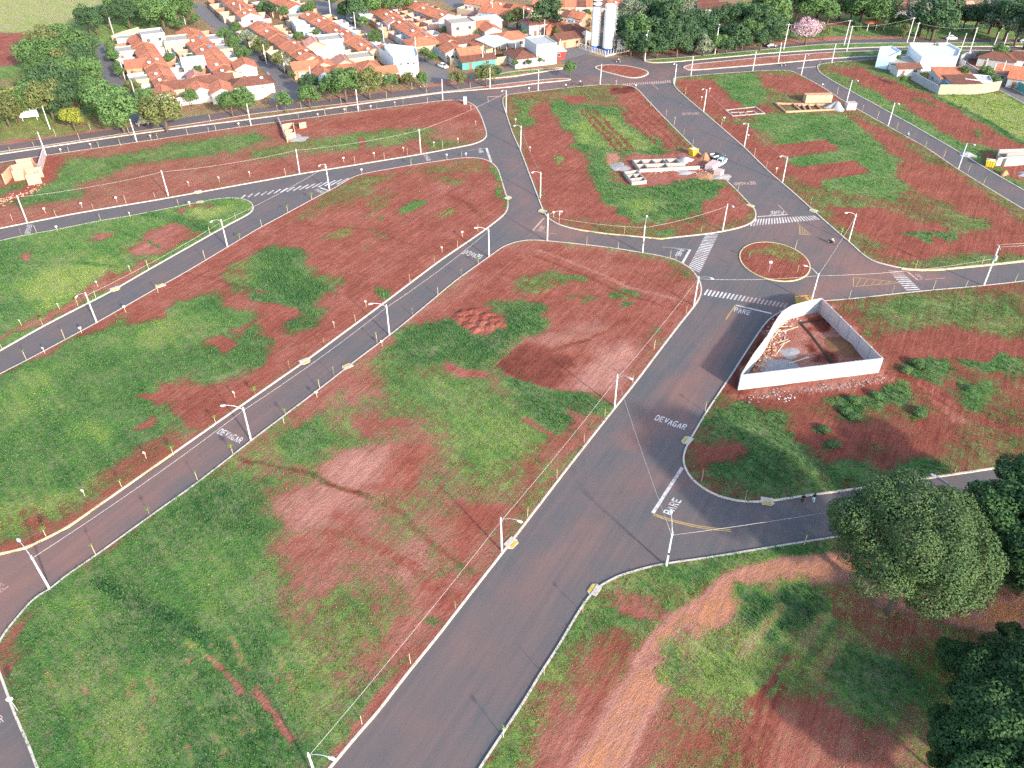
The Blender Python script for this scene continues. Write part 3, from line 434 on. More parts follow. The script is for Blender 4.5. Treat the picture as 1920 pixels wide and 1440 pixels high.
lot('vacant_lot_building_site', [(0.00,260.58),(8.66,263.21),(17.48,266.41),(22.84,268.04),(31.83,270.23),(38.78,269.13),(41.13,265.34),(43.42,251.47),(46.84,233.81),(50.21,217.22),(54.76,194.18),(56.46,186.48),(57.56,179.81),(58.28,176.89),(57.78,173.20),(56.61,170.43),(53.45,167.47),(48.04,165.09),(43.78,163.80),(35.40,162.00),(33.52,161.50),(30.03,162.26),(21.19,164.05),(15.25,165.88),(11.33,168.00),(8.97,170.71),(7.59,174.32),(6.94,178.34),(5.85,186.48),(2.20,213.35),(0.00,226.11),(-1.27,236.91),(-3.00,250.98),(-3.05,256.47),(-2.22,258.51)], .9, (.45, .5, .5), [
 ((.06, None, .45), 1.5, [(4.96,248.54),(10.00,250.98),(14.03,230.34),(17.45,210.34),(20.43,192.87),(24.06,174.61),(27.22,169.08),(8.86,174.61),(6.81,192.87),(3.03,222.00)]), ((.72, .5, None), 1.5, [(0.00,255.96),(6.67,250.98),(7.02,230.34),(1.55,228.21)]),
 ((.95, .38, None), 1.5, [(11.67,250.98),(18.63,255.96),(23.16,248.54),(33.09,248.54),(33.22,234.69),(40.91,222.00),(42.16,210.34),(27.62,210.34),(20.35,210.34),(16.90,226.11),(14.45,239.17)]), ((.97, .9, None), 1.5, [(17.27,232.50),(22.94,234.69),(22.41,218.01),(18.18,222.00)]),
 ((.72, .8, .3), 1, [(20.52,246.15),(24.37,242.85),(30.50,239.17),(38.85,218.01),(36.84,214.12),(23.74,216.05),(22.60,230.34)]),
 ((.05, None, .45), 1, [(17.07,258.51),(23.90,258.51),(23.34,250.98),(18.34,250.98)]), ((.08, None, .5), 1.5, [(34.99,258.51),(41.96,266.41),(45.21,230.34),(45.69,214.12),(37.41,230.34),(33.96,241.46),(33.61,253.45)]), ((.02, None, .05), 1, [(33.22,266.41),(40.21,266.41),(37.67,259.54),(32.69,261.10)]),
 ((.75, .4, .2), 1, [(18.90,210.34),(27.81,212.22),(28.69,206.66),(23.91,201.32),(25.88,192.87),(20.96,199.58)]), ((.1, 1.6, 1.2), 1, [(24.72,210.34),(28.54,212.22),(28.69,206.66),(24.77,203.07)]),
 ((.97, .35, None), 1.5, [(21.52,206.66),(27.24,192.87),(29.59,189.63),(52.09,194.51),(50.57,180.40),(40.05,171.81),(29.86,170.43),(24.06,174.61),(22.87,189.63)]), ((.95, .75, None), 2, [(25.93,180.40),(34.12,183.40),(34.19,174.61),(27.60,172.36)]),
 ((0, None, .62), .8, [(29.21,204.85),(33.44,210.34),(54.16,212.22),(56.23,197.87),(32.20,189.00),(29.78,191.24)]), ((.06, None, .5), 1.2, [(47.04,178.92),(54.82,191.24),(56.88,176.89),(53.69,171.26),(45.77,169.08)]),
 ((.4, .6, .5), 1.5, [(8.76,171.81),(27.28,169.62),(45.51,167.73),(34.88,162.51),(11.07,167.73)]), ((.75, .45, None), .8, [(32.84,165.09),(37.83,165.88),(38.70,163.80),(33.64,162.26)]), ((.05, None, .5), 1.2, [(11.60,178.92),(18.04,178.92),(20.14,173.20),(12.51,171.81)]),
 ((.7, .8, None), .8, [(9.91,211.09),(12.32,209.59),(15.16,208.49),(12.03,203.07),(10.73,205.93)]),
] + [((.25, None, .3), .5, [(a + k * 1.3, b + k * .25) for a, b in [(20.52,246.15),(29.27,212.22)]], .6) for k in (0, 1.6, 3.2, 9, 11, 13, 15, 17)], grass=1)
lot('vacant_lot_north_east', [(53.94,274.71),(54.66,276.99),(60.74,278.72),(69.36,281.06),(88.67,285.22),(96.43,285.22),(98.42,279.88),(101.91,268.04),(105.04,250.98),(110.38,231.63),(114.98,215.27),(117.14,200.62),(120.23,186.48),(122.56,176.60),(126.49,160.74),(125.87,157.52),(121.79,154.39),(109.94,151.58),(102.98,150.20),(90.65,147.94),(86.28,147.71),(82.37,148.38),(79.57,149.97),(77.30,151.58),(76.06,154.63),(75.54,158.25),(74.56,162.51),(72.58,171.81),(69.75,186.48),(66.90,198.90),(64.37,215.27),(59.76,236.91),(54.96,258.51),(53.24,268.04)], .95, (.5, .52, .48), [
 ((.04, None, .42), 1.5, [(54.21,271.90),(66.30,274.71),(69.98,258.51),(70.61,246.15),(60.82,238.26),(56.33,258.51)]), ((.12, None, .45), 1.5, [(83.12,277.56),(98.07,279.30),(101.41,266.41),(103.38,250.98),(95.59,258.51),(82.18,266.41)]),
 ((.9, .42, None), 1.5, [(69.25,280.47),(83.62,283.42),(80.23,258.51),(72.80,248.54),(68.89,253.45),(68.75,269.13)]), ((.12, None, .4), 1.5, [(60.02,238.26),(68.59,230.34),(67.42,206.66),(69.08,186.48),(67.17,194.51),(63.19,219.99)]),
 ((.0, None, .35), .8, [(62.93,244.73),(78.00,249.51),(79.61,242.85),(65.62,238.26)]), ((.9, .48, None), 2, [(77.63,241.46),(101.89,241.46),(103.03,222.00),(106.16,206.66),(100.70,196.18),(93.35,180.40),(85.03,186.48),(78.02,189.63),(76.45,203.07),(74.24,222.00),(70.15,230.34)]),
 ((.95, .35, None), 1.5, [(84.45,236.91),(98.35,226.11),(98.86,210.34),(88.42,214.12)]), ((0, None, .4), .39, [(66.50,214.89),(88.72,220.79),(90.68,213.35),(73.45,207.75),(65.96,207.75)]), ((0, None, .4), .39, [(76.05,201.67),(91.57,205.93),(93.44,197.87),(77.64,192.87)]), ((.05, None, .4), 1.5, [(66.77,216.05),(68.33,210.34),(76.25,202.37),(78.50,191.24),(75.33,189.63),(71.73,196.18),(67.42,206.66)]),
 ((.15, None, .42), 1.2, [(101.89,241.46),(107.57,230.34),(110.49,210.34),(115.88,196.18),(116.69,180.40),(117.42,166.41),(112.32,156.31),(108.85,166.41),(106.32,180.40),(103.40,199.58),(103.03,222.00)]), ((.1, None, .45), 1.5, [(102.01,199.58),(108.28,191.24),(106.32,180.40),(100.97,186.48)]),
 ((.04, None, .4), 1.5, [(77.33,178.92),(87.12,177.47),(91.55,169.08),(100.29,166.41),(96.99,158.75),(86.58,156.31),(81.32,161.24),(74.23,169.08)]), ((.95, .3, None), .7, [(89.29,163.28),(100.83,164.83),(100.22,161.24),(90.29,159.74)]),
 ((.05, None, .42), 1.5, [(106.39,169.08),(118.76,169.08),(111.72,155.10),(97.75,155.10),(83.78,152.04),(79.56,156.31),(87.05,157.52),(100.46,161.24)]), ((.6, .55, None), 1.2, [(74.40,186.48),(83.48,181.89),(89.68,177.47),(92.43,174.61),(84.36,176.89),(74.08,180.99)]), ((.75, .45, None), 1, [(82.28,151.11),(96.19,151.58),(111.12,153.92),(110.17,152.04),(88.01,148.38)]),
 ((.6, .5, None), 1.2, [(103.82,174.61),(111.38,171.81),(110.08,166.41),(100.38,163.80),(99.63,167.73)]),
], grass=1)
lot('vacant_lot_east', [(106.76,289.49),(108.26,291.97),(113.76,294.49),(128.54,297.69),(156.35,305.61),(159.89,300.29),(154.01,287.65),(155.91,274.71),(158.69,264.80),(160.31,251.47),(163.07,232.06),(159.93,210.34),(133.03,163.80),(130.41,174.61),(127.66,188.05),(125.33,197.19),(122.62,211.46),(117.77,232.50),(107.52,271.90),(105.49,282.83)], 1.0, (.62, .5, .5), [
 ((.06, None, .42), 1.5, [(111.60,287.65),(122.34,286.43),(125.44,274.71),(134.85,258.51),(137.62,234.69),(142.45,216.05),(137.72,206.66),(132.98,218.01),(126.38,219.99),(124.29,236.91),(119.49,258.51),(114.69,274.71)]),
 ((.85, .48, None), 1.5, [(108.40,266.41),(117.00,261.10),(121.60,230.34),(127.61,216.05),(130.85,210.34),(125.67,202.37),(121.68,216.05),(117.92,236.91),(110.12,261.10)]), ((1, 1.05, None), 1, [(135.57,256.98),(156.66,260.58),(158.79,253.45),(162.53,236.91),(147.23,203.07),(143.84,218.80),(141.27,239.17)]),
 ((.97, .2, None), .5, [(135.70,256.47),(140.85,238.26),(143.44,218.01),(145.36,204.85)], 1.4), ((.5, .4, None), 1, [(127.86,255.96),(133.59,253.45),(130.71,248.54),(126.72,250.98)]), ((.6, .4, None), 1, [(133.68,229.48),(136.77,226.11),(133.71,221.19),(131.80,223.63)]),
 ((.05, None, .5), 1, [(127.94,210.34),(133.76,210.34),(135.02,201.32),(129.94,191.24),(127.73,197.87)]),
], grass=1)
lot('vacant_lot_south_east', [(133.71,149.29),(105.78,143.34),(96.30,141.43),(82.69,139.34),(67.09,136.30),(62.64,135.70),(57.17,135.10),(53.52,132.56),(49.36,129.34),(44.45,121.63),(38.29,111.37),(36.48,108.50),(31.60,100.67),(28.41,95.02),(26.93,92.28),(26.23,90.10),(26.14,88.10),(26.59,86.03),(27.68,84.13),(29.33,82.49),(31.09,81.53),(33.79,80.79),(37.14,80.89),(42.48,81.96),(50.36,83.36),(61.88,85.58),(75.54,88.21),(78.27,88.80),(98.67,92.77)], .72, (.42, .4, .38), [
 ((.62, .5, None), 2, [(67.22,133.53),(84.21,136.50),(103.35,138.52),(95.71,123.37),(87.14,124.25),(82.03,128.78),(74.47,125.14),(69.07,126.94)]), ((.03, None, .35), 2, [(67.17,121.63),(76.34,124.78),(82.90,123.72),(94.83,121.63),(92.46,116.93),(79.35,113.40),(70.52,114.99),(66.71,114.99)]),
 ((.0, None, .75), 1, [(39.62,111.07),(49.22,128.78),(54.62,133.53),(61.52,135.50),(66.52,115.79),(65.08,111.84),(53.38,108.80)]), ((0, None, .12), .6, [(38.51,111.53),(49.31,129.15),(53.94,132.95),(57.00,134.51),(56.45,132.56),(49.77,126.94),(40.73,111.84),(38.62,106.58),(36.69,107.31)]),  # last patch: curved wall's shadow on the kerb strip, painted as dark soil
 ((0, None, .95), .6, [(43.26,113.40),(47.19,116.93),(51.88,119.92),(52.15,117.42),(47.55,111.07),(42.63,110.00)]), ((0, None, .98), .5, [(51.65,119.08),(55.32,121.63),(55.29,118.25),(55.50,114.19),(50.57,111.84),(50.51,114.99)]), ((0, None, .95), .5, [(57.75,124.78),(60.83,126.58),(61.47,124.78),(59.54,122.50),(58.22,123.02)]), ((0, None, .1), .5, [(55.37,128.78),(60.05,130.66),(61.18,127.67),(59.37,125.14),(56.25,124.78)]), ((0, None, .1), .5, [(54.08,120.77),(56.51,121.63),(56.32,119.08),(53.84,118.25)]), ((0, None, .12), .5, [(54.42,116.93),(56.94,117.92),(56.51,114.99),(54.22,114.67)]), ((0, None, .12), .5, [(57.37,120.26),(59.18,118.25),(59.01,114.19),(56.96,113.71),(56.83,116.93)]), ((0, None, .12), .5, [(53.74,124.78),(55.95,125.50),(55.73,123.02),(53.64,122.67)]), ((.03, None, .9), .8, [(38.40,105.57),(64.91,111.37),(64.98,110.30),(52.71,106.58),(38.53,104.14)]), ((.03, None, .3), 1.2, [(38.59,104.42),(52.71,106.58),(63.95,110.00),(62.32,108.05),(54.07,105.14),(45.21,102.32),(39.00,102.32)]),
 ((.97, .28, None), 1, [(68.96,113.40),(73.90,116.28),(78.95,114.67),(75.72,111.53),(69.51,110.00)]), ((.95, .32, None), 1, [(80.40,115.79),(92.30,116.60),(90.13,112.30),(80.15,113.08)]),
 ((.97, .15, None), 1, [(52.68,104.14),(59.98,106.58),(66.55,109.55),(68.78,105.86),(60.67,103.43),(56.40,98.26),(53.94,98.65),(55.61,101.63)]), ((.97, .22, None), .8, [(65.72,102.18),(69.02,102.46),(67.92,98.92),(65.00,99.45)]), ((.85, .4, None), 1.2, [(77.53,109.70),(82.27,109.55),(81.63,105.86),(76.35,100.26),(75.89,105.57)]),
 ((.04, None, .3), 2, [(45.72,100.94),(53.42,97.60),(63.76,97.60),(72.09,98.92),(66.79,92.52),(58.75,88.91),(49.26,89.86),(45.09,92.52)]), ((.97, .1, None), .6, [(48.99,97.21),(51.39,97.99),(51.38,96.04),(49.19,95.02)]), ((.97, .1, None), .6, [(49.39,93.76),(51.48,94.77),(51.51,92.77),(49.41,91.66)]),
 ((.75, .28, None), 2, [(32.66,101.63),(39.32,103.71),(45.90,101.63),(44.60,93.76),(48.96,88.91),(55.49,88.91),(55.85,85.47),(42.15,82.17),(34.10,81.10),(28.72,85.47),(27.95,90.10)]), ((.97, .5, None), 1, [(46.90,87.52),(50.59,88.91),(53.69,87.98),(52.15,84.91),(46.90,84.91)]), ((.95, .25, None), 1, [(59.12,87.75),(66.91,88.91),(67.22,87.75),(62.47,86.03),(58.24,85.47)]),
 ((.1, None, .4), 1.2, [(27.97,92.52),(35.34,93.76),(34.73,89.15),(28.24,89.39)]), ((.5, .4, None), 1.5, [(53.44,92.52),(57.83,93.14),(57.77,90.70),(54.27,90.10)]), ((.15, None, .55), .8, [(70.87,108.80),(72.40,105.86),(72.68,102.32),(72.96,98.92)], 2.0),
 ] + [((.05, None, .2), .35, [(a + k, b) for a, b in [(65.55,111.84),(68.58,110.00),(71.34,106.58),(73.27,101.63),(76.68,97.60),(84.81,95.02)]], .3) for k in (0, 1.7)] + [
 ((.02, None, .45), .5, [(83.37,124.78),(82.49,121.63),(79.55,118.25),(78.02,116.93)], .5), ((.02, None, .25), .4, [(83.02,125.14),(81.99,121.63),(79.06,118.25),(77.53,116.93)], .4),
], grass=1)
lot('vacant_lot_south', [(98.57,84.91),(73.86,80.05),(42.94,74.04),(35.03,72.52),(27.04,70.85),(20.53,69.76),(17.79,69.04),(14.98,68.06),(13.72,67.53),(11.12,65.90),(9.59,64.05),(8.07,61.61),(5.30,56.62),(3.14,53.18),(1.53,50.26),(0.00,47.79),(-3.59,42.12),(-9.33,32.21),(64.25,32.21)], .6, (.6, .7, .62), [
 ((.85, .5, None), 2, [(9.55,63.39),(13.90,65.90),(19.46,65.90),(17.19,59.41),(8.98,55.67),(6.19,51.46),(2.41,48.18),(-1.14,42.12),(-4.38,37.72),(-9.33,32.21),(-5.70,32.21),(4.93,50.79)]), ((.1, None, .55), 1, [(11.58,63.22),(13.86,65.47),(17.73,63.39),(18.58,60.81),(15.47,61.61)]), ((.95, .3, None), 1.2, [(17.01,68.50),(42.68,73.66),(42.30,71.22),(20.33,67.01)]),
 ((.16, 1.0, .62), 2, [(8.62,50.79),(14.53,53.88),(17.34,51.46),(15.99,46.29),(12.98,40.98),(9.84,32.21),(-3.11,32.21),(2.85,42.12),(3.57,46.91)]), ((.35, None, .5), 1.5, [(4.31,50.79),(11.10,57.89),(14.45,58.64),(14.49,53.53),(8.62,50.79)]), 
 ((.08, 1.75, 1.18), 1.0, [(45.66,69.40),(39.74,68.68),(34.46,67.45),(27.54,64.63),(21.95,60.19),(16.75,53.88)], 3.6), ((.14, 1.75, 1.2), .9, [(42.75,69.22),(36.76,68.15),(30.58,65.90),(23.42,60.97),(17.01,53.53),(13.32,48.82),(9.12,42.12),(5.36,35.65)], 3.6), ((.03, None, .75), .5, [(21.68,58.64),(17.96,55.67),(15.84,54.23)], .8),
 ((.98, .1, None), 1.0, [(27.77,60.97),(29.70,65.05),(37.00,66.49),(38.87,63.39),(38.43,58.64),(31.96,57.74),(28.87,58.49)]), ((.95, .2, None), 1.2, [(17.01,51.33),(18.69,56.25),(21.32,56.55),(19.92,51.33)]), ((.82, .82, None), 2.5, [(21.55,57.89),(28.73,57.89),(34.22,54.23),(29.33,47.54),(22.33,48.50),(19.87,51.80)]),
 ((.16, 1.0, .55), 2, [(28.45,48.82),(34.90,50.13),(38.74,48.82),(42.98,45.67),(43.10,38.78),(38.34,32.21),(17.62,32.21),(24.52,42.12)]), ((.4, None, .5), 2, [(15.90,45.67),(22.27,48.18),(25.63,44.46),(20.45,38.78),(13.26,38.78)]),
 ((.9, .2, None), 2, [(37.87,57.89),(47.74,56.40),(50.24,48.82),(46.60,44.46),(41.77,48.82),(37.81,53.53)]), ((.42, 1.25, .55), 1.5, [(41.97,66.75),(49.83,61.77),(52.24,57.89),(47.46,55.67),(40.73,58.64),(39.80,64.21)]), ((.02, None, 1.35), 1, [(54.55,62.57),(64.02,64.63),(70.23,63.39),(67.01,58.64),(62.02,59.18),(55.93,60.34)]), ((.12, None, 1.15), 1, [(40.45,68.68),(52.11,67.62),(55.25,65.05),(51.17,61.77),(44.48,65.90)]),
 ((.35, 1.5, 1.0), 1, [(58.83,59.41),(66.10,59.41),(63.75,54.95),(58.65,54.95)]), ((.5, .8, .9), 1.5, [(44.79,48.82),(47.48,49.47),(45.61,42.12),(41.00,33.66),(38.37,33.66)]),
] + [((.1, None, .25), .35, [(a + k, b) for a, b in [(29.72,51.46),(27.54,47.54),(24.80,42.12),(21.45,35.65)]], .3) for k in (0, 1.8)] + [((.1, None, .3), .35, [(a + k, b) for a, b in [(33.35,55.67),(29.72,51.46),(27.24,48.82)]], .25) for k in (0,)] + [((.6, 1.15, .8), .6, [(a + k * 2.6, b - k * .9) for a, b in [(39.15,60.97),(32.96,54.23)]], .9) for k in (-2, 0, 1)], grass=1, kmat=None)  # last stripes: sunbeams between the tree trunks, painted as paler ground
lot('roundabout_island', [((56.34,151.58)[0] + 7.35 * cos(a) * 1.0, (56.34,151.58)[1] + 8.6 * sin(a)) for a in np.linspace(0, 2 * pi, 33)[:-1]], .6, (.06, .6, .42), [
 ((.5, .8, None), 1.2, [(49.77,153.92),(54.11,157.52),(58.68,159.24),(63.18,156.31),(62.98,151.58),(59.68,152.04),(55.56,153.92),(51.81,152.74)])], grass=1, kmat=M_KERBY, kerb=.22)
lot('avenue_island', [(28.51,288.26),(30.39,290.73),(35.18,291.66),(39.40,290.73),(42.93,288.87),(46.55,285.22),(47.25,282.24),(45.77,279.30),(43.30,276.99),(40.52,276.41),(37.65,278.14),(34.65,280.76),(30.43,284.62)], 1.2, (.12, .6, .5), [], kerb=.5)
lot('median_west', [(-156.34,204.14),(-139.57,210.34),(-111.99,223.63),(-95.23,230.77),(-77.45,237.59),(-48.24,250.24),(-22.90,261.36),(0.00,267.22),(8.86,271.06),(19.14,274.14),(20.10,275.27),(18.91,276.41),(14.40,276.13),(-0.89,271.34),(-19.08,263.74),(-38.95,255.96),(-58.83,249.03),(-77.87,242.39),(-92.53,234.69),(-109.42,226.94),(-125.86,218.80),(-140.52,212.22),(-157.17,205.57)], 1.2, (.4, .75, .75), [((.1, None, .8), 2, [(-60.49,253.45),(0.00,271.90),(19.88,277.56),(19.65,273.58),(0.00,266.95),(-51.29,248.54)]), ((.05, .5, .9), 1, [(15.49,280.47),(20.96,280.47),(20.44,271.90),(16.00,271.90)])], kerb=.45)
lot('grass_island', [(-14.31,274.14),(0.00,284.02),(9.27,286.43),(17.72,288.56),(18.57,287.04),(7.31,281.64),(0.00,277.85)], 1.2, (.8, .6, .8), [((.0, .5, 1.0), 1, [(-12.50,273.58),(7.34,282.83),(18.70,289.49),(19.40,285.22),(7.26,279.30)])], kerb=.5)
lot('median_upper', [(46.81,295.77),(47.82,297.69),(57.64,299.31),(71.92,303.60),(95.10,310.73),(116.96,317.43),(133.59,318.87),(147.89,319.23),(194.49,319.23),(229.88,317.43),(226.91,312.47),(192.14,314.58),(135.60,313.17),(117.18,310.39),(93.72,305.27),(56.88,294.49),(50.07,293.23)], 1.4, (.92, .55, .5), [], kerb=.5)
lot('median_lower', [(59.52,287.65),(60.26,289.80),(63.50,292.29),(92.72,301.28),(113.56,306.28),(132.02,308.67),(150.44,310.39),(165.97,309.70),(204.36,307.64),(201.79,302.93),(166.19,303.60),(157.04,304.94),(123.79,300.62),(111.04,298.01),(90.37,291.97),(63.73,285.22),(60.96,285.22)], 1.4, (.3, .6, .7), [((.85, .5, None), 2, [(117.26,305.61),(134.11,309.01),(166.27,310.39),(168.81,302.93),(131.47,301.61),(119.01,298.99)]), ((.05, .5, 1), 1, [(59.62,293.86),(66.24,293.86),(64.43,284.02),(57.99,284.02)])], kerb=.5)
lot('town_block_east', [(166.48,302.93),(170.70,304.94),(186.60,303.60),(209.98,300.29),(172.41,234.69),(167.34,242.85),(164.39,259.54),(162.00,279.30),(161.06,295.13)], 1.5, (.35, .4, .6), [], kerb=.4)
# yellow painted stretches of kerb
for o, seg in (('vacant_lot_west', [(-52.53,91.06),(-57.36,83.58),(-62.13,76.09),(-63.95,74.33),(-66.28,72.24),(-69.36,71.12),(-71.96,70.57)]), ('vacant_lot_north_east', [(82.37,148.38),(86.28,147.71),(90.65,147.94),(102.98,150.20),(109.94,151.58)]), ('vacant_lot_building_site', [(35.40,162.00),(33.52,161.50),(30.03,162.26),(21.19,164.05),(15.25,165.88)])):
    kerb_strip('yellow_kerb', seg, False, .26, LOTS[o][0], M_KERBY, z1=KERB_H + .026, side=-1)

# ---- painted markings: parts of the road ------------------------------------
def paint_mat(name, c, wear):
    t = NT(name, .7, .3); n = t.noise(1.6, 6, .75); k = t.noise(.25, 3, .6)
    t.col(t.mix(t.mapr(t.math('ADD', n, t.math('MULTIPLY', k, .5)), .62, .95, 0, wear), c, (.22, .12, .1))); return t.m
M_PW = paint_mat('white_road_paint', (.64, .61, .57), .9); M_PR = paint_mat('dusty_road_paint', (.55, .36, .3), .95); M_PY = paint_mat('yellow_road_paint', (.5, .33, .1), .7)
def bar(a, b, wd): # a stroke from a to b as a quad
    dx, dy = b[0] - a[0], b[1] - a[1]; L = hypot(dx, dy) + 1e-9; nx, ny = -dy / L * wd / 2, dx / L * wd / 2
    return [(a[0] - nx, a[1] - ny), (b[0] - nx, b[1] - ny), (b[0] + nx, b[1] + ny), (a[0] + nx, a[1] + ny)]
def vs(x, y0, y1, s=.24): return [(x, y0), (x + s, y0), (x + s, y1), (x, y1)]
def hs(y, x0, x1, s=.17): return [(x0, y), (x1, y), (x1, y + s), (x0, y + s)]
def dg(x0, y0, x1, y1, s=.26): return [(x0, y0), (x0 + s, y0), (x1 + s, y1), (x1, y1)]
GLYPH = {
 'D': [vs(0, 0, 1), hs(0, .24, .72), hs(.83, .24, .72), [(.72, 0), (1, .2), (1, .8), (.72, 1), (.72, .83), (.76, .77), (.76, .23), (.72, .17)]],
 'E': [vs(0, 0, 1), hs(0, .24, .95), hs(.83, .24, .95), hs(.42, .24, .8)],
 'V': [dg(0, 1, .37, 0), dg(.74, 1, .37, 0)], 'A': [dg(0, 0, .37, 1), dg(.74, 0, .37, 1), hs(.25, .26, .74, .16)],
 'G': [vs(0, .12, .88), hs(0, .12, .9), hs(.83, .12, .9), vs(.72, .17, .45), hs(.36, .5, .96, .16)],
 'R': [vs(0, 0, 1), hs(.83, .24, .85), hs(.42, .24, .85), vs(.74, .56, .86), dg(.72, 0, .42, .42)],
 'P': [vs(0, 0, 1), hs(.83, .24, .85), hs(.4, .24, .85), vs(.74, .54, .86)]}
def word(txt, quad, mat, z=.01):
    (bl, br, tr, tl) = [Vector(q) for q in quad]; m = MB(); n = len(txt); wd = 1 / n
    for i, ch in enumerate(txt):
        for st in GLYPH[ch]:
            pts = []
            for (u, v) in st:
                U_ = (i + .07 + u * .84) * wd; p = (bl * (1 - U_) + br * U_) * (1 - v) + (tl * (1 - U_) + tr * U_) * v; pts.append((p.x, p.y))
            m.sheet(pts, z)
    return m.obj('road_lettering', mat, ROAD)
for txt, q, mt in [
 ("DEVAGAR", [(-47.36,96.04),(-42.85,93.51),(-42.51,94.77),(-46.76,97.21)], M_PW), ("DEVAGAR", [(-6.26,154.15),(-10.32,156.79),(-11.17,154.98),(-6.90,152.51)], M_PW), ("DEVAGAR", [(23.12,99.32),(27.77,96.75),(28.54,97.99),(23.86,100.60)], M_PW),
 ("DEVAGAR", [(62.11,192.87),(56.21,192.05),(56.23,190.27),(61.89,191.08)], M_PR), ("DEVAGAR", [(57.04,243.79),(51.70,243.08),(51.68,241.00),(56.89,241.69)], M_PR), ("DEVAGAR", [(-112.32,168.81),(-110.72,164.18),(-109.45,164.31),(-111.09,168.81)], M_PW),
 ("DEVAGAR", [(-24.12,210.15),(-22.73,205.75),(-21.80,206.66),(-23.15,210.71)], M_PW), ("DEVAGAR", [(-48.31,248.54),(-47.07,244.73),(-46.28,245.43),(-47.39,249.03)], M_PR), ("DEVAGAR", [(-108.26,223.43),(-107.05,220.59),(-106.59,221.19),(-107.73,223.63)], M_PR), ("DEVAGAR", [(-60.46,45.98),(-56.83,47.35),(-57.55,48.18),(-61.22,46.85)], M_PR),
 ("PARE", [(22.72,78.25),(24.80,81.37),(23.62,81.96),(21.53,78.91)], M_PW), ("PARE", [(43.19,131.70),(46.11,130.37),(46.90,131.99),(43.78,133.44)], M_PW), ("PARE", [(36.51,157.03),(35.36,153.92),(36.48,153.68),(37.85,156.67)], M_PW),
 ("PARE", [(7.18,165.36),(7.64,168.00),(6.79,168.54),(5.74,165.88)], M_PR), ("PARE", [(65.12,176.17),(61.57,175.74),(60.91,173.90),(64.43,174.32)], M_PW), ("PARE", [(-9.59,214.31),(-8.75,211.09),(-7.67,211.84),(-8.50,215.08)], M_PW),
 ("PARE", [(-49.60,187.42),(-47.12,185.55),(-46.37,186.48),(-48.72,188.36)], M_PW), ("PARE", [(85.77,143.98),(85.23,146.49),(84.31,146.16),(84.64,143.66)], M_PR), ("PARE", [(-65.54,65.90),(-68.26,67.27),(-68.82,66.32),(-66.07,64.88)], M_PR)]:
    word(txt, q, mt)
def lines(name, pts, wd, mat, z=.01):
    for a, b in zip(pts, pts[1:]): MB().sheet(bar(a, b, wd), z).obj(name, mat, ROAD)
for pts, wd, mt in [
 ([(25.89,88.10),(20.14,78.81)], .5, M_PW), ([(44.14,134.12),(50.51,131.03)], .45, M_PW), ([(39.16,156.79),(36.38,150.65)], .5, M_PW), ([(7.52,172.09),(4.76,165.88)], .4, M_PR), ([(65.31,174.04),(57.80,172.78)], .45, M_PW),
 ([(-7.10,215.08),(-5.57,205.21)], .6, M_PW), ([(-48.30,189.00),(-45.39,186.95)], .5, M_PW), ([(83.20,147.04),(84.03,143.77)], .4, M_PR), ([(-7.83,257.74),(-3.92,258.25)], .5, M_PR), ([(46.41,270.78),(51.54,271.90)], .6, M_PR), ([(99.51,287.65),(106.57,289.49)], .6, M_PW)]:
    lines('stop_line', pts, wd, mt)
for pts, wd, mt in [
 ([(44.14,134.12),(41.16,128.97)], .22, M_PY), ([(33.25,158.01),(39.16,156.79)], .14, M_PW), ([(4.76,165.88),(10.17,164.05)], .14, M_PR), ([(64.39,179.22),(65.31,174.04)], .16, M_PR), ([(-12.19,213.16),(-7.10,215.08)], .16, M_PR), ([(84.03,143.77),(89.98,144.52)], .16, M_PR), ([(-7.84,258.00),(-7.38,252.95)], .2, M_PR), ([(46.41,270.78),(47.75,265.34)], .25, M_PR)]:
    lines('lane_line', pts, wd, mt)
ya = [(20.14,78.81),(21.41,78.09),(22.69,77.54),(24.47,76.88),(26.26,76.38),(28.42,75.94),(30.61,75.69)]
for off in (0, .32): lines('yellow_lane_line', [(x, y - off) for x, y in ya], .16, M_PY, .012)
def zebra(tl, tr, br, bl, n, mat, along=True, fill=.52, mats=None):
    """stripes laid side by side from the tl-bl side to the tr-br side"""
    tl, tr, br, bl = map(Vector, (tl, tr, br, bl))
    for i in range(n):
        a, b = (i + .02) / n, (i + fill) / n
        q = [tl.lerp(tr, a), tl.lerp(tr, b), bl.lerp(br, b), bl.lerp(br, a)]
        MB().sheet([(p.x, p.y) for p in q], .009).obj('zebra_stripe', mats(i) if mats else mat, ROAD)
q = [(43.92,163.93),(46.83,163.93),(39.24,146.38),(37.32,148.83)]; zebra(q[1], q[2], q[3], q[0], 23, M_PW)
q = [(39.65,140.07),(54.99,134.51),(53.94,132.95),(38.53,137.91)]; zebra(*q, 22, M_PW, mats=lambda i: M_PW if i < 11 else M_PR)
q = [(56.50,171.53),(71.58,173.48),(72.46,171.39),(54.92,168.00)]; zebra(*q, 24, M_PW)
q = [(79.30,147.71),(82.03,147.49),(82.99,139.55),(80.12,139.14)]; zebra(q[1], q[2], q[3], q[0], 10, M_PR, mats=lambda i: M_PR if i < 3 else M_PW)
q = [(36.88,271.06),(53.36,274.42),(53.32,271.90),(36.25,268.58)]; zebra(*q, 22, M_PR)
T0, T1, L0, L1 = [Vector(p) for p in [(-65.98,184.78),(-40.45,195.51),(-66.42,182.95),(-42.96,191.56)]]
for i in range(17):
    k = i / 16; a = L0.lerp(L1, k); b = T0.lerp(T1, k) ; MB().sheet(bar((a.x, a.y), (b.x, b.y), .42), .009).obj('hatch_stripe', M_PW, ROAD)
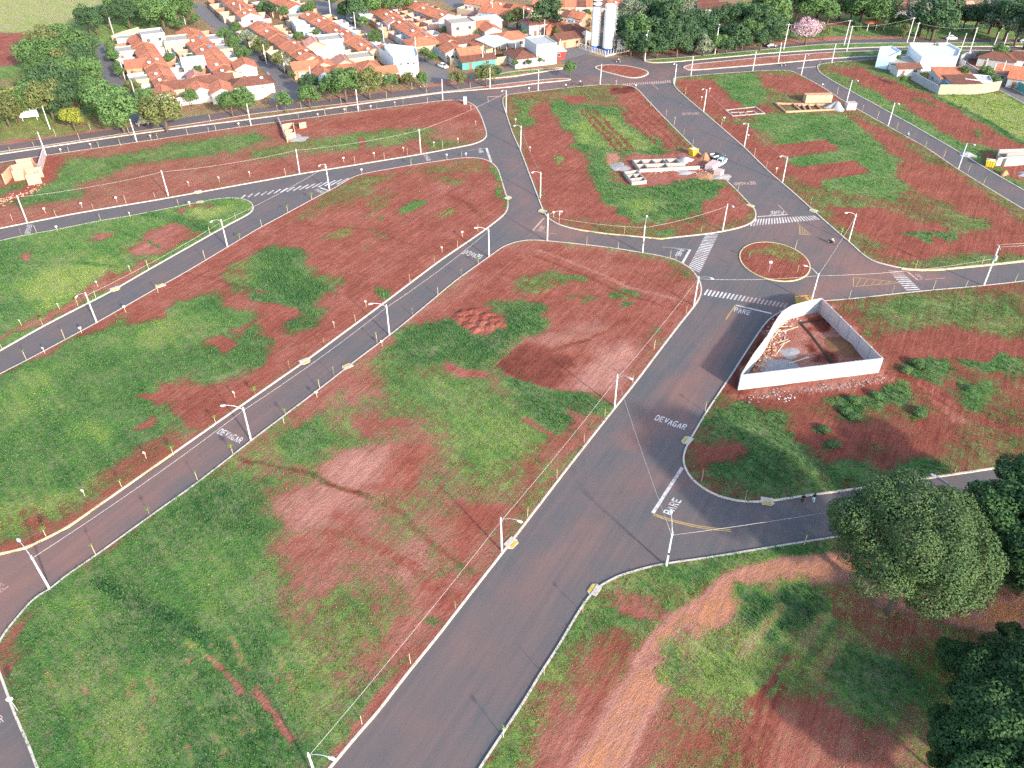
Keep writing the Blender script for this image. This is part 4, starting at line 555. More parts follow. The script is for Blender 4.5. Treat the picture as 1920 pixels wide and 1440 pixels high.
for tri in ([(71.03,144.85),(69.77,141.11),(80.19,142.70)], [(66.53,168.54),(65.22,163.93),(67.69,163.67)]):
    lines('hatch_outline', tri + tri[:1], .14, M_PY); A, B, C = map(Vector, tri)
    for i in range(1, 6):
        p, r = A.lerp(C, i / 6.5), B.lerp(C, i / 6.5 - .1); MB().sheet(bar((p.x, p.y), (r.x, r.y), .12), .013).obj('hatch_stripe', M_PY, ROAD)
lines('lane_line', [(66.26,172.92),(66.53,168.54)], .14, M_PY)

# ---- street furniture --------------------------------------------------------
ORD = 'first second third fourth fifth sixth seventh eighth ninth tenth eleventh twelfth thirteenth fourteenth fifteenth sixteenth seventeenth eighteenth nineteenth twentieth'.split()
M_POLE = plain('pale_concrete_pole', (.58, .57, .54), .75, dirt=(.4, .3, .24)); M_GALV = plain('galvanised_arm', (.55, .57, .58), .45, .4, metal=.4); M_LAMP = plain('white_lamp_housing', (.78, .8, .82), .4)
M_BLACK = plain('black_box', (.03, .03, .035), .5); M_WIRE = plain('pale_weathered_cable', (.5, .46, .42), .6)
def pole_mesh(h, r0, r1): return MB().tube([(0, 0, -.3), (0, 0, h * .12), (0, 0, h)], [r0 * 1.1, r0, r1], 10).mesh('pole', M_POLE, True)
ME_POLE = pole_mesh(6.7, .15, .095); ME_POLE_T = pole_mesh(9.2, .18, .11)
def arm_mesh():
    return MB().tube([(0, 0, 6.15), (.55, 0, 6.7), (1.3, 0, 7.15), (2.1, 0, 7.4), (2.5, 0, 7.42)], .045, 6).box((.02, 0, 6.12), (.34, .34, .08)).mesh('lamp_arm', M_GALV, True)
ME_ARM = arm_mesh()
def head_mesh():
    m = MB(); sec = [(2.35, .05, .05), (2.5, .13, .09), (2.75, .2, .12), (3.05, .17, .1), (3.22, .06, .05)]; V = []; Fs = []
    for x, wv, hv in sec:
        V += [(x, wv * cos(2 * pi * k / 8), 7.42 + hv * sin(2 * pi * k / 8)) for k in range(8)]
    for i in range(4):
        for k in range(8): Fs.append((i * 8 + k, i * 8 + (k + 1) % 8, i * 8 + 8 + (k + 1) % 8, i * 8 + 8 + k))
    return m.add(V, Fs + [tuple(range(7, -1, -1)), tuple(range(32, 40))]).mesh('lamp_head', M_LAMP, True)
ME_HEAD = head_mesh(); ME_GLASS = MB().box((2.85, 0, 7.31), (.35, .2, .05)).mesh('lamp_glass', plain('lamp_glass', (.7, .72, .7), .15, .5)); ME_PHOTO = MB().tube([(2.75, 0, 7.52), (2.75, 0, 7.62)], .05, 6).mesh('photocell', M_BLACK)
ME_METER = MB().box((-.22, 0, 2.6), (.14, .22, .3)).mesh('junction_box', M_BLACK)
LAMPS = {}
def lamp(key, base, head, label, meter=False):
    a = atan2(head[1] - base[1], head[0] - base[0]); t = thing('street_lamp', label, 'street lamp', (*base, KERB_H * .8), a, 'street lamps of the new estate')
    link('pole', ME_POLE, t); link('lamp_arm', ME_ARM, t); hd = link('lamp_head', ME_HEAD, t); link('lamp_glass', ME_GLASS, hd); link('photocell', ME_PHOTO, hd)
    if meter: link('junction_box', ME_METER, t)
    t.rotation_euler = (random.uniform(-.018, .018), random.uniform(-.018, .018), a); LAMPS[key] = Vector((*base, 6.2)); return t
HZ = 7.4
for key, b, hd, lab in [
 (1, (-60.02,65.47), (-61.05,66.38), "street lamp at the lower left bend of the street marked DEVAGAR"),
 (2, (-41.28,94.26), (-42.42,94.04), "street lamp beside the white DEVAGAR lettering in the left street"),
 (3, (-22.90,123.54), (-24.50,122.98), "street lamp halfway along the left DEVAGAR street, near the red earth heaps"),
 (4, (-4.97,153.44), (-6.51,152.89), "street lamp at the upper mouth of the left street by upside-down DEVAGAR lettering"),
 (5, (7.87,160.49), (8.13,160.44), "street lamp on the central lot corner opposite the dusty PARE marking"),
 (6, (28.45,155.10), (28.69,156.10), "street lamp midway along the short cross street leading to the roundabout"),
 (7, (35.80,133.73), (37.45,132.04), "leaning street lamp on the central lot corner between two zebra crossings"),
 (8, (59.23,134.91), (57.81,135.88), "street lamp behind the yellow skip at the walled building plot"),
 (10, (20.59,69.22), (20.68,71.02), "street lamp on the grass corner facing the big PARE marking"),
 (11, (-62.77,157.76), (-63.38,156.35), "street lamp on the second street, close to the rounded tip of the green wedge lot"),
 (12, (-79.33,127.67), (-79.38,126.84), "street lamp on the left stretch of the second street beside tall grass"),
 (13, (-1.38,71.77), (0.55,70.74), "street lamp beside the yellow storm drain on the wide avenue"),
 (14, (17.03,102.46), (18.34,100.98), "street lamp on the wide avenue opposite the DEVAGAR lettering"),
 (15, (75.21,160.49), (72.79,159.66), "street lamp on red earth near the motorcyclist"),
 (16, (48.03,165.36), (48.42,163.08), "street lamp at the building site lot's corner facing the roundabout zebra"),
 (17, (-20.35,40.31), (-18.38,39.62), "street lamp cut by the bottom edge of the picture beside the avenue"),
 (18, (60.13,77.38), (57.92,78.75), "street lamp poking out behind the big round tree"),
 (19, (2.35,213.74), (0.43,211.46), "street lamp on the right kerb of the upper junction street, upper of two"),
 (20, (6.94,182.80), (4.69,180.64), "street lamp on the right kerb of the upper junction street, lower of two"),
 (21, (58.50,243.79), (55.65,240.29), "street lamp beside the upper DEVAGAR lettering of the north-east avenue"),
 (22, (64.37,215.27), (61.41,211.86), "street lamp on the north-east avenue across from the parked truck"),
 (23, (68.88,192.21), (66.18,190.34), "street lamp beside the tilled red earth strips"),
 (24, (105.03,252.46), (105.51,250.27), "street lamp by the brick stack on the far right street"),
 (25, (110.54,232.06), (110.34,228.68), "street lamp in the middle of the far right street"),
 (26, (117.57,200.97), (117.75,199.39), "street lamp across the street from the yellow skip at the right edge"),
 (27, (-45.60,187.42), (-46.27,185.39), "street lamp at the hatched fork of the two left streets"),
 (28, (53.59,269.13), (50.61,263.72), "street lamp at the top corner of the north-east avenue"),
 (29, (98.60,279.88), (98.49,275.95), "street lamp at the top corner of the far right street"),
 (30, (-1.79,242.85), (-3.47,239.33), "street lamp at the top of the junction street near the avenue")]:
    lamp(key, b, hd, lab, key in (10, 8, 6))
# poles without lamps
M_WOOD = plain('weathered_timber', (.3, .24, .19)); M_PORC = plain('insulator', (.45, .4, .36), .3); M_TRAF = plain('transformer_grey', (.45, .48, .5), .5, metal=.3)
POLES = {}
ME_CROSS = MB().box((0, 0, 8.8), (2.0, .1, .12)).mesh('crossarm', M_WOOD); ME_INS = MB().tube([(0, 0, 0), (0, 0, .22)], [.07, .05], 6).mesh('insulator', M_PORC)
ME_BRK = MB().box((0, 0, 6.35), (.3, .3, .1)).tube([(0, 0, 6.3), (.3, 0, 6.3)], .03, 5).mesh('cable_bracket', M_GALV)
def upole(key, base, label, tall=False, rz=0, group='plain concrete poles', double=False):
    t = thing('utility_pole', label, 'utility pole', (*base, 0), rz, group); h = 9.2 if tall else 6.7
    link('pole', ME_POLE_T if tall else ME_POLE, t)
    if tall:
        c = link('crossarm', ME_CROSS, t)
        for x in (-.85, -.3, .3, .85): link('insulator', ME_INS, c, (x, 0, 8.86))
    else: link('cable_bracket', ME_BRK, t)
    if double:
        for s in (0, pi): 
            link('lamp_arm', ME_ARM, t, (0, 0, 2.2), s); link('lamp_head', ME_HEAD, t, (0, 0, 2.2), s)
    t.rotation_euler = (random.uniform(-.02, .02), random.uniform(-.02, .02), rz); POLES[key] = Vector((*base, 6.3 if not tall else 8.9)); return t
fr = [(-126.58,209.59),(-105.48,219.19),(-76.56,231.63),(-47.00,244.26),(-21.88,253.95),(-7.15,265.34),(8.48,263.21),(29.13,269.68),(60.64,278.14),(83.03,284.02),(113.17,293.23),(94.61,294.49)]
for i, p in enumerate(fr): upole(('f', i), p, f"plain pale pole on the frontage road below the main avenue, {ORD[i]} from the left edge")
for i, p in enumerate([(-112.84,169.89),(-84.72,184.01),(-55.19,197.53),(-24.96,211.46)]): upole(('c', i), p, f"plain pale pole on the upper side of the curved street, {ORD[i]} from the left edge")
for i, p in enumerate([(100.57,309.70),(124.72,315.29),(122.98,306.96),(149.78,318.87),(148.81,311.77),(167.19,304.94)]): upole(('t', i), p, f"tall pole with crossarm beside the upper right avenue, {ORD[i]} from the left", True, .15 * i, 'tall poles with crossarms')
for i, p in enumerate([(47.38,295.77),(74.00,304.26)]): upole(('d', i), p, f"tall double-armed lamp post on the green median, {('left', 'right')[i]} of two", True, 1.3, 'tall poles with crossarms', True)
pt = upole('trans', (96.52,141.43), "tall leaning pole with transformer at the right edge of the cross street", True, radians(80)); 
MB().tube([(-.45, 0, 6.2), (-.45, 0, 7.2)], .32, 12).tube([(-.6, 0, 7.2), (-.6, 0, 7.45)], .05, 6).tube([(-.3, 0, 7.2), (-.3, 0, 7.45)], .05, 6).obj('transformer', M_TRAF, pt)
HPL = ["in the grass beside the white billboard", "at the corner of the left block behind the round tree", "on the left street beside the row houses", "at the field corner of the left block", "at the field end of the middle street",
 "tall on the second town street near the top", "beside the parked silver car", "halfway down the street of the blue-grey houses", "at the side of the big white building", "at the corner of the second block's rear row", "in front of the second block's front houses",
 "on the third town street near the top", "tall beside the long yellow yard", "near the grey two-storey house", "in front of the red shopfront", "at the crossroads by the tank compound", "in front of the beige yard wall", "beside the beige walled house", "in the lane behind the beige wall, left one", "in the lane behind the beige wall, lower one",
 "behind the white modern building, left one", "behind the white modern building, right one", "above the brown roofs at the right edge", "at the round grey enclosure", "at the far end of the left block", "in the middle street between parked cars"]
for i, p in enumerate([(-134.61,229.48),(-117.76,252.46),(-129.92,274.71),(-155.07,329.27),(-132.58,345.95),(-74.79,353.54),(-62.22,337.83),(-48.67,319.60),(-34.86,302.27),(-78.16,282.83),(-65.67,266.95),(-8.16,353.54),(4.42,334.68),(12.38,326.24),(17.28,298.99),(27.32,310.39),(-10.10,289.49),(158.10,270.23),(162.80,273.01),(158.22,275.84),(159.46,308.32),(164.76,306.96),(180.06,306.96),(177.18,308.32),(-110.73,350.98),(-86.76,292.60)]):
    upole(('h', i), p, "slim pole " + HPL[i], i in (5, 12), .4 * i, 'poles among the houses')
# cables between poles
def cable(a, b, label, sag=.5, r=.022):
    n = 9; pts = [a.lerp(b, k / n) - Vector((0, 0, sag * 4 * (k / n) * (1 - k / n))) for k in range(n + 1)]
    tag(MB().tube(pts, r, 5).obj('overhead_cable', M_WIRE, smooth=True), label, 'cable', 'overhead cables')
for a, b, lab in [(1, 2, "between the first two lamps of the left street"), (2, 3, "along the left street past the twin storm drains"), (3, 4, "along the left street towards the upper junction"),
 (17, 13, "beside the wide avenue from the bottom edge to the drain lamp"), (13, 14, "beside the wide avenue from the drain lamp upward"), (14, 7, "beside the wide avenue up to the leaning lamp"), (7, 8, "across the roundabout exit to the yellow skip lamp"),
 (8, 15, "crossing the road from the skip lamp over the motorcyclist"), (10, 14, "slanting across the wide avenue above the PARE marking"), (10, 18, "from the grass corner lamp to the lamp behind the big tree"), (12, 11, "along the second street beside the wedge lot"), (11, 27, "along the second street to the hatched fork"),
 (5, 6, "along the short cross street"), (6, 16, "from the cross street to the roundabout zebra corner"), (19, 20, "along the right kerb of the upper junction street"), (21, 22, "along the upper north-east avenue"), (22, 23, "along the lower north-east avenue")]:
    cable(LAMPS[a], LAMPS[b], 'thin pale overhead cable ' + lab)
cable(LAMPS[8], POLES['trans'] - Vector((0, 0, 2.6)), 'thin pale overhead cable from the skip lamp to the transformer pole', .9)
for i in range(3): cable(POLES['c', i], POLES['c', i + 1], f"thin pale overhead cable above the curved street, {ORD[i]} span from the left", .6)
cable(POLES['c', 3], LAMPS[30], 'thin pale overhead cable crossing the upper junction from the curved street', .6)
cable(POLES['c', 0], Vector((*(-130.83,159.99), 6.3)), 'thin pale overhead cable leaving the curved street over the left edge')
e_ = Vector((*(130.76,148.16), 8.9))
for dz in (0, .25): cable(POLES['trans'] + Vector((0, dz * 2, dz)), e_ + Vector((0, dz * 2, dz)), f"thin pale overhead cable from the transformer pole over the right edge, {'rear' if dz else 'front'} one", .5)
for i in range(5): cable(POLES['t', i], POLES['t', i + 1], f"thin pale overhead cable along the upper right avenue, {ORD[i]} span from the left", .8)

# storm drains ------------------------------------------------------------------
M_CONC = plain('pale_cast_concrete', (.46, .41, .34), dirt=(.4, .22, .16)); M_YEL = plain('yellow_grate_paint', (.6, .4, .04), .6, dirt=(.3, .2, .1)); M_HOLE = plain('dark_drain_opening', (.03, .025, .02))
ME_D1 = MB().prism([(-1.3, 0), (-.8, .75), (.8, .75), (1.3, 0)], 0, .1).mesh('apron', M_CONC); ME_D2 = MB().prism([(-1.1, -1.0), (1.1, -1.0), (1.1, -.02), (-1.1, -.02)], 0, .2).mesh('cover_slab', M_CONC)
ME_D3 = MB().box((0, .36, .085), (1.5, .5, .05)).mesh('inlet_opening', M_HOLE); ME_D4 = MB().box((0, 0, 0), (1.55, .13, .06)).mesh('grate_bar', M_YEL)
for i, (c, d, lab) in enumerate([((-37.01,115.15), (-32.03,108.80), "on the upper kerb of the left street"), ((-29.27,113.87), (-34.07,119.92), "on the lower kerb of the left street"), ((-80.66,139.96), (-77.28,136.50), "on the wedge lot's kerb"), ((-71.95,141.43), (-74.91,144.85), "on the second street's lower kerb"),
  ((0.00,73.09), (3.59,70.30), "on the wide avenue beside a street lamp"), ((10.59,65.39), (7.04,67.62), "at the grassy corner below the avenue"), ((27.60,94.26), (23.26,97.60), "below the DEVAGAR lettering of the avenue"), ((36.99,80.89), (36.16,76.98), "near the two walking people"),
  ((71.75,175.74), (65.94,170.43), "right of the upper zebra crossing"), ((-78.02,186.17), (-76.64,183.40), "on the upper kerb of the curved street"), ((-75.94,180.70), (-77.35,184.01), "on the lower kerb of the curved street"), ((7.12,175.46), (4.38,171.81), "by the dusty PARE marking"), ((-0.92,182.80), (1.95,180.99), "on the west lot's rounded corner"), ((57.67,178.63), (61.31,181.89), "at the building site lot's corner")]):
    a = atan2(d[1] - c[1], d[0] - c[0]) - pi / 2; t = thing('storm_drain', 'pale concrete storm drain with yellow grate bars ' + lab, 'storm drain', (*c, .02), a, 'storm drain inlets'); t.scale = (.82, .82, 1)
    link('apron', ME_D1, t); link('cover_slab', ME_D2, t); q = link('inlet_opening', ME_D3, t)
    for yy in (.2, .36, .52): link('grate_bar', ME_D4, q, (0, yy, .12))

# saplings tied to stakes -----------------------------------------------------
M_STAKE = plain('pale_timber_stake', (.62, .5, .34)); M_SAPL = plain('young_leaves', (.11, .2, .03), .7, var=.4, scale=6); M_STEM = plain('thin_stem', (.18, .13, .08)); M_SIGN = plain('white_sign_plate', (.62, .62, .62), .5, var=.05); M_TIE = plain('green_tie', (.1, .2, .06))
def leaf_ball(n, r, z, sz, seed):
    rng = np.random.default_rng(seed); d = rng.normal(size=(n, 3)); d /= np.linalg.norm(d, axis=1)[:, None]; c = d * (r * rng.uniform(.3, 1, (n, 1))) * (1, 1, .8) + (0, 0, z)
    a = rng.normal(size=(n, 3)); a /= np.linalg.norm(a, axis=1)[:, None]; b = np.cross(a, d); b /= np.linalg.norm(b, axis=1)[:, None] + 1e-9
    V = np.stack([c - a * sz, c - b * sz * .5, c + a * sz, c + b * sz * .5], 1).reshape(-1, 3); return V, np.arange(n * 4).reshape(-1, 4)
SAPV = []
for k, (h, n, r) in enumerate([(1.9, 0, .2), (2.0, 26, .28), (1.7, 50, .38), (1.8, 14, .2), (1.5, 90, .5)]):
    t = link('tmp', None); 
    meS = MB().tube([(0, 0, -.2), (.03, 0, h)], .03, 6).mesh('stake', M_STAKE); meT = MB().tube([(.1, 0, 0), (.08, .02, h * .55), (.06, .01, h * 1.0)], [.025, .02, .01], 5).mesh('stem', M_STEM)
    meL = np_mesh('leaves', *leaf_ball(max(n, 8), r, h * .95, .1 if n else .05, k), M_SAPL); SAPV.append((meS, meT, meL, MB().box((.06, 0, h * .6), (.12, .1, .05)).mesh('tie', M_TIE))); bpy.data.objects.remove(t)
SAP_LINES = [
 ("upper kerb of the left street from the lower left", [(-64.55,74.33),(-57.68,83.80),(-52.49,90.94),(-48.01,98.26),(-43.46,105.57),(-39.12,112.61),(-34.39,120.09),(-29.90,127.86),(-25.33,135.30),(-20.94,142.27),(-16.48,149.97),(-11.99,157.28),(-7.78,165.09)]),
 ("lower kerb of the left street from the lower left", [(-56.36,71.12),(-51.47,78.09),(-46.93,85.24),(-43.30,91.18),(-37.13,100.26),(-32.85,107.31),(-30.99,110.76),(-24.95,121.29),(-19.22,130.28),(-14.89,137.50),(-10.55,145.07),(-7.17,150.20)]),
 ("lower kerb of the second street from the left edge", [(-87.03,115.63),(-83.01,122.15),(-71.38,138.52),(-66.06,152.27),(-60.99,161.24),(-57.62,167.47),(-53.24,174.89),(-48.86,181.59)]),
 ("wedge lot's lower kerb from the left edge", [(-93.24,119.25),(-89.20,126.76),(-85.40,133.53),(-83.23,136.70),(-76.76,148.16),(-68.45,163.80),(-64.75,171.53)]),
 ("upper kerb of the curved street from the left edge", [(-107.25,172.64),(-99.97,176.31),(-93.52,179.81),(-87.58,182.80),(-58.49,196.18),(-49.03,200.27),(-41.79,204.14),(-34.33,207.02),(-28.42,209.59),(-19.18,214.50)]),
 ("lower kerb of the curved street from the left edge", [(-110.89,163.28),(-108.12,164.57),(-96.04,170.71),(-80.46,178.63),(-26.76,203.07),(-13.56,208.12)]),
 ("left kerb of the wide avenue from the bottom edge", [(-16.74,46.97),(-12.08,54.59),(-7.16,62.25),(2.20,77.99),(6.71,85.58),(11.36,93.76),(15.21,99.99),(20.82,108.94),(25.87,118.75),(33.78,130.84)]),
 ("right kerb of the wide avenue from the bottom edge", [(-0.94,45.43),(3.77,53.04),(8.89,61.77),(31.90,101.35)]),
 ("side street below the walled plot from the left", [(33.91,81.32),(39.98,72.71),(66.92,87.06)]),
 ("short cross street to the roundabout from the left", [(16.54,158.50),(23.36,157.03),(25.40,163.80),(34.08,152.74),(35.27,152.27),(42.96,164.57)]),
 ("right-hand cross street from the roundabout", [(67.37,136.50),(76.50,138.11),(85.31,148.38),(85.45,139.76),(92.53,140.80),(100.36,150.43),(103.48,142.70)]),
 ("roundabout island from the left", [(51.06,152.51),(62.33,157.03),(59.99,147.04)]),
 ("right kerb of the north-east avenue from the top", [(55.74,260.06),(58.06,247.58),(61.38,231.63),(65.83,209.59),(67.09,201.32),(72.05,178.92),(74.62,163.80)]),
 ("left kerb of the north-east avenue from the top", [(43.02,248.54),(46.60,240.54),(47.81,232.93),(49.34,225.28),(50.51,217.22),(56.54,187.42)]),
 ("left kerb of the far right street from the top", [(102.28,266.41),(104.45,260.06),(107.55,245.20),(109.64,238.26),(112.07,229.48),(113.68,224.04),(114.84,215.66),(116.67,208.12),(119.17,198.90),(119.65,191.24)]),
 ("right kerb of the far right street from the top", [(110.12,261.10),(113.82,247.58),(118.63,234.69),(122.13,219.19)]),
 ("frontage road verge from the left edge", [(-121.33,211.84),(-114.54,215.27),(-108.77,216.05),(-100.46,221.60),(-92.90,224.45),(-85.78,227.79),(-64.02,238.26),(-56.52,241.00),(-50.44,243.32),(-41.54,246.15),(-33.91,250.00)]),
 ("avenue median from the left edge", [(-137.22,211.46),(-132.26,214.89),(-122.04,220.39),(-110.34,226.11),(-89.63,235.57),(-72.03,245.20),(-65.06,247.10),(-53.44,251.47),(-39.86,256.47),(-27.49,260.58),(-13.62,265.87)]),
 ("avenue's outer verge from the left edge", [(-130.28,223.63),(-107.88,235.57),(-122.62,229.06),(-83.05,246.62),(-91.00,248.54),(-32.54,264.80),(-28.07,267.49)]),
]
for ln, pts in SAP_LINES:
    for i, p in enumerate(pts):
        v = random.choice([0, 0, 1, 1, 2, 3, 4]) if 'lower' in ln or 'wide' in ln else random.choice([0, 0, 0, 1, 3, 2])
        t = thing('staked_sapling', f"staked sapling, {ORD[i]} on the {ln}", 'sapling', (*p, KERB_H), random.uniform(0, 6.3), 'staked saplings along the kerbs'); s = random.uniform(.85, 1.15); t.scale = (s, s, s)
        for nm, me in zip(('stake', 'stem', 'leaves', 'tie'), SAPV[v]): link(nm, me, t)
# lot markers ----------------------------------------------------------------
ME_MS = MB().box((0, 0, .55), (.05, .05, 1.3)).mesh('stake', M_STAKE); ME_MP = MB().box((0, -.04, 1.25), (.46, .03, .38)).mesh('sign_plate', M_SIGN)
MARK_LINES = [
 ("west lot along the left street from the lower left", [(-62.35,81.96),(-56.28,89.98),(-46.69,104.85),(-33.67,126.04),(-28.65,133.34),(-15.26,155.34),(-11.18,162.51)]),
 ("centre lot along the left street from the lower left", [(-36.94,98.26),(-32.84,104.85),(-23.77,119.76)]),
 ("north strip's lower edge from the left edge", [(-116.60,170.71),(-110.53,174.32),(-103.01,177.18),(-95.95,180.40),(-81.28,189.31),(-74.45,192.21),(-67.56,195.51),(-44.89,204.85),(-37.21,208.12),(-29.67,211.84),(-21.63,215.66),(-15.11,218.40),(-10.66,232.06),(-12.62,245.67)]),
 ("wedge lot's upper edge from the left edge", [(-103.50,165.09),(-89.58,172.09),(-77.35,177.76)]), ("wedge lot's lower edge from the left edge", [(-93.17,126.58),(-88.55,132.37),(-84.47,140.80),(-80.18,147.04)]),
 ("west lot's upper edge from the left edge", [(-84.58,117.59),(-80.66,124.07),(-75.24,131.41),(-38.91,197.19),(-17.52,207.02),(-12.39,207.75)]),
 ("frontage road edge of the north strip from the left", [(-122.87,210.71),(-116.29,214.50),(-101.99,220.79),(-87.41,226.53),(-79.66,230.34),(-58.10,238.26),(-50.78,242.39),(-43.22,245.20),(-36.24,248.54),(-26.43,251.96)]),
 ("building site lot's rim from the top left", [(5.52,262.15),(34.37,269.13),(40.37,264.80),(1.10,233.81),(4.98,212.22),(9.78,172.36)]),
 ("north-east lot's rim from the top", [(63.76,261.63),(59.65,253.45),(62.89,235.13),(66.78,221.19),(68.72,197.87),(101.42,265.87),(112.27,222.00)]),
]
for ln, pts in MARK_LINES:
    for i, p in enumerate(pts):
        t = thing('lot_marker', f"white plate, {ORD[i]} on the {ln}", 'marker sign', (*p, KERB_H), random.uniform(-.9, .5), 'white lot marker plates')
        link('stake', ME_MS, t); link('sign_plate', ME_MP, t)
# round traffic signs
M_RED = plain('red_sign_face', (.55, .03, .03), .5)
def rsign(p, lab, mat, back, rz):
    t = thing('traffic_sign', lab, 'traffic sign', (*p, KERB_H), rz); MB().tube([(0, 0, -.2), (0, 0, 2.4)], .035, 8).obj('post', M_GALV, t)
    MB().tube([(0, -.05, 2.4), (0, -.08, 2.4)], .36, 12 if back else 8).obj('sign_disc', mat, t)
rsign((53.83,146.60), "round white sign on a post on the roundabout island", M_SIGN, 1, 2.8); rsign((10.89,169.08), "round pale sign on a post at the dusty PARE corner", M_SIGN, 1, 1.2); rsign((28.22,84.91), "red stop sign in the grass at the PARE corner", M_RED, 0, -2.2)
rsign((-55.96,48.62), "round white sign leaning at the lower left kerb", M_SIGN, 1, .4); rsign((107.13,288.26), "red octagonal stop sign at the top of the far right street", M_RED, 0, 2.5)

# ---- building materials -----------------------------------------------------
def tile_mat(name, c):
    t = NT(name, .85, .15); r = t.objrand(); n = t.noise(.8, 5, .7, t.obj); wv = t.n('ShaderNodeTexWave', wave_type='BANDS', bands_direction='X'); wv.inputs['Scale'].default_value = 1.5; wv.inputs['Distortion'].default_value = .3; t.t.links.new(t.obj, wv.inputs['Vector'])
    cc = t.mix(1., c, t.mapr(n, .3, .7, .75, 1.2), 'MULTIPLY'); cc = t.mix(1., cc, t.mapr(r, 0, 1, .82, 1.12), 'MULTIPLY'); cc = t.mix(1., cc, t.mapr(wv.outputs['Fac'], 0, 1, .78, 1.08), 'MULTIPLY')
    cc = t.mix(t.mapr(t.noise(.5, 6, .75, t.obj), .55, .8, 0, .5), cc, (.16, .1, .08)); t.col(cc); t.bump(wv.outputs['Fac'], .6, .06); return t.m
M_TILE = tile_mat('terracotta_tiles', (.5, .18, .1)); M_TILEB = tile_mat('brown_tiles', (.18, .078, .055)); M_TILEP = tile_mat('pink_tiles', (.55, .26, .19)); M_METAL = plain('white_metal_sheet', (.5, .5, .5), .45, dirt=(.5, .45, .4)); M_FIBRE = plain('grey_fibre_cement', (.4, .39, .37), dirt=(.22, .2, .18)); M_TILES = {'t': M_TILE, 'b': M_TILEB, 'p': M_TILEP, 'm': M_METAL, 'f': M_FIBRE}
WALLC = {'white': (.72, .71, .68), 'cream': (.6, .5, .35), 'peach': (.58, .36, .23), 'blue': (.42, .62, .72), 'yellow': (.68, .52, .2), 'grey': (.42, .42, .43), 'brick': (.5, .24, .15), 'pink': (.66, .43, .38), 'teal': (.12, .38, .34), 'palegrey': (.5, .51, .52), 'beige': (.42, .37, .28), 'lime': (.6, .66, .16), 'red': (.5, .06, .06)}
WALLC = {k: tuple(.74 * x for x in v) for k, v in WALLC.items()}
def wallm(c): return plain(c + '_rendered_wall', WALLC[c], .85, .15, .12, .8, dirt=(WALLC[c][0] * .6, WALLC[c][1] * .5, WALLC[c][2] * .45))
M_GLASS = plain('dark_window_glass', (.03, .04, .05), .15, .6, var=.1); M_FRAME = plain('window_frame', (.45, .4, .36), .6); M_DOOR = plain('brown_door', (.2, .11, .06), .6); M_TANK = plain('water_tank_blue', (.08, .2, .4), .5); M_DISH = plain('white_dish', (.8, .8, .78), .5); M_SLAB = plain('roof_slab', (.34, .31, .27), .9, dirt=(.3, .27, .24))
_wm = {}
def window(parent, x, y, z, w_, h_, ang):
    k = (w_, h_)
    if k not in _wm:
        fr = MB(); fr.box((0, 0, h_ / 2), (w_, .08, .07)).box((0, 0, -h_ / 2), (w_ + .2, .16, .07)).box((-w_ / 2, 0, 0), (.07, .08, h_)).box((w_ / 2, 0, 0), (.07, .08, h_)).box((0, 0, 0), (.05, .06, h_))
        _wm[k] = (fr.mesh('window', M_FRAME), MB().box((0, .01, 0), (w_ - .06, .05, h_ - .06)).mesh('pane', M_GLASS))
    o = link('window', _wm[k][0], parent, (x, y, z), ang); link('pane', _wm[k][1], o); return o
ME_DOOR = MB().box((0, 0, 1.05), (.95, .08, 2.1)).mesh('door', M_DOOR); ME_DH = MB().ball((.35, -.08, 1.0), .05, 6, 4).mesh('door_handle', M_GALV)
ME_DISH = MB().add([(.55 * cos(a), .1 * (0) + .55 * sin(a) * .8, .5 + .55 * sin(a) * .5) for a in np.linspace(0, 2 * pi, 11)[:-1]] + [(0, .18, .42)], [(i, (i + 1) % 10, 10) for i in range(10)]).tube([(0, .15, 0), (0, .15, .45)], .04, 5).mesh('satellite_dish', M_DISH)
ME_WT = MB().tube([(0, 0, 0), (0, 0, .9), (0, 0, 1.05)], [.62, .7, .45], 12).mesh('water_tank', M_TANK); ME_WT2 = MB().tube([(0, 0, 0), (0, 0, .8), (0, 0, .95)], [.55, .62, .4], 12).mesh('water_tank', M_METAL)
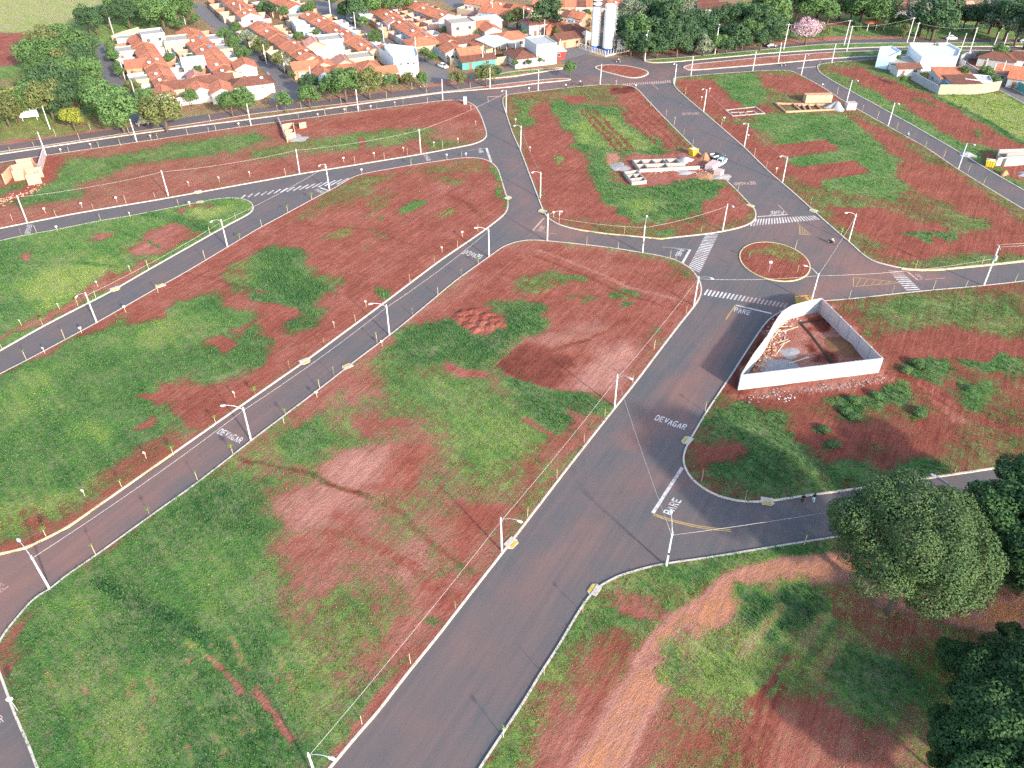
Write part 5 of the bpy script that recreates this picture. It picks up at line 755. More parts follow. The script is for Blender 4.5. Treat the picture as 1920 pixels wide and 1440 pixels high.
def house(label, c, w_, d_, ang, wall='cream', roof='t', h=3.0, rh=1.3, kind='gable', z0=0, group=None, yard=None, dish=0, tank=0, wins=2, over=.45, name='house', cat='house', ywall=None, yh=2.0):
    """w_ along the ridge (local x), d_ across. kind: gable, hip, shed, flat"""
    t = thing(name, label, cat, (c[0], c[1], z0), ang, group); X, Y = w_ / 2, d_ / 2; wm = wallm(wall)
    base = [(-X, -Y, -.2), (X, -Y, -.2), (X, Y, -.2), (-X, Y, -.2), (-X, -Y, h), (X, -Y, h), (X, Y, h), (-X, Y, h)]; side = [(0, 1, 5, 4), (1, 2, 6, 5), (2, 3, 7, 6), (3, 0, 4, 7)]
    m = MB()
    if kind == 'gable': m.add(base + [(-X, 0, h + rh), (X, 0, h + rh)], [(0, 1, 5, 4), (2, 3, 7, 6), (1, 2, 6, 9, 5), (3, 0, 4, 8, 7)])
    elif kind == 'shed': m.add(base[:4] + [(-X, -Y, h), (X, -Y, h), (X, Y, h + rh), (-X, Y, h + rh)], side)
    elif kind == 'flat':
        m.add(base, side); e = .18
        for a, b, cx, cy in ((w_, e, 0, -Y + e / 2), (w_, e, 0, Y - e / 2), (e, d_ - 2 * e, -X + e / 2, 0), (e, d_ - 2 * e, X - e / 2, 0)): m.box((cx, cy, h + rh / 2), (a, b, rh))
    else: m.add(base, side)
    m.obj('wall', wm, t)
    rm = M_TILES[roof]; m = MB(); x, y, th = X + over, Y + over, .14; ez = h - over * rh / Y if kind != 'flat' else h
    if kind == 'gable':
        for s in (1, -1):
            A, B, Cc, D = (-x, s * y, ez + .04), (x, s * y, ez + .04), (x, 0, h + rh + .05), (-x, 0, h + rh + .05); q = [A, B, Cc, D] if s < 0 else [B, A, D, Cc]
            m.add(q + [(p[0], p[1], p[2] + th) for p in q], [(3, 2, 1, 0), (4, 5, 6, 7), (0, 1, 5, 4), (1, 2, 6, 5), (3, 0, 4, 7)])
        r = m.obj('roof', rm, t); MB().tube([(-x, 0, h + rh + .2), (x, 0, h + rh + .2)], .11, 6).obj('ridge_cap', rm, r)
    elif kind == 'hip':
        k = max(x - y, .05); m.add([(-x, -y, ez), (x, -y, ez), (x, y, ez), (-x, y, ez), (-x, -y, ez + th), (x, -y, ez + th), (x, y, ez + th), (-x, y, ez + th), (-k, 0, h + rh + .1), (k, 0, h + rh + .1)], [(3, 2, 1, 0), (0, 1, 5, 4), (1, 2, 6, 5), (2, 3, 7, 6), (3, 0, 4, 7), (4, 5, 9, 8), (6, 7, 8, 9), (5, 6, 9), (7, 4, 8)])
        r = m.obj('roof', rm, t); cap = MB()
        for a, b in (((-k, 0), (k, 0)), ((-x, -y), (-k, 0)), ((-x, y), (-k, 0)), ((x, -y), (k, 0)), ((x, y), (k, 0))): cap.tube([(a[0], a[1], (h + rh + .14) if a[1] == 0 else ez + th), (b[0], b[1], h + rh + .14)], .1, 5)
        cap.obj('ridge_cap', rm, r)
    elif kind == 'shed':
        q = [(-x, -y, ez), (x, -y, ez), (x, y, h + rh + over * rh / d_), (-x, y, h + rh + over * rh / d_)]; m.add(q + [(p[0], p[1], p[2] + th) for p in q], [(3, 2, 1, 0), (4, 5, 6, 7), (0, 1, 5, 4), (1, 2, 6, 5), (2, 3, 7, 6), (3, 0, 4, 7)]); r = m.obj('roof', rm, t)
    else: r = MB().box((0, 0, h + .02), (w_ - .4, d_ - .4, .16)).obj('roof', rm if roof in 'mf' else M_SLAB, t)
    for k in range(wins):
        u = (k + .5) / wins * w_ - X
        if k == 0 and wins > 1: o = link('door', ME_DOOR, t, (u, -Y - .03, 0)); link('door_handle', ME_DH, o)
        else: window(t, u, -Y - .03, 1.6, min(1.3, w_ / wins * .5), 1.1, 0)
    if wins and d_ > 5: window(t, X + .03, 0, 1.6, 1.2, 1.1, pi / 2); window(t, -X - .03, Y * .3, 1.6, 1.0, 1.0, -pi / 2)
    if h > 5:
        for k in range(max(wins, 2)): window(t, (k + .5) / max(wins, 2) * w_ - X, -Y - .03, 4.6, 1.1, 1.1, 0)
    zr = h + rh * .55
    if dish: link('satellite_dish', ME_DISH, t, (X * .5, -Y * .45, zr if kind != 'flat' else h + .1), .6 - ang)
    if tank: link('water_tank', ME_WT if tank == 1 else ME_WT2, t, (-X * .4, Y * .35, zr - .2 if kind != 'flat' else h + .1))
    if yard:
        yw = wallm(ywall or wall)
        for s, dep in ((-1, yard[0]), (1, yard[1])):
            if not dep: continue
            for seg in ((-X, s * (Y + dep / 2), .15, dep), (X - .16, s * (Y + dep / 2), .15, dep), (0, s * (Y + dep), w_, .15)): MB().box((seg[0], seg[1], yh / 2), (seg[2], seg[3], yh)).obj('yard_wall', yw, t)
    return t
random.seed(11)
def row(name, a, b, n, depth, walls, yards, rows_label, kind='gable', roofs='ttttttttt', hh=3.1):
    a, b = Vector(a), Vector(b); d = (b - a); L = d.length; ang = atan2(d.y, d.x); step = L / n
    for i in range(n):
        c = a + d * ((i + .5) / n); h = hh + (.18 if i % 2 else 0) + random.uniform(-.05, .1)
        house(f"{rows_label}, {ORD[i]} from the far end", c, step * (.985 if i % 2 else .96), depth * .86 * random.uniform(.98, 1.03), ang, random.choice(walls), random.choice(roofs), h, 1.4, kind, 0, 'terraced houses of the town', (random.choice(yards), random.choice(yards)), random.random() < .4, random.choice([0, 0, 2, 2, 1]) if random.random() < .5 else 0, 2, .3, 'row_house', 'house', random.choice(['cream', 'cream', 'peach', 'white', 'palegrey', 'pink', 'brick']), random.uniform(1.8, 2.6))
        if random.random() < .4: pass
W1 = ['cream', 'white', 'peach', 'cream', 'palegrey', 'blue']
row('a', (-139.52,314.50), (-109.93,259.63), 9, 8.5, W1, (5, 6, 4, 7), "orange-roofed house in the left block's left row")
row('b', (-123.93,323.46), (-92.82,270.09), 9, 9.5, W1, (4, 6, 5), "orange-roofed house in the left block's right row")
row('c', (-99.27,332.86), (-68.41,284.92), 10, 9, W1, (4, 6, 5), "orange-roofed house in the middle block's left row")
row('d', (-82.50,347.84), (-48.58,295.12), 11, 9, W1, (4, 6, 5), "orange-roofed house in the middle block's right row")
row('e', (-126.75,383.51), (-104.95,344.41), 5, 9, W1, (4, 5), "orange-roofed house in the short row beside the top street")
row('f', (-105.83,379.47), (-89.51,358.47), 5, 9, W1, (4, 5), "orange-roofed house in the row cut by the top edge")
row('g', (-54.48,354.87), (-31.51,311.60), 7, 9, W1, (3, 5), "orange-roofed house in the third block's street row")
row('h', (-42.84,365.87), (-25.59,342.72), 6, 10, W1, (4, 5), "orange-roofed house in the third block's rear row")
row('i', (-18.28,371.59), (8.75,353.09), 7, 9, W1, (4, 5), "red-roofed house along the top edge left of the tanks", roofs='ttb')
row('j', (-12.13,356.66), (5.40,347.84), 5, 9, W1, (3, 4), "red-roofed house in the row left of the big dark tree", roofs='ttb')
row('k', (9.04,366.82), (49.38,364.00), 9, 9, W1, (4, 5), "red-roofed house in the line behind the tanks", roofs='tbt')
row('l', (21.69,349.57), (29.99,344.41), 3, 9, W1, (2, 4), "white-walled red-roofed house just left of the tanks", roofs='tb')
def dirang(a, b): return atan2(b[1] - a[1], b[0] - a[0])
SA = dirang((-109.31,274.71), (-88.22,283.42)); SB = SA + pi / 2; G2 = 'detached town houses'
for (lab, c, w_, d_, ang, kw) in [
 ("small house with red gable roof at the left block's lower corner", (-108.74,251.86), 9, 7, SB, dict(wall='white')),
 ("wide brown-roofed house behind the white corner wall", (-105.31,259.63), 12, 7, SA, dict(roof='b')),
 ("house with blue gable wall in the left block's front row", (-98.74,255.96), 8, 7, SB + .15, dict(wall='blue')),
 ("house with twin orange gables in the left block's front row", (-91.68,255.96), 10, 8, SB, dict(wall='white')),
 ("dark brown roof across the left block's front yards", (-96.53,265.03), 13, 6, SA, dict(roof='b')),
 ("tan-roofed gable house in the left block's inner yards", (-103.96,268.36), 7, 5, SB, dict(roof='p')),
 ("large brown hip-roofed house at the left block's rounded white corner", (-84.19,263.39), 15, 9, SA, dict(roof='b', kind='hip', wall='white', dish=1)),
 ("white two-storey box at the field end of the left block", (-131.87,309.60), 9, 9, SA + .1, dict(kind='flat', wall='white', h=6, rh=.7)),
 ("white flat-roofed annex at the left block's field corner", (-143.55,315.45), 9, 7, SA, dict(kind='flat', wall='white', h=3, rh=.5)),
 ("grey-white flat annex on the left block's street side", (-137.87,299.43), 9, 8, SA, dict(kind='flat', wall='palegrey', h=3, rh=.5)),
 ("peach annex with orange shed roof on the left block's street side", (-126.56,281.06), 10, 7, SA, dict(wall='peach', kind='shed', rh=1)),
 ("cream flat annex below the peach one", (-119.76,267.77), 9, 6, SA, dict(kind='flat', wall='cream', h=2.8, rh=.5)),
 ("cream flat building in the left block's centre", (-123.37,309.46), 10, 9, SA, dict(kind='flat', wall='cream', h=4, rh=.5)),
 ("white shed with slanted wall in the left block's centre", (-108.42,281.85), 8, 6, SA, dict(kind='shed', wall='white', roof='m', h=3.5, rh=1.2)),
 ("turquoise lean-to in the left block's centre", (-112.82,282.88), 5, 4, SA, dict(kind='flat', wall='blue', h=2.6, rh=.3)),
 ("tall white house at the left block's street corner", (-89.51,276.51), 9, 8, SB, dict(wall='white', kind='gable', h=4.4)),
 ("white flat garage on the left block's street side", (-111.25,315.45), 8, 7, SB, dict(kind='flat', wall='white', h=2.8, rh=.4)),
 ("cream garage behind the street trees of the left block", (-104.46,302.80), 8, 7, SB, dict(kind='flat', wall='cream', h=2.8, rh=.4)),
 ("house with two red chimneys in the middle block's front row", (-70.22,279.95), 10, 8, SA, dict(wall='peach')),
 ("orange-roofed front house with dish in the middle block", (-64.90,282.37), 9, 8, SB, dict(dish=1)),
 ("blue gabled house in the middle block's front row", (-62.56,271.75), 8, 7, SB, dict(wall='blue')),
 ("wide red-roofed house in the middle block's front row", (-56.63,276.39), 12, 9, SA, dict(kind='hip')),
 ("white-gabled house in the middle block's front row", (-50.05,270.61), 8, 7, SB, dict(wall='white')),
 ("red hip-roofed house beside the big white building", (-48.38,279.95), 10, 8, SB, dict(kind='hip', wall='white')),
 ("small red-roofed house against the big white building", (-42.58,274.05), 9, 6, SA, dict(wall='white')),
 ("white gabled workshop in the middle block's yards", (-65.28,293.81), 11, 10, SA + .3, dict(wall='white', roof='m', h=3.6)),
 ("tan gabled cottage in the middle block's yards", (-57.99,284.92), 8, 7, SB, dict(wall='cream', roof='p')),
 ("yellow gabled cottage under the green yard tree", (-72.43,307.34), 8, 8, SB, dict(wall='cream', roof='p')),
 ("white boxy house in the middle of the middle block", (-67.10,310.17), 10, 9, SA, dict(kind='flat', wall='white', h=4, rh=.6)),
 ("white slanted building at the middle block's far end", (-82.83,332.86), 14, 6, SB, dict(kind='shed', wall='white', roof='m', rh=1.5)),
 ("cream flat house behind the front row near the white building", (-53.16,289.31), 10, 8, SA, dict(kind='flat', wall='cream', h=3.6, rh=.5)),
 ("low peach yard building with blue tarp roof", (-87.60,348.66), 8, 6, SA, dict(kind='flat', wall='peach', h=2.8, rh=.3)),
 ("white carport with metal roof at the third block's upper corner", (-60.82,353.89), 11, 7, SB, dict(kind='shed', wall='white', roof='m', h=2.8, rh=.6)),
 ("gabled annex beside the third block's street", (-47.30,336.53), 7, 6, SB, dict(roof='p', wall='white')),
 ("large hip roof in the third block above the green hedge trees", (-32.91,309.24), 14, 11, SA, dict(kind='hip')),
 ("white gabled annex behind the third block's hedge", (-38.13,322.40), 8, 6, SB, dict(wall='white', roof='p')),
 ("two-storey pink and white house in the third block", (-19.97,326.21), 11, 10, SA, dict(kind='flat', wall='pink', h=6, rh=.6)),
 ("long pale blue flat roof in the third block", (-14.20,339.81), 22, 8, SA, dict(kind='shed', wall='palegrey', roof='m', h=3, rh=.5)),
 ("cream house with long orange roof in the third block", (-15.16,331.71), 14, 8, SA, dict(wall='cream')),
 ("orange-roofed house right of the cream one in the third block", (-8.64,327.78), 9, 8, SB, dict(wall='white')),
 ("house with white chimney and grey gable in the third block", (-1.00,317.18), 13, 11, SA, dict(kind='hip', wall='grey')),
 ("brown-roofed house with L-shaped white parapet", (-17.70,310.66), 13, 7, SA + .1, dict(roof='b', wall='white')),
 ("orange-roofed house in the third block's centre", (-23.99,310.66), 10, 9, SB, {}),
 ("white-gabled house above the teal wall", (-21.76,299.61), 9, 8, SB, dict(wall='white')),
 ("red-roofed house beside the white gable above the teal wall", (-15.70,296.29), 9, 8, SA, dict(wall='cream')),
 ("brown-roofed shed with teal end wall inside the beige yard wall", (-12.47,290.33), 14, 6, SA, dict(roof='b', wall='teal', h=2.6, rh=1)),
 ("red-roofed house left of the white open shed", (-11.23,305.05), 9, 7, SB, dict(roof='t')),
 ("red hip-roofed house between the open shed and grey house", (3.19,293.67), 12, 10, SB, dict(kind='hip', roof='b', wall='white')),
 ("grey and white two-storey house with dark roof at the crossroads", (10.15,296.50), 12, 9, SB, dict(kind='flat', wall='white', h=6.6, rh=.5, roof='f', wins=3)),
 ("red shopfront annex of the corner house", (15.69,300.10), 6, 6, SA, dict(kind='shed', wall='red', roof='m', h=2.8, rh=.4, wins=1)),
 ("red-roofed house with grey side wall below the big dark tree", (9.99,332.50), 12, 9, SA, dict(kind='hip', wall='grey', roof='b', h=4.5)),
 ("brick-coloured hip-roofed house below the big dark tree", (16.62,331.71), 12, 9, SA, dict(kind='hip', wall='brick')),
 ("low house with lime yellow wall near the tanks", (21.34,327.00), 10, 7, SA, dict(wall='lime', roof='b')),
 ("dark-roofed peach house by the tank street", (20.37,316.44), 12, 8, SA + .1, dict(wall='peach', roof='b')),
 ("white and grey house beside the tank street", (26.06,323.92), 9, 8, SB, dict(wall='white', roof='b')),
 ("low peach house front left of the corner house", (0.40,315.92), 16, 5, SA, dict(kind='flat', wall='peach', h=2.6, rh=.4)),
 ("red-roofed house peeping between the park trees", (79.22,367.19), 18, 10, .1, dict(wall='white', roof='b')),
 ("second red roof right of the one between park trees", (83.96,362.52), 14, 9, .1, dict(wall='white', roof='b')),
 ("red-roofed white house behind the park at the top right", (162.74,360.68), 20, 9, .05, dict(wall='white', roof='b')),
 ("pale red roof right of the dark park tree", (187.77,364.38), 14, 9, .05, dict(wall='white', roof='p')),
 ("white house at the top right edge behind palms", (163.21,373.89), 24, 9, .05, dict(wall='white', roof='b')),
 ("red hip-roofed house at the right edge behind the round enclosure", (169.67,290.46), 13, 9, -.55, dict(kind='hip', wall='palegrey', roof='b')),
 ("dark red hip-roofed house cut by the right edge", (177.06,291.10), 13, 10, -.5, dict(kind='hip', wall='white', roof='b')),
 ("orange-roofed house with small windows right of the lane", (167.13,274.05), 12, 9, -.55, dict(wall='palegrey')),
 ("orange-roofed annex cut by the right edge of the lane", (167.52,267.80), 10, 8, -.55, dict(wall='palegrey'))]:
    kw = dict(dict(wall='cream', roof='t', h=3.1, rh=1.4, kind='gable', wins=2), **kw); house(lab, c, w_ * .88, d_ * .86, ang, group=G2, **kw)
# ---- walls ------------------------------------------------------------------
def wall_run(name, label, cat, pts, h, th, mat, closed=False, pillar=None, z0=0, pmat=None, parts='wall_panel', maxlen=4.5, cap=None):
    c = pts[0]; t = thing(name, label, cat, (c[0], c[1], z0)); L = pts + pts[:1] if closed else pts
    for a, b in zip(L, L[1:]):
        n = max(1, int(round(hypot(b[0] - a[0], b[1] - a[1]) / maxlen))) if pillar else 1
        for k in range(n):
            p = (a[0] + (b[0] - a[0]) * k / n - c[0], a[1] + (b[1] - a[1]) * k / n - c[1]); q = (a[0] + (b[0] - a[0]) * (k + 1) / n - c[0], a[1] + (b[1] - a[1]) * (k + 1) / n - c[1])
            l = hypot(q[0] - p[0], q[1] - p[1]); an = atan2(q[1] - p[1], q[0] - p[0])
            w = MB().box(((p[0] + q[0]) / 2, (p[1] + q[1]) / 2, h / 2 - .1), (l + (th if not pillar else -.02), th, h + .2), an).obj(parts, mat, t)
            if cap: MB().box(((p[0] + q[0]) / 2, (p[1] + q[1]) / 2, h + .05), (l + .02, th + .06, .08), an).obj('coping', cap, w)
            if pillar: MB().box((p[0], p[1], (h + .06) / 2), (pillar, pillar, h + .06), an).obj('pillar', pmat or mat, t)
    return t
M_WHITE = plain('white_block_wall', (.36, .375, .385), .9, .1, .15, .4, dirt=(.26, .24, .23)); M_COPE = plain('pale_coping', (.75, .62, .5))
M_BRICK = None
def brick_mat(name, c, mortar, sc=1.0):
    t = NT(name, .95, .1); x = t.n('ShaderNodeTexBrick'); t.t.links.new(t.mapping(t.obj, (radians(90), 0, radians(25))), x.inputs['Vector'])
    x.inputs['Scale'].default_value = 2.2 * sc; x.inputs['Color1'].default_value = (*c, 1); x.inputs['Color2'].default_value = (c[0] * .75, c[1] * .8, c[2] * .85, 1); x.inputs['Mortar'].default_value = (*mortar, 1); x.inputs['Mortar Size'].default_value = .03
    cc = t.mix(t.mapr(t.noise(.7, 5, .7, t.obj), .5, .8, 0, .6), x.outputs['Color'], mortar); t.col(cc); return t.m
M_BLOCKP = brick_mat('pinkish_block_wall', (.55, .38, .34), (.5, .47, .46)); M_BRICKO = brick_mat('orange_clay_brick', (.62, .3, .17), (.55, .42, .32), 1.4)
EN = [(38.62,107.03),(40.39,110.04),(42.36,113.32),(44.25,116.06),(46.05,118.72),(48.18,122.52),(49.58,124.83),(50.86,126.65),(52.21,127.95),(53.38,128.88),(55.47,129.83),(57.42,130.59),(59.60,131.36)]; FR_ = (64.28,111.90)
wall_run('block_wall', 'long white block wall along the front of the triangular building plot', 'wall', [EN[0], ((EN[0][0] * .6 + FR_[0] * .4), (EN[0][1] * .6 + FR_[1] * .4)), FR_], 3.2, .2, M_WHITE, z0=.1, pillar=.26, maxlen=6)
wall_run('block_wall', 'pinkish block wall with pale pillars on the right side of the building plot', 'wall', [(FR_[0] - .2, FR_[1] + .15), EN[-1]], 3.2, .16, M_BLOCKP, pillar=.3, z0=.1, pmat=M_WHITE, maxlen=3.2)
wall_run('block_wall', 'curved peach-coped wall on the street side of the building plot', 'wall', EN[::-1], 3.1, .18, M_WHITE, z0=.1, cap=M_COPE)
wall_run('yard_wall', 'white boundary wall round the left block facing the avenue', 'wall', [(-117.72,256.47),(-113.38,250.98),(-109.37,249.03),(-105.89,248.54),(-101.22,250.49),(-96.32,252.46),(-89.67,254.45)], 2.4, .2, wallm('white'))
wall_run('yard_wall', 'rounded white corner wall of the left block', 'wall', [(-89.34,254.45),(-82.34,253.45),(-79.04,256.47),(-77.89,261.63),(-78.71,268.04),(-81.45,273.58)], 3.0, .2, wallm('white'))
wall_run('yard_wall', 'long beige yard wall with brown-roofed shed behind', 'wall', [(-23.72,297.69),(-21.58,290.73),(-16.80,288.87),(-11.20,288.87),(-5.64,291.35),(0.00,293.86)], 2.6, .2, wallm('beige'))
wall_run('yard_wall', 'teal and white street wall behind the clipped hedge trees', 'wall', [(-31.73,311.08),(-27.65,304.26),(-23.72,297.69)], 2.6, .2, wallm('blue'))
wall_run('yard_wall', 'low cream front wall of the houses left of the crossroads', 'wall', [(0.38,293.86),(4.72,293.23),(11.48,297.69),(14.64,300.29)], 1.6, .2, wallm('cream'))
wall_run('yard_wall', 'cream wall across the field end of the left block', 'wall', [(-152.25,321.05),(-150.46,326.99),(-146.50,333.12)], 2.2, .2, wallm('cream'))
wall_run('yard_wall', 'cream wall in front of the middle block', 'wall', [(-71.92,275.84),(-64.30,273.58),(-53.76,274.71),(-46.75,275.84),(-40.45,275.84)], 2.2, .2, wallm('white'))
wall_run('yard_wall', 'grey wall of the rounded enclosure at the right edge', 'wall', [(174.47,287.65),(171.03,291.35),(168.32,297.69),(165.47,298.99),(162.20,297.69),(158.60,293.86),(156.76,290.11),(157.08,287.04)], 2.6, .2, wallm('grey'))
wall_run('yard_wall', 'pale wall along the lane at the right edge', 'wall', [(164.37,280.47),(164.87,274.71),(164.96,265.87),(166.10,259.54)], 2.4, .2, wallm('palegrey'))
wall_run('yard_wall', 'teal gate wall cut by the right edge', 'wall', [(164.25,263.74),(165.38,256.47)], 2.6, .25, wallm('teal'))
# big white building in the middle block
def big(label, poly, h, mat, roofm, name='building', parapet=.5, z0=0, wins=()):
    c = poly[0]; P = [(x - c[0], y - c[1]) for x, y in poly]; A = sum(P[i][0] * P[(i + 1) % len(P)][1] - P[(i + 1) % len(P)][0] * P[i][1] for i in range(len(P)))
    if A < 0: P = P[::-1]
    t = thing(name, label, 'building', (c[0], c[1], z0)); n = len(P)
    hs_ = h if isinstance(h, (list, tuple)) else [h] * n
    if A < 0 and isinstance(h, (list, tuple)): hs_ = hs_[::-1]
    MB().add([(x, y, -.2) for x, y in P] + [(x, y, hh) for (x, y), hh in zip(P, hs_)], [(i, (i + 1) % n, n + (i + 1) % n, n + i) for i in range(n)]).obj('wall', mat, t)
    cx, cy = sum(p[0] for p in P) / n, sum(p[1] for p in P) / n; I = [(cx + (x - cx) * .97, cy + (y - cy) * .97) for x, y in P]
    m = MB(); m.add([(x, y, hh - parapet) for (x, y), hh in zip(I, hs_)], [tuple(range(n))]); m.obj('roof', roofm, t)
    m = MB()
    for i in range(n):
        j = (i + 1) % n; m.add([(*P[i], hs_[i]), (*P[j], hs_[j]), (*I[j], hs_[j]), (*I[i], hs_[i]), (*I[j], hs_[j] - parapet), (*I[i], hs_[i] - parapet)], [(0, 1, 2, 3), (3, 2, 4, 5)])
    m.obj('parapet', mat, t)
    for (i, u, z, ww, hh) in wins:
        a, b = P[i], P[(i + 1) % n]; an = atan2(b[1] - a[1], b[0] - a[0]); window(t, a[0] + (b[0] - a[0]) * u + .04 * sin(an), a[1] + (b[1] - a[1]) * u - .04 * cos(an), z, ww, hh, an)
    return t
wh = plain('bright_white_wall', (.68, .68, .66), .8, .15, .05)
t = big("big white two-storey building with small windows at the middle block's corner", [(-39.51,276.99),(-31.91,278.72),(-31.82,281.64),(-33.34,290.11),(-43.15,293.86),(-44.20,290.11)], 6.5, wh, plain('white_roof_sheet', (.5, .5, .49)), wins=((0, .3, 4.4, .9, .6), (0, .6, 4.4, .9, .6), (0, .85, 4.4, .9, .6)))
big("long low white wing behind the big white building", [(-44.20,290.11),(-43.15,293.86),(-47.17,301.61),(-49.14,298.99)], 5.0, wh, M_TILE)
# modern white house on the right
big("white and pale blue boxy building at the top of the far right street", [(126.70,288.26),(129.90,285.82),(136.36,292.60),(135.52,298.99),(130.83,297.69)], 4.4, plain('pale_blue_wall', (.55, .68, .8), .8), plain('white_flat_roof', (.5, .5, .49)))
big("tall white hall right of the pale blue box", [(139.20,282.24),(151.55,282.83),(156.37,291.35),(155.49,298.99),(141.47,298.99),(140.05,293.86)], 5.4, wh, plain('white_flat_roof', (.5, .5, .49)), parapet=.6)
big("low white courtyard wing between the pale blue box and the hall", [(132.61,282.24),(139.20,282.24),(140.19,293.23),(136.12,291.97),(130.27,285.82)], 2.8, wh, M_SLAB, parapet=.3)
house("small red-roofed courtyard house between the white boxes", (134.03,280.55), 8, 5, .1, 'white', 'b', 2.6, .9, 'gable', z0=.1)
wall_run('yard_wall', 'pale grey wall on the left of the beige walled house', 'wall', [(136.65,259.54),(135.50,266.41),(134.04,274.71)], 2.6, .2, wallm('palegrey'), z0=.1)
wall_run('yard_wall', 'beige boundary wall with a raised middle below the lane', 'wall', [(136.65,259.54),(143.84,259.54),(150.07,260.06),(157.75,263.21)], 3.2, .22, wallm('beige'), z0=.1)
house("orange-roofed house inside the beige walled yard", (144.81,270.05), 11, 8, 0, 'palegrey', 't', 3.2, 1.0, 'shed', z0=.1)
house("pale blue annex with small red roof inside the beige walled yard", (145.60,263.92), 9, 7, .1, 'blue', 'b', 2.8, .8, 'shed', z0=.1)
house("white annex at the lane end of the beige walled yard", (151.25,266.11), 8, 6, -.3, 'white', 'm', 3, .5, 'flat', z0=.1)
# open shed with white sheet roof
def canopy(label, c, w_, d_, ang, h, rh, roofm, postm, name='open_shed', cat='shed', hip=False, nx=3):
    t = thing(name, label, cat, (*c, 0), ang); X, Y = w_ / 2, d_ / 2
    for i in range(nx):
        for s in (-1, 1): MB().box((-X * .9 + 1.8 * X * i / (nx - 1), s * Y * .88, h / 2), (.2, .2, h)).obj('post', postm, t)
    if hip: MB().add([(-X, -Y, h), (X, -Y, h), (X, Y, h), (-X, Y, h), (0, 0, h + rh)], [(3, 2, 1, 0), (0, 1, 4), (1, 2, 4), (2, 3, 4), (3, 0, 4)]).obj('roof', roofm, t)
    else:
        q = [(-X, -Y, h), (X, -Y, h), (X, 0, h + rh), (-X, 0, h + rh), (X, Y, h), (-X, Y, h)]; MB().add(q + [(p[0], p[1], p[2] + .1) for p in q], [(0, 3, 2, 1), (3, 5, 4, 2), (6, 7, 8, 9), (9, 8, 10, 11), (0, 1, 7, 6), (4, 5, 11, 10)]).obj('roof', roofm, t)
    return t
canopy("open shed with wide white sheet roof on posts", (-5.64,303.60), 13, 10, SB + .2, 4.6, .9, M_METAL, M_POLE)
canopy("picnic shelter with red tiled hip roof left in the park", (143.70,339.43), 8, 6, .2, 2.6, 1.6, M_TILE, M_POLE, 'picnic_shelter', 'shelter', True); canopy("picnic shelter with red tiled hip roof right in the park", (192.03,337.04), 9, 6, 0, 2.6, 1.6, M_TILE, M_POLE, 'picnic_shelter', 'shelter', True); canopy("small red-roofed park kiosk beside the blossoming tree", (112.75,354.40), 5, 4, 0, 2.5, 1.2, M_TILE, M_POLE, 'park_kiosk', 'kiosk', True)
# water tanks
M_TW = plain('white_tank_paint', (.74, .76, .77), .5, var=.05); M_TB = plain('blue_tank_paint', (.02, .09, .3), .5); M_LAD = plain('yellow_ladder', (.5, .3, .04))
for (p, r, h, lab, band) in (((30.74,311.08), 1.65, 17.5, "slimmer white water tower with dark bands near the top", True), ((35.17,307.64), 1.95, 16.0, "white cylindrical water tower with blue base nearest the road", False)):
    t = thing('water_tower', lab, 'water tower', (*p, 0)); MB().tube([(0, 0, 1.5), (0, 0, h), (0, 0, h + .15)], [r, r, r * .9], 28).obj('tank_shell', M_TW, t, smooth=False); MB().tube([(0, 0, -.2), (0, 0, 1.5)], r + .03, 28).obj('base_band', M_TB, t)
    if band:
        for z in (h - 1.2, h - 2.6): MB().tube([(0, 0, z), (0, 0, z + .5)], r + .03, 28).obj('dark_band', M_BLACK, t)
        MB().tube([(0, 0, h), (0, 0, h + 1.2)], [r * .5, r * .4], 16).obj('top_hatch', M_TW, t)
    m = MB(); x = r + .35 if not band else -r - .35; y = -.3
    for s in (-.25, .25): m.tube([(x, y + s, 0), (x, y + s, h)], .05, 5)
    for k in range(int(h / .6)): m.tube([(x, y - .25, k * .6 + .4), (x, y + .25, k * .6 + .4)], .035, 4)
    m.obj('ladder', M_LAD if band else M_GALV, t); m = MB()
    for k in range(8): m.box((x + (.45 if not band else -.45), y, 2.5 + k * 1.8), (.06, .8, .12)).box((x + (.22 if not band else -.22), y - .4, 2.5 + k * 1.8), (.45, .06, .1)).box((x + (.22 if not band else -.22), y + .4, 2.5 + k * 1.8), (.45, .06, .1))
    m.obj('ladder_cage', M_LAD if band else M_GALV, t)
def fence(label, pts, n, h=2.0):
    t = thing('compound_fence', label, 'fence', (*pts[0], 0)); c = pts[0]
    for a, b in zip(pts, pts[1:]):
        for k in range(n): MB().box((a[0] + (b[0] - a[0]) * k / n - c[0], a[1] + (b[1] - a[1]) * k / n - c[1], h / 2), (.16, .16, h)).obj('post', M_POLE, t)
        l = hypot(b[0] - a[0], b[1] - a[1]); an = atan2(b[1] - a[1], b[0] - a[0])
        MB().box(((a[0] + b[0]) / 2 - c[0], (a[1] + b[1]) / 2 - c[1], .2), (l, .18, .45), an).obj('base_wall', M_POLE, t)
        for z in (.9, 1.5): MB().tube([(a[0] - c[0], a[1] - c[1], z), (b[0] - c[0], b[1] - c[1], z)], .02, 4).obj('wire', M_GALV, t)
fence('white post fence around the two water towers', [(43.31,308.32),(33.83,301.61),(29.03,306.96),(24.88,312.47)], 9)
t = thing('billboard', 'blank white sign panel behind the water tower fence', 'billboard', (*(40.09,307.64), 0), .25); MB().box((0, 0, 2.6), (3.2, .08, 3.6)).obj('panel', M_SIGN, t); [MB().box((x, .1, 1.6), (.12, .12, 3.4)).obj('post', M_GALV, t) for x in (-1.2, 1.2)]
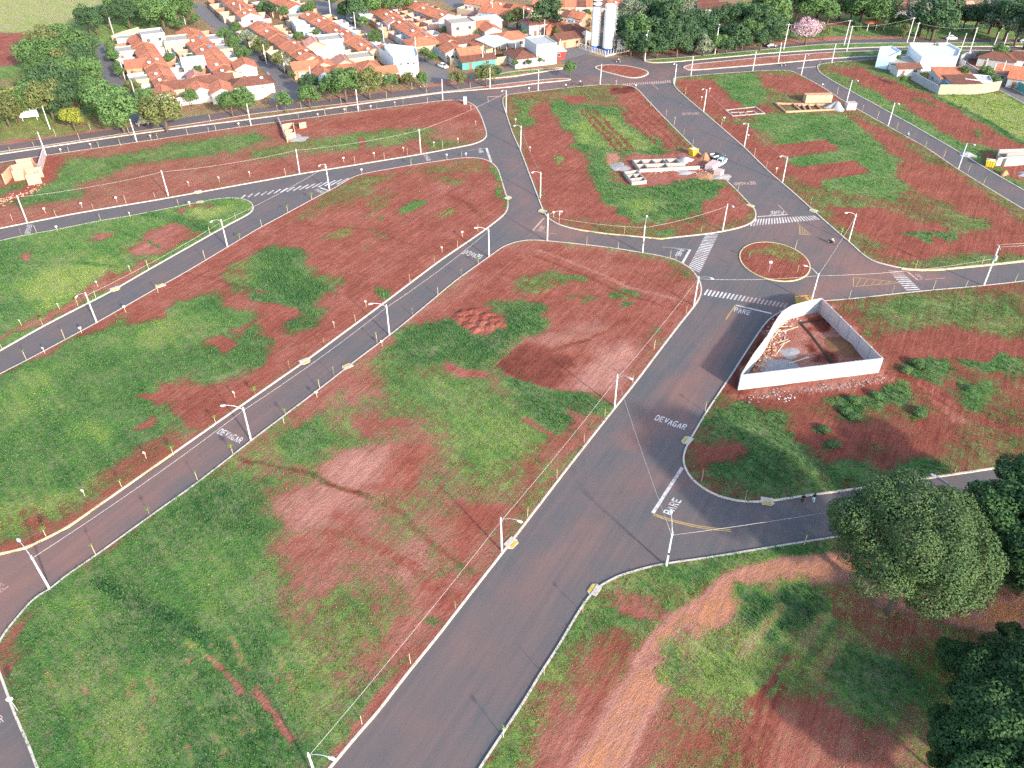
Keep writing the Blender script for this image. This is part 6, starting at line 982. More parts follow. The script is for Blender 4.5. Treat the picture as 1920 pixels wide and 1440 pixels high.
t = thing('billboard', 'blank white billboard on the grass at the left edge', 'billboard', (*(-143.68,236.46), 0), .25); MB().box((0, 0, 3.0), (5.4, .1, 4.0)).obj('panel', M_SIGN, t); [MB().box((x, .12, 1.8), (.16, .16, 3.6)).obj('post', M_POLE, t) for x in (-2, 2)]
t = thing('utility_cabinet', 'grey metal cabinet on the rounded corner of the north strip', 'cabinet', (*(-14.65,250.49), .14), .3); MB().box((0, 0, 1.1), (1.0, .5, 2.2)).obj('body', M_TRAF, t); MB().box((0, 0, 2.25), (1.15, .65, .1)).obj('lid', M_TRAF, t); MB().box((0, -.27, 1.1), (.8, .04, 1.7)).obj('cabinet_door', M_FIBRE, t)
# ---- building sites -----------------------------------------------------------
def segs(name, label, cat, lst, h, th, mat, z0=.12, part='wall_panel'):
    c = lst[0][0]; t = thing(name, label, cat, (*c, z0))
    for s in lst:
        for a, b in zip(s, s[1:]):
            l = hypot(b[0] - a[0], b[1] - a[1]); MB().box(((a[0] + b[0]) / 2 - c[0], (a[1] + b[1]) / 2 - c[1], h / 2 - .1), (l + th * .9, th + random.uniform(0, .02), h + .2 + random.uniform(-.02, .02)), atan2(b[1] - a[1], b[0] - a[0])).obj(part, mat, t)
    return t
M_NEWW = plain('fresh_block_wall', (.34, .31, .28), .95, .1, .1, 1.5, dirt=(.55, .42, .34))
segs('unfinished_house', 'half-built white block house with open rooms on the site beside the avenue', 'building site', [[(32.11,203.97),(33.20,198.00)], [(32.11,203.97),(43.89,205.05)], [(33.20,198.00),(49.08,200.08)], [(32.75,201.13),(45.67,202.19)], [(34.33,204.15),(35.46,198.35)], [(37.11,204.33),(38.15,201.66)], [(40.07,204.69),(41.01,202.01)], [(41.14,204.69),(41.57,202.01)], [(43.75,205.05),(44.41,202.19)], [(40.42,201.83),(40.83,199.04)]], 1.0, .2, M_NEWW)
segs('unfinished_house', 'small half-built annex with three rooms at the same site', 'building site', [[(28.94,196.30),(30.26,190.01),(33.93,190.98),(32.42,197.32),(28.94,196.30)], [(29.46,194.28),(32.99,195.28)], [(29.87,191.96),(33.51,192.95)], [(31.13,194.61),(31.53,192.29)]], 1.0, .2, M_NEWW)
segs('foundation', 'white foundation outline in dark earth on the north-east lot', 'building site', [[(65.38,244.73),(75.22,247.58),(76.62,241.92),(66.48,239.62),(65.38,244.73)], [(66.72,242.62),(70.67,242.85),(71.54,240.31)], [(71.59,243.32),(73.66,243.79),(74.40,241.46)], [(68.89,242.85),(69.40,240.08)]], .25, .35, M_NEWW)
segs('foundation', 'long foundation with many cross beams by the far right street', 'building site', [[(82.24,250.49),(83.35,242.85),(100.84,245.20),(98.76,249.03),(82.24,250.49)], [(87.40,250.49),(88.16,243.79)], [(89.98,249.03),(89.76,244.26)], [(91.97,249.03),(91.39,244.26)], [(94.46,249.03),(94.80,244.73)], [(88.85,248.54),(98.07,250.00)]], .5, .35, wallm('peach'))
segs('unfinished_house', 'half-built orange clay brick house at the left edge', 'building site', [[(-128.17,190.83),(-128.67,196.18),(-124.66,199.28)], [(-128.67,196.18),(-126.74,192.81),(-120.82,195.50),(-124.66,199.28)], [(-124.27,194.15),(-121.96,190.18),(-119.36,191.49)], [(-129.16,199.98),(-125.66,201.40),(-124.38,199.28)]], 2.7, .25, M_BRICKO)
segs('brick_wall', 'tall weathered brick side wall beside the unfinished house at the left edge', 'wall', [[(-120.99,193.52),(-126.05,208.12)]], 2.4, .25, M_BLOCKP)
segs('ruined_hut', 'small orange brick ruin on the north strip', 'building site', [[(-65.47,224.60),(-62.99,218.88)], [(-63.88,220.90),(-61.44,222.12),(-63.52,229.68),(-66.33,228.39)], [(-64.53,223.77),(-62.73,224.60)], [(-61.67,229.33),(-60.14,230.19)]], 1.7, .25, M_BRICKO)
segs('brick_wall', 'pale broken wall along the ruin on the north strip', 'wall', [[(-69.23,235.13),(-63.58,220.39)]], 1.3, .25, M_BLOCKP)
segs('unfinished_house', 'half-built house walls at the right edge behind the yellow skip', 'building site', [[(129.12,204.66),(131.35,208.71),(141.22,209.46)], [(129.12,204.66),(130.03,202.15),(138.20,203.58)], [(130.03,202.15),(132.24,206.12),(139.69,206.49)]], 2.0, .25, M_NEWW)
segs('panel_wall', 'white panel wall beside the yellow skip at the right edge', 'wall', [[(127.93,202.37),(130.53,203.07),(132.97,203.43),(135.41,203.78),(140.18,204.50)]], 2.2, .15, M_WHITE)
# heaps
def heap(name, label, cat, p, r, h, mat, seed=0, sq=.8, gts=None):
    rng = np.random.default_rng(seed); V = []; n, m = 28, 7; ph = rng.uniform(0, 6, 4)
    for i in range(m):
        for k in range(n):
            a = 2 * pi * k / n; rr = r * (i / (m - 1)) * (1 + .2 * sin(2 * a + ph[0]) + .16 * sin(3 * a + ph[1]) + .1 * sin(5 * a + ph[2]) + .07 * sin(7 * a + ph[3])); V.append((rr * cos(a), rr * sin(a) * sq, h * (.5 + .5 * cos(pi * i / (m - 1))) + (rng.uniform(-.06, .06) * h if i < m - 1 else -.05)))
    Fs = [(i * n + k, (i + 1) * n + k, (i + 1) * n + (k + 1) % n, i * n + (k + 1) % n) for i in range(m - 1) for k in range(n)]
    mm = MB(); mm.v = V; mm.f = Fs; o = mm.obj(name, mat, None, (*p, .12), rng.uniform(0, 3), smooth=True) if gts is None else link(name, np_mesh(name, np.array(V), np.array(Fs), mat, {'gts': np.tile(gts, (len(V), 1))}, True), None, (*p, .1), rng.uniform(0, 3)); return tag(o, label, cat)
def loose(name, c, c2):
    t = NT(name, .95, .1); t.col(t.mix(t.mapr(t.noise(4, 5, .8, t.obj), .35, .65), c, c2)); t.bump(t.noise(8, 3, .7, t.obj), .8, .1); return t.m
M_SAND = loose('orange_sand', (.46, .23, .12), (.36, .17, .09)); M_GRAV = loose('grey_gravel', (.42, .41, .4), (.28, .27, .27)); M_LIME = loose('white_lime', (.36, .35, .35), (.3, .25, .23)); M_EARTH = loose('dark_heap_earth', (.16, .045, .03), (.22, .07, .045)); M_RED_E = loose('red_heap_earth', (.29, .095, .065), (.23, .07, .05)); M_BROWN = loose('brown_earth', (.24, .12, .06), (.19, .085, .045))
for i, (nm, lab, c, p, r, h, mt) in enumerate([
 ('sand_heap', 'orange sand heap beside the yellow skip on the avenue building site', 'heap', (51.92,207.39), 2.2, 1.8, M_SAND), ('gravel_heap', 'grey gravel heap at the end of the half-built white house', 'heap', (46.36,205.93), 2.6, 1.0, M_GRAV), ('lime_heap', 'white lime spill left of the half-built house', 'heap', (28.55,201.32), 4.2, .3, M_LIME), ('gravel_heap', 'low dark gravel spread in front of the half-built house', 'heap', (45.18,198.21), 2.6, .3, M_GRAV), ('sand_heap', 'flat orange sand spread by the site entrance', 'heap', (50.29,195.85), 3.6, .35, M_SAND), ('rubble_heap', 'pale rubble at the kerb of the avenue building site', 'heap', (53.87,195.18), 2.6, .4, M_LIME),
 ('gravel_heap', 'pale grey gravel heap by the long foundation', 'heap', (99.97,247.10), 3.6, 2.0, M_GRAV), ('gravel_heap', 'grey gravel heap beside the far right street', 'heap', (123.85,209.97), 2.4, .8, M_GRAV), ('sand_heap', 'small orange heap below the yellow skip at the right edge', 'heap', (127.52,196.85), 1.4, 1.2, M_SAND), ('lime_heap', 'pale blue-white spill cut by the right edge', 'heap', (132.49,196.85), 2.0, .3, M_LIME), ('lime_heap', 'white spill beside the ruin on the north strip', 'heap', (-61.06,222.00), 3.6, .25, M_LIME),
 ('lime_heap', 'pale hexagonal cement slab inside the walled plot', 'heap', (47.04,113.40), 3.6, .16, M_LIME), ('lime_heap', 'small pale cement patch inside the walled plot', 'heap', (50.35,117.92), 2.0, .12, M_LIME), ('earth_heap', 'brown earth heap along the right wall of the walled plot', 'heap', (61.67,119.92), 5.2, .5, M_BROWN), ]):
    heap(nm, lab, c, p, r, h, mt, i + 3)
for i, p in enumerate([(-9.73,130.66),(-7.28,131.61),(-10.05,128.78),(-7.70,128.97),(-5.16,129.90),(-8.22,126.76),(-5.80,127.31),(-3.28,128.60),(-6.74,125.14),(-4.25,126.04),(-2.24,127.13)]):
    heap('earth_heap', f'rounded red earth heap in the cluster beside the left street, {ORD[i]} counted row by row', 'heap', p, 2.0, .5, M_TERR, i + 40, .92, (0, 0, .5))['group'] = 'cluster of red earth heaps'
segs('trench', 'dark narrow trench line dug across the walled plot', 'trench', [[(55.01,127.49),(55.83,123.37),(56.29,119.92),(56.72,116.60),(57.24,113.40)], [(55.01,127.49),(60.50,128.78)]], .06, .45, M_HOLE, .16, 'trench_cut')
random.seed(5)
for k in range(10):
    p = Vector((51.42,125.50)).lerp(Vector((46.76,118.25)), random.random()); tag(MB().box((0, 0, 0), (random.uniform(2, 4), .14, .06), 0, Matrix.Rotation(random.uniform(-.15, .15), 3, 'Y')).obj('plank', M_STAKE, None, (p.x + random.uniform(-1.2, 2), p.y + random.uniform(-1, 1), .3 + .05 * k), random.uniform(.2, 1.3)), f'loose timber plank on the plot rubble, {ORD[k]} from the bottom of the jumble', 'plank', 'planks on the plot rubble')
tag(MB().box((0, 0, 0), (4.6, .2, .08)).obj('plank', M_STAKE, None, (*(51.26,115.31), .3), .45), 'single long pale plank between the cement patches', 'plank')
# loose rubble along the curved wall, too small to count
def rubble(name, pts, n, sz, mat, spread, z=.15, seed=1):
    rng = random.Random(seed); m = MB(); P = [Vector(p) for p in pts]
    for k in range(n):
        i = rng.randrange(len(P) - 1); p = P[i].lerp(P[i + 1], rng.random()); s_ = rng.uniform(.4, 1.3) * sz
        m.box((p.x + rng.gauss(0, spread), p.y + rng.gauss(0, spread), z + rng.uniform(0, .35)), (s_, s_ * rng.uniform(.4, .9), s_ * rng.uniform(.25, .5)), rng.uniform(0, 3), Matrix.Rotation(rng.uniform(-.5, .5), 3, 'X'))
    tag(m.obj(name, mat), kind='stuff')
rubble('brick_rubble', [(40.80,108.50),(43.92,113.40),(46.48,117.92),(48.60,121.63)], 170, .3, M_BRICKO, .7, seed=2); rubble('brick_rubble', [(48.60,121.63),(51.60,126.94),(54.35,130.66),(56.34,132.18)], 110, .3, M_BLOCKP, .8, seed=3); rubble('broken_block', [(38.53,104.14),(49.03,106.44),(58.81,108.50),(64.41,110.00)], 160, .22, M_LIME, .6, .13, seed=4); rubble('broken_brick', [(35.63,199.58),(46.23,200.27),(51.37,197.87),(53.46,194.51)], 110, .3, M_BLOCKP, 1.2, .15, seed=5); rubble('litter', [(44.87,102.73),(46.86,105.14),(46.32,104.14)], 14, .25, M_SIGN, .4, .15, seed=6)
rubble('broken_brick', [(-123.47,178.92),(-123.06,182.80),(-119.27,185.86),(-119.65,191.24)], 120, .3, M_BRICKO, .8, .15, seed=7)
# skips
M_SKY = plain('yellow_skip_paint', (.6, .4, .03), .45, .4, dirt=(.45, .28, .08)); M_SKG = plain('skip_grey_load', (.55, .5, .45))
def skip(label, p, rz, w=2.6, d=1.8, h=1.7, load=M_SAND):
    t = thing('rubble_skip', label, 'skip', (*p, .1), rz); a, b = w / 2, d / 2
    MB().add([(-a * .75, -b, 0), (a * .75, -b, 0), (a * .75, b, 0), (-a * .75, b, 0), (-a, -b, h), (a, -b, h), (a, b, h), (-a, b, h), (-a * .92, -b * .92, h), (a * .92, -b * .92, h), (a * .92, b * .92, h), (-a * .92, b * .92, h)], [(3, 2, 1, 0), (0, 1, 5, 4), (1, 2, 6, 5), (2, 3, 7, 6), (3, 0, 4, 7), (4, 5, 9, 8), (5, 6, 10, 9), (6, 7, 11, 10), (7, 4, 8, 11)]).obj('skip_body', M_SKY, t)
    MB().add([(-a * .92, -b * .92, h - .15), (a * .92, -b * .92, h - .15), (a * .92, b * .92, h - .15), (-a * .92, b * .92, h - .15), (0, 0, h + .25)], [(0, 1, 4), (1, 2, 4), (2, 3, 4), (3, 0, 4)]).obj('load', load, t)
    for x in (-.6, 0, .6): MB().box((x, -b - .04, h * .5), (.08, .08, h * .95)).obj('rib', M_SKY, t)
    for s in (-1, 1): MB().tube([(s * a * .9, -b * .6, h * .75), (s * a * 1.08, -b * .6, h * .75)], .06, 6).obj('lifting_pin', M_GALV, t)
skip('yellow rubble skip at the apex of the walled plot', (57.36,134.32), .15, 2.8, 1.7, 1.4); skip('yellow and grey skip on the avenue building site', (49.22,209.97), .6, 2.1, 1.7, 1.8, M_SKG); skip('yellow skip beside the white panel wall at the right edge', (126.37,202.37), -.5, 2.4, 1.8, 1.7, M_SKG)
# brick stacks
def stack(label, p, rz, nx, ny, nz, mat, s=(1.0, .9, .8)):
    t = thing('brick_stack', label, 'brick stack', (*p, .12), rz); me = MB().box((0, 0, s[2] / 2), (s[0] * .96, s[1] * .96, s[2] * .98)).mesh('brick_pallet', mat)
    for i in range(nx):
        for j in range(ny):
            for k in range(nz): link('brick_pallet', me, t, (i * s[0], j * s[1], k * s[2]), random.uniform(-.04, .04))
stack('row of pinkish brick pallets at the entrance of the avenue building site', (51.28,200.27), -.65, 2, 4, 1, M_BLOCKP, (1.1, 1.1, 1.3)); stack('lower brick pallets at the kerb of the avenue building site', (52.76,196.52), -.65, 2, 2, 1, M_BLOCKP, (1.0, 1.0, 1.4)); stack('long orange clay brick stack above the long foundation', (92.16,251.96), .05, 8, 2, 2, M_BRICKO, (1.05, 1.2, 1.2)); stack('red and white brick pallets by the far right street', (102.80,245.20), .1, 3, 2, 2, M_BLOCKP, (1.0, 1.0, 1.1))

# ---- grass tufts (uncountable) ------------------------------------------------
def grass_mat():
    t = NT('grass_blades', .8, .15); g, tt, s = t.attr('gts')[:3]; n1 = t.noise(.55, 5, .65); n3 = t.noise(.16, 4, .6); n4 = t.noise(11, 2, .7)
    tv = t.math('ADD', t.math('MULTIPLY', tt, .6), t.math('MULTIPLY', t.math('SUBTRACT', n3, .5), .55)); tv = t.math('ADD', tv, t.math('MULTIPLY', t.math('SUBTRACT', n1, .5), .4))
    c = t.ramp(tv, [(0, (.042, .115, .036)), (.3, (.092, .19, .046)), (.6, (.225, .295, .064)), (.98, (.4, .34, .16))]); t.col(t.mix(1., c, t.mapr(n4, .3, .7, .75, 1.25), 'MULTIPLY')); return t.m
M_GRASS = grass_mat()
def tufts(name, n_per_m2, hgt):
    o, poly, V, T, gts, z, _ = LOTS[name]; rng = np.random.default_rng(len(name)); a, b, c = V[T[:, 0]], V[T[:, 1]], V[T[:, 2]]
    area = .5 * np.abs((b[:, 0] - a[:, 0]) * (c[:, 1] - a[:, 1]) - (b[:, 1] - a[:, 1]) * (c[:, 0] - a[:, 0])); N = int(area.sum() * n_per_m2); f = rng.choice(len(T), N, p=area / area.sum())
    u, v = rng.random(N), rng.random(N); k = u + v > 1; u[k] = 1 - u[k]; v[k] = 1 - v[k]; W = np.stack([1 - u - v, u, v], 1)
    xy = (V[T[f]] * W[:, :, None]).sum(1); zz = (z[T[f]] * W).sum(1); G = (gts[T[f]] * W[:, :, None]).sum(1)
    clump = (fbm(xy[:, 0], xy[:, 1], 2.4, 77, 3) - .5) * .7 + (fbm(xy[:, 0], xy[:, 1], .9, 91, 2) - .5) * .6
    k = (G[:, 0] + clump * 1.3 + rng.normal(0, .12, N) > .56) & (xy[:, 1] > 35) & (np.abs(xy[:, 0]) < 20 + xy[:, 1] * .75); xy, zz, G = xy[k], zz[k], G[k]; N = len(xy)
    if not N: return
    h = hgt * rng.uniform(.45, 1.25, N) * np.clip(.5 + G[:, 0] * .6, .4, 1.1) * (1 + np.clip(.45 - G[:, 1], 0, .5) * 2.2); vs = []; at = []
    for j in range(3):
        an = rng.uniform(0, 2 * pi, N); wv = .035 + h * .09; lean = rng.uniform(.1, .7, N) * h; d = np.stack([np.cos(an), np.sin(an)], 1); p = np.stack([-d[:, 1], d[:, 0]], 1)
        A = np.column_stack([xy - p * wv[:, None], zz - .02]); B = np.column_stack([xy + p * wv[:, None], zz - .02]); Cc = np.column_stack([xy + d * lean[:, None], zz + h]); vs.append(np.stack([A, B, Cc], 1))
    VV = np.concatenate(vs, 0).reshape(-1, 3); GG = np.repeat(np.tile(G, (3, 1)), 3, axis=0)
    tag(link('grass', np_mesh('grass', VV, np.arange(len(VV)).reshape(-1, 3), M_GRASS, {'gts': GG}), o), kind='stuff')
for nm, d, h in (('vacant_lot_centre', 13, .2), ('vacant_lot_west', 10, .24), ('vacant_lot_south', 14, .2), ('vacant_lot_south_east', 9, .24), ('vacant_lot_wedge', 6, .26), ('vacant_lot_building_site', 3.5, .4), ('vacant_lot_north_east', 3, .38), ('roundabout_island', 6, .3), ('vacant_lot_north_strip', 2.5, .35), ('vacant_lot_east', 2, .45)): tufts(nm, d, h)
# ---- trees --------------------------------------------------------------------
def leaf_mat(name, dark, light, pale=None):
    t = NT(name, .75, .2); n = t.noise(1.2, 4, .7); r = t.objrand(); c = t.mix(t.mapr(n, .3, .7), dark, light); c = t.mix(1., c, t.mapr(r, 0, 1, .8, 1.2), 'MULTIPLY'); c = t.mix(1., c, t.mapr(t.noise(7, 2, .7), .3, .7, .75, 1.25), 'MULTIPLY')
    if pale: c = t.mix(t.mapr(t.noise(.5, 3, .6), .5, .7, 0, .7), c, pale)
    t.col(c); t.b.inputs['Subsurface Weight'].default_value = 0; return t.m
LM = {'d': leaf_mat('dark_leaves', (.032, .068, .03), (.065, .118, .05)), 'm': leaf_mat('green_leaves', (.058, .115, .035), (.105, .18, .06)), 'o': leaf_mat('olive_leaves', (.085, .105, .035), (.15, .165, .06)), 'y': leaf_mat('yellow_green_leaves', (.15, .19, .02), (.28, .28, .05)), 'g': leaf_mat('grey_green_leaves', (.1, .13, .08), (.2, .23, .15)), 'p': leaf_mat('pink_blossom', (.34, .2, .23), (.52, .36, .4)), 'b': leaf_mat('big_tree_leaves', (.032, .064, .022), (.07, .112, .038), (.09, .128, .045)), 'w': leaf_mat('wood_leaves', (.024, .058, .018), (.052, .105, .03))}
M_BARK = plain('grey_brown_bark', (.13, .095, .07), .95, .1, .3, 3)
def crown_mesh(seed, n, leaf, lobes, mat, zs=.8, lobe_r=(.15, .4), spread=.78, zmin=-.75):
    rng = np.random.default_rng(seed); d = rng.normal(size=(lobes, 3)); d /= np.linalg.norm(d, axis=1)[:, None]; d[:, 2] = np.where(d[:, 2] < -.35, -d[:, 2], d[:, 2])
    C = d * spread * rng.uniform(.6, 1.05, (lobes, 1)); R = rng.uniform(*lobe_r, lobes); f = rng.choice(lobes, n, p=R ** 2 / (R ** 2).sum())
    q = rng.normal(size=(n, 3)); q /= np.linalg.norm(q, axis=1)[:, None]; rr = rng.uniform(.72, 1.06, (n, 1)); P = C[f] + q * R[f][:, None] * rr
    # drop leaves buried inside other lobes
    bur = np.zeros(n, bool)
    for i in range(lobes): bur |= (((P - C[i]) ** 2).sum(1) < (R[i] * .62) ** 2)
    keep = ~bur & (P[:, 2] > zmin); P, q = P[keep], q[keep]; n = len(P)
    nr = q + rng.normal(0, .45, (n, 3)); nr /= np.linalg.norm(nr, axis=1)[:, None]; a = np.cross(nr, rng.normal(size=(n, 3))); a /= np.linalg.norm(a, axis=1)[:, None]; b = np.cross(nr, a); s = leaf * rng.uniform(.6, 1.35, (n, 1))
    V = np.stack([P - a * s, P - b * s * .62, P + a * s, P + b * s * .62], 1).reshape(-1, 3); V[:, 2] *= zs
    return np_mesh('crown', V, np.arange(4 * n).reshape(-1, 4), mat)
def trunk_mesh(seed, hz, r0, crown_r, limbs=5):
    rng = random.Random(seed); m = MB(); top = (rng.uniform(-.1, .1), rng.uniform(-.1, .1), hz); m.tube([(0, 0, -.1), (rng.uniform(-.05, .05), 0, hz * .5), top], [r0, r0 * .75, r0 * .45], 8)
    for k in range(limbs):
        a = 2 * pi * k / limbs + rng.uniform(-.4, .4); e = (cos(a) * crown_r * .6, sin(a) * crown_r * .6, hz + rng.uniform(0, .45) * crown_r); m.tube([(0, 0, hz * rng.uniform(.55, .8)), (e[0] * .5, e[1] * .5, hz * .95), e], [r0 * .4, r0 * .28, r0 * .08], 6)
    return m.mesh('trunk', M_BARK, True)
CROWN = {}
for kk in 'dmoygpw':
    for v in range(3):
        CROWN[kk, v] = crown_mesh(ord(kk) * 3 + v, 5200, .058 if kk != 'p' else .042, 26 + 7 * v, LM[kk], .8 + .06 * v)
TRUNK = [trunk_mesh(k, 1.0, .085, .9) for k in range(3)]
def tree(label, x, y, r, kk, group, z0=0, name='tree', cat='tree', hs=1.0):
    if r < 5.0: r *= .88
    v = random.randrange(3); hz = (.95 * r + 1.2) * hs * .88; t = thing(name, label, cat, (x, y, z0), random.uniform(0, 6.28), group)
    tr = link('trunk', TRUNK[v], t); tr.scale = (r, r, hz); c = link('crown', CROWN[kk, v], t, (0, 0, hz)); s = r * random.uniform(.93, 1.07); c.scale = (s * random.uniform(.9, 1.1), s, s * random.uniform(.92, 1.12)); return t
random.seed(21)
RANK = ['front', 'second', 'third', 'fourth', 'fifth']
def clump(base, pts):
    """(label, x, y, r) by rank from the viewer and place in the rank"""
    nr = max(1, -(-len(pts) // 8)); q = sorted(pts, key=lambda p: p[1]); per = -(-len(q) // nr); out = []
    for k in range(nr):
        for i, p in enumerate(sorted(q[k * per:(k + 1) * per], key=lambda p: p[0] / p[1])): out.append((f"{base}, {ORD[i]} from the left" + (f" in its {RANK[k] if k < nr - 1 else 'rearmost'} rank" if nr > 1 else ''), *p))
    return out
for lb, x, y, r in clump("green tree of the dense left clump", [(-165.15,298.62,6.5),(-162.01,303.94,6),(-152.28,290.35,6),(-163.09,283.92,6),(-154.90,282.20,6.5),(-150.87,297.22,5),(-145.02,279.42,5.5),(-149.96,278.06,5),(-155.23,272.12,5),(-143.08,264.78,5.5),(-138.23,269.22,5),(-141.60,252.41,6),(-147.54,250.29,5),(-136.66,255.48,5),(-133.02,254.38,4.5),(-143.59,238.97,5.5),(-137.23,237.53,6),(-133.87,238.04,5),(-127.72,243.31,4),(-154.32,258.55,4),(-149.50,281.11,5),(-150.41,269.22,5)]):
    tree(lb, x, y, r, random.choice('dmmmo'), 'trees of the left clump')
for lb, x, y, r in clump("olive tree of the thicket cut by the left edge", [(-146.27,235.18,6),(-146.95,231.15,5),(-152.85,232.88,6),(-153.89,226.17,6),(-146.38,233.92,4)]): tree(lb, x, y, r, 'o', 'trees of the left-edge thicket')
for lb, x, y, r in clump("dark tree behind the left block", [(-161.72,330.40,5),(-159.86,338.62,5),(-152.26,338.74,6),(-148.04,347.40,6),(-136.92,334.62,7),(-133.72,343.02,6),(-157.90,356.44,6),(-163.56,356.15,5),(-135.02,356.15,5),(-146.93,356.44,6),(-155.23,361.11,6),(-141.61,360.16,6)]): tree(lb, x, y, r, random.choice('ddm'), 'trees of the top left belt')
tree("dark round tree with pale dead branches beside the pale field", *[(-165.52,332.46,5.5)][0], 'd', None); tree("pale grey-green tree rising from the belt beside the field", *[(-166.35,348.73,4)][0], 'g', None)
tree("bright yellow-green round tree on the verge left of the dark round one", *[(-126.23,227.69,4)][0], 'y', None); tree("big round dark green tree on the verge at the left street's mouth", *[(-111.61,226.38,6.4)][0], 'm', None); tree("spindly olive and yellow tree in front of the white corner wall", *[(-99.67,227.15,5.8)][0], 'o', None); tree("bushy grey-green tree at the left street's lower end", *[(-120.85,237.89,6.2)][0], 'm', None)
for i, (x, y, r) in enumerate([(-145.13,302.36,2.6),(-140.06,292.41,2.6),(-133.72,279.75,2.3),(-131.02,274.70,2.4),(-119.86,256.31,3),(-112.29,247.58,3.2)]): tree(f"small pavement tree of the left street, {ORD[i]} from the field end", x, y, r, 'mmmmom'[i], 'small trees on the left street')
for i, (x, y, r) in enumerate([(-99.21,248.75,2.8),(-84.01,239.66,4.6),(-80.36,242.05,4.6),(-119.95,290.23,2.3),(-111.85,288.29,2.5),(-105.92,278.34,2.0),(-130.60,334.21,2.6),(-126.68,342.43,2.6)]): tree(("shrubby tree before the blue gable of the left block", "left of two dense hedge trees before the rounded white corner", "right of two dense hedge trees before the rounded white corner", "small yard tree in the left block's upper yards", "dark yard tree behind the white slanted shed", "palm-like yard tree beside the white slanted shed", "small tree at the left block's field end", "small tree at the top of the middle street")[i], x, y, r, 'm', None)
for i, (x, y, r) in enumerate([(-108.11,317.98,3.2),(-101.17,305.35,3.5),(-94.46,292.94,3.2),(-106.85,327.90,3),(-97.85,311.35,3.8),(-89.72,298.72,4.2),(-78.60,283.19,4.2),(-73.23,272.57,1.8)]): tree(f"street tree along the middle street, {ORD[i]} from the top", x, y, r, 'mmmmgooo'[i], 'trees along the middle street')
for i, (x, y, r) in enumerate([(-68.92,243.01,3.6),(-62.32,247.23,4),(-64.43,258.55,4),(-57.07,253.30,4),(-51.99,253.02,5.8),(-45.00,255.48,5),(-38.83,261.39,3.6),(-33.75,266.06,2.8),(-29.30,264.89,3),(-17.74,264.82,3.2),(-8.68,267.88,4),(-5.81,271.63,3),(19.69,277.47,3)]): tree(f"verge tree along the avenue in front of the houses, {ORD[i]} from the left", x, y, r, 'mmdmmomomoodm'[i], 'verge trees along the avenue')
for i, (x, y, r) in enumerate([(-59.11,338.28,2.6),(-51.17,314.30,3),(-39.94,299.73,2),(-31.02,296.36,2.4),(-27.59,291.17,2.4),(-26.20,305.20,1.6)]): tree(f"clipped street tree along the third town street, {ORD[i]} from the top", x, y, r, 'm', 'trees along the third street')
for lb, x, y, r in clump("green tree among the upper roofs", [(-100.38,357.05,3.5),(-104.08,360.08,3),(-94.20,353.76,3),(-84.70,355.54,3),(-85.11,364.97,2.5),(-64.37,347.40,6),(-58.13,351.87,6),(-53.35,356.15,5),(-68.49,351.37,4),(-46.61,360.77,5),(-77.75,372.81,4)]): tree(lb, x, y, r, random.choice('mmd'), 'trees among the upper roofs')
for i, (x, y, r) in enumerate([(-79.34,314.30,3),(-75.18,324.74,1.8),(-14.30,324.75,2),(-25.68,327.05,2),(-1.07,342.51,3),(13.84,332.96,7),(2.12,341.10,4.6),(4.49,324.75,2),(30.59,352.28,2.5),(5.91,287.25,1.5),(9.70,290.42,1.3),(1.10,286.01,1.5)]): tree(("bright green yard tree in the middle block", "small palm in the middle block's yards", "round yard bush behind the cream third block house", "dark yard bush by the pink two-storey house", "small street tree at the top left of the big dark tree", "big spreading dark tree above the red roofs left of the tanks", "flat-topped dark tree left of the big dark tree", "palm cluster beside the grey chimney house", "small tree just left of the tanks", "middle of three clipped bushes on the crossroads pavement", "right one of three clipped bushes on the crossroads pavement", "left one of three clipped bushes on the crossroads pavement")[i], x, y, r, 'mmmmmdommmmm'[i], None)
for lb, x, y, r in clump("dark tree of the park wood", [(47.18,338.85,7),(52.99,343.17,7),(58.35,336.77,7.5),(60.83,326.41,8),(43.02,316.69,6.5),(46.81,311.02,7),(52.67,311.02,7),(57.10,307.80,6.5),(42.99,302.27,5.5),(47.22,298.14,5.5),(52.25,299.94,5),(59.29,299.94,5),(65.48,322.87,6.5),(71.39,327.23,6),(66.56,305.51,5),(69.20,301.75,4.5),(74.64,317.87,6),(75.27,305.23,4.5),(77.88,303.55,4),(82.78,309.38,5.5),(85.80,335.38,6),(92.17,340.45,6),(89.94,318.68,5),(95.03,330.88,6.5),(91.58,308.77,4.5),(41.63,334.47,5),(64.52,311.14,6),(65.70,343.17,7),(81.18,334.47,5),(84.61,307.76,4)]):
    tree(lb, x, y, r, random.choice('ddmdg'), 'trees of the park wood', hs=.8)
for lb, x, y, r in clump("tree behind the park lawn", [(103.79,338.85,7),(103.99,352.10,7),(99.73,321.74,5),(97.17,314.99,4),(120.58,347.40,6),(127.71,345.45,5),(135.23,353.42,5),(139.15,351.37,4),(139.89,343.17,7),(145.10,338.85,7),(151.92,349.17,6),(116.98,352.10,7),(127.06,356.71,7)]): tree(lb, x, y, r, random.choice('dmm'), 'trees behind the lawn')
for lb, x, y, r in clump("dark spreading tree in the top right corner", [(158.13,328.86,8),(160.52,322.41,8),(171.31,338.85,7),(160.05,325.60,4),(179.84,338.62,5),(181.11,332.08,6),(188.61,322.34,9),(188.57,314.85,6),(190.24,310.72,9),(185.36,322.49,6)]): tree(lb, x, y, r, random.choice('ddg'), 'trees of the top right corner')
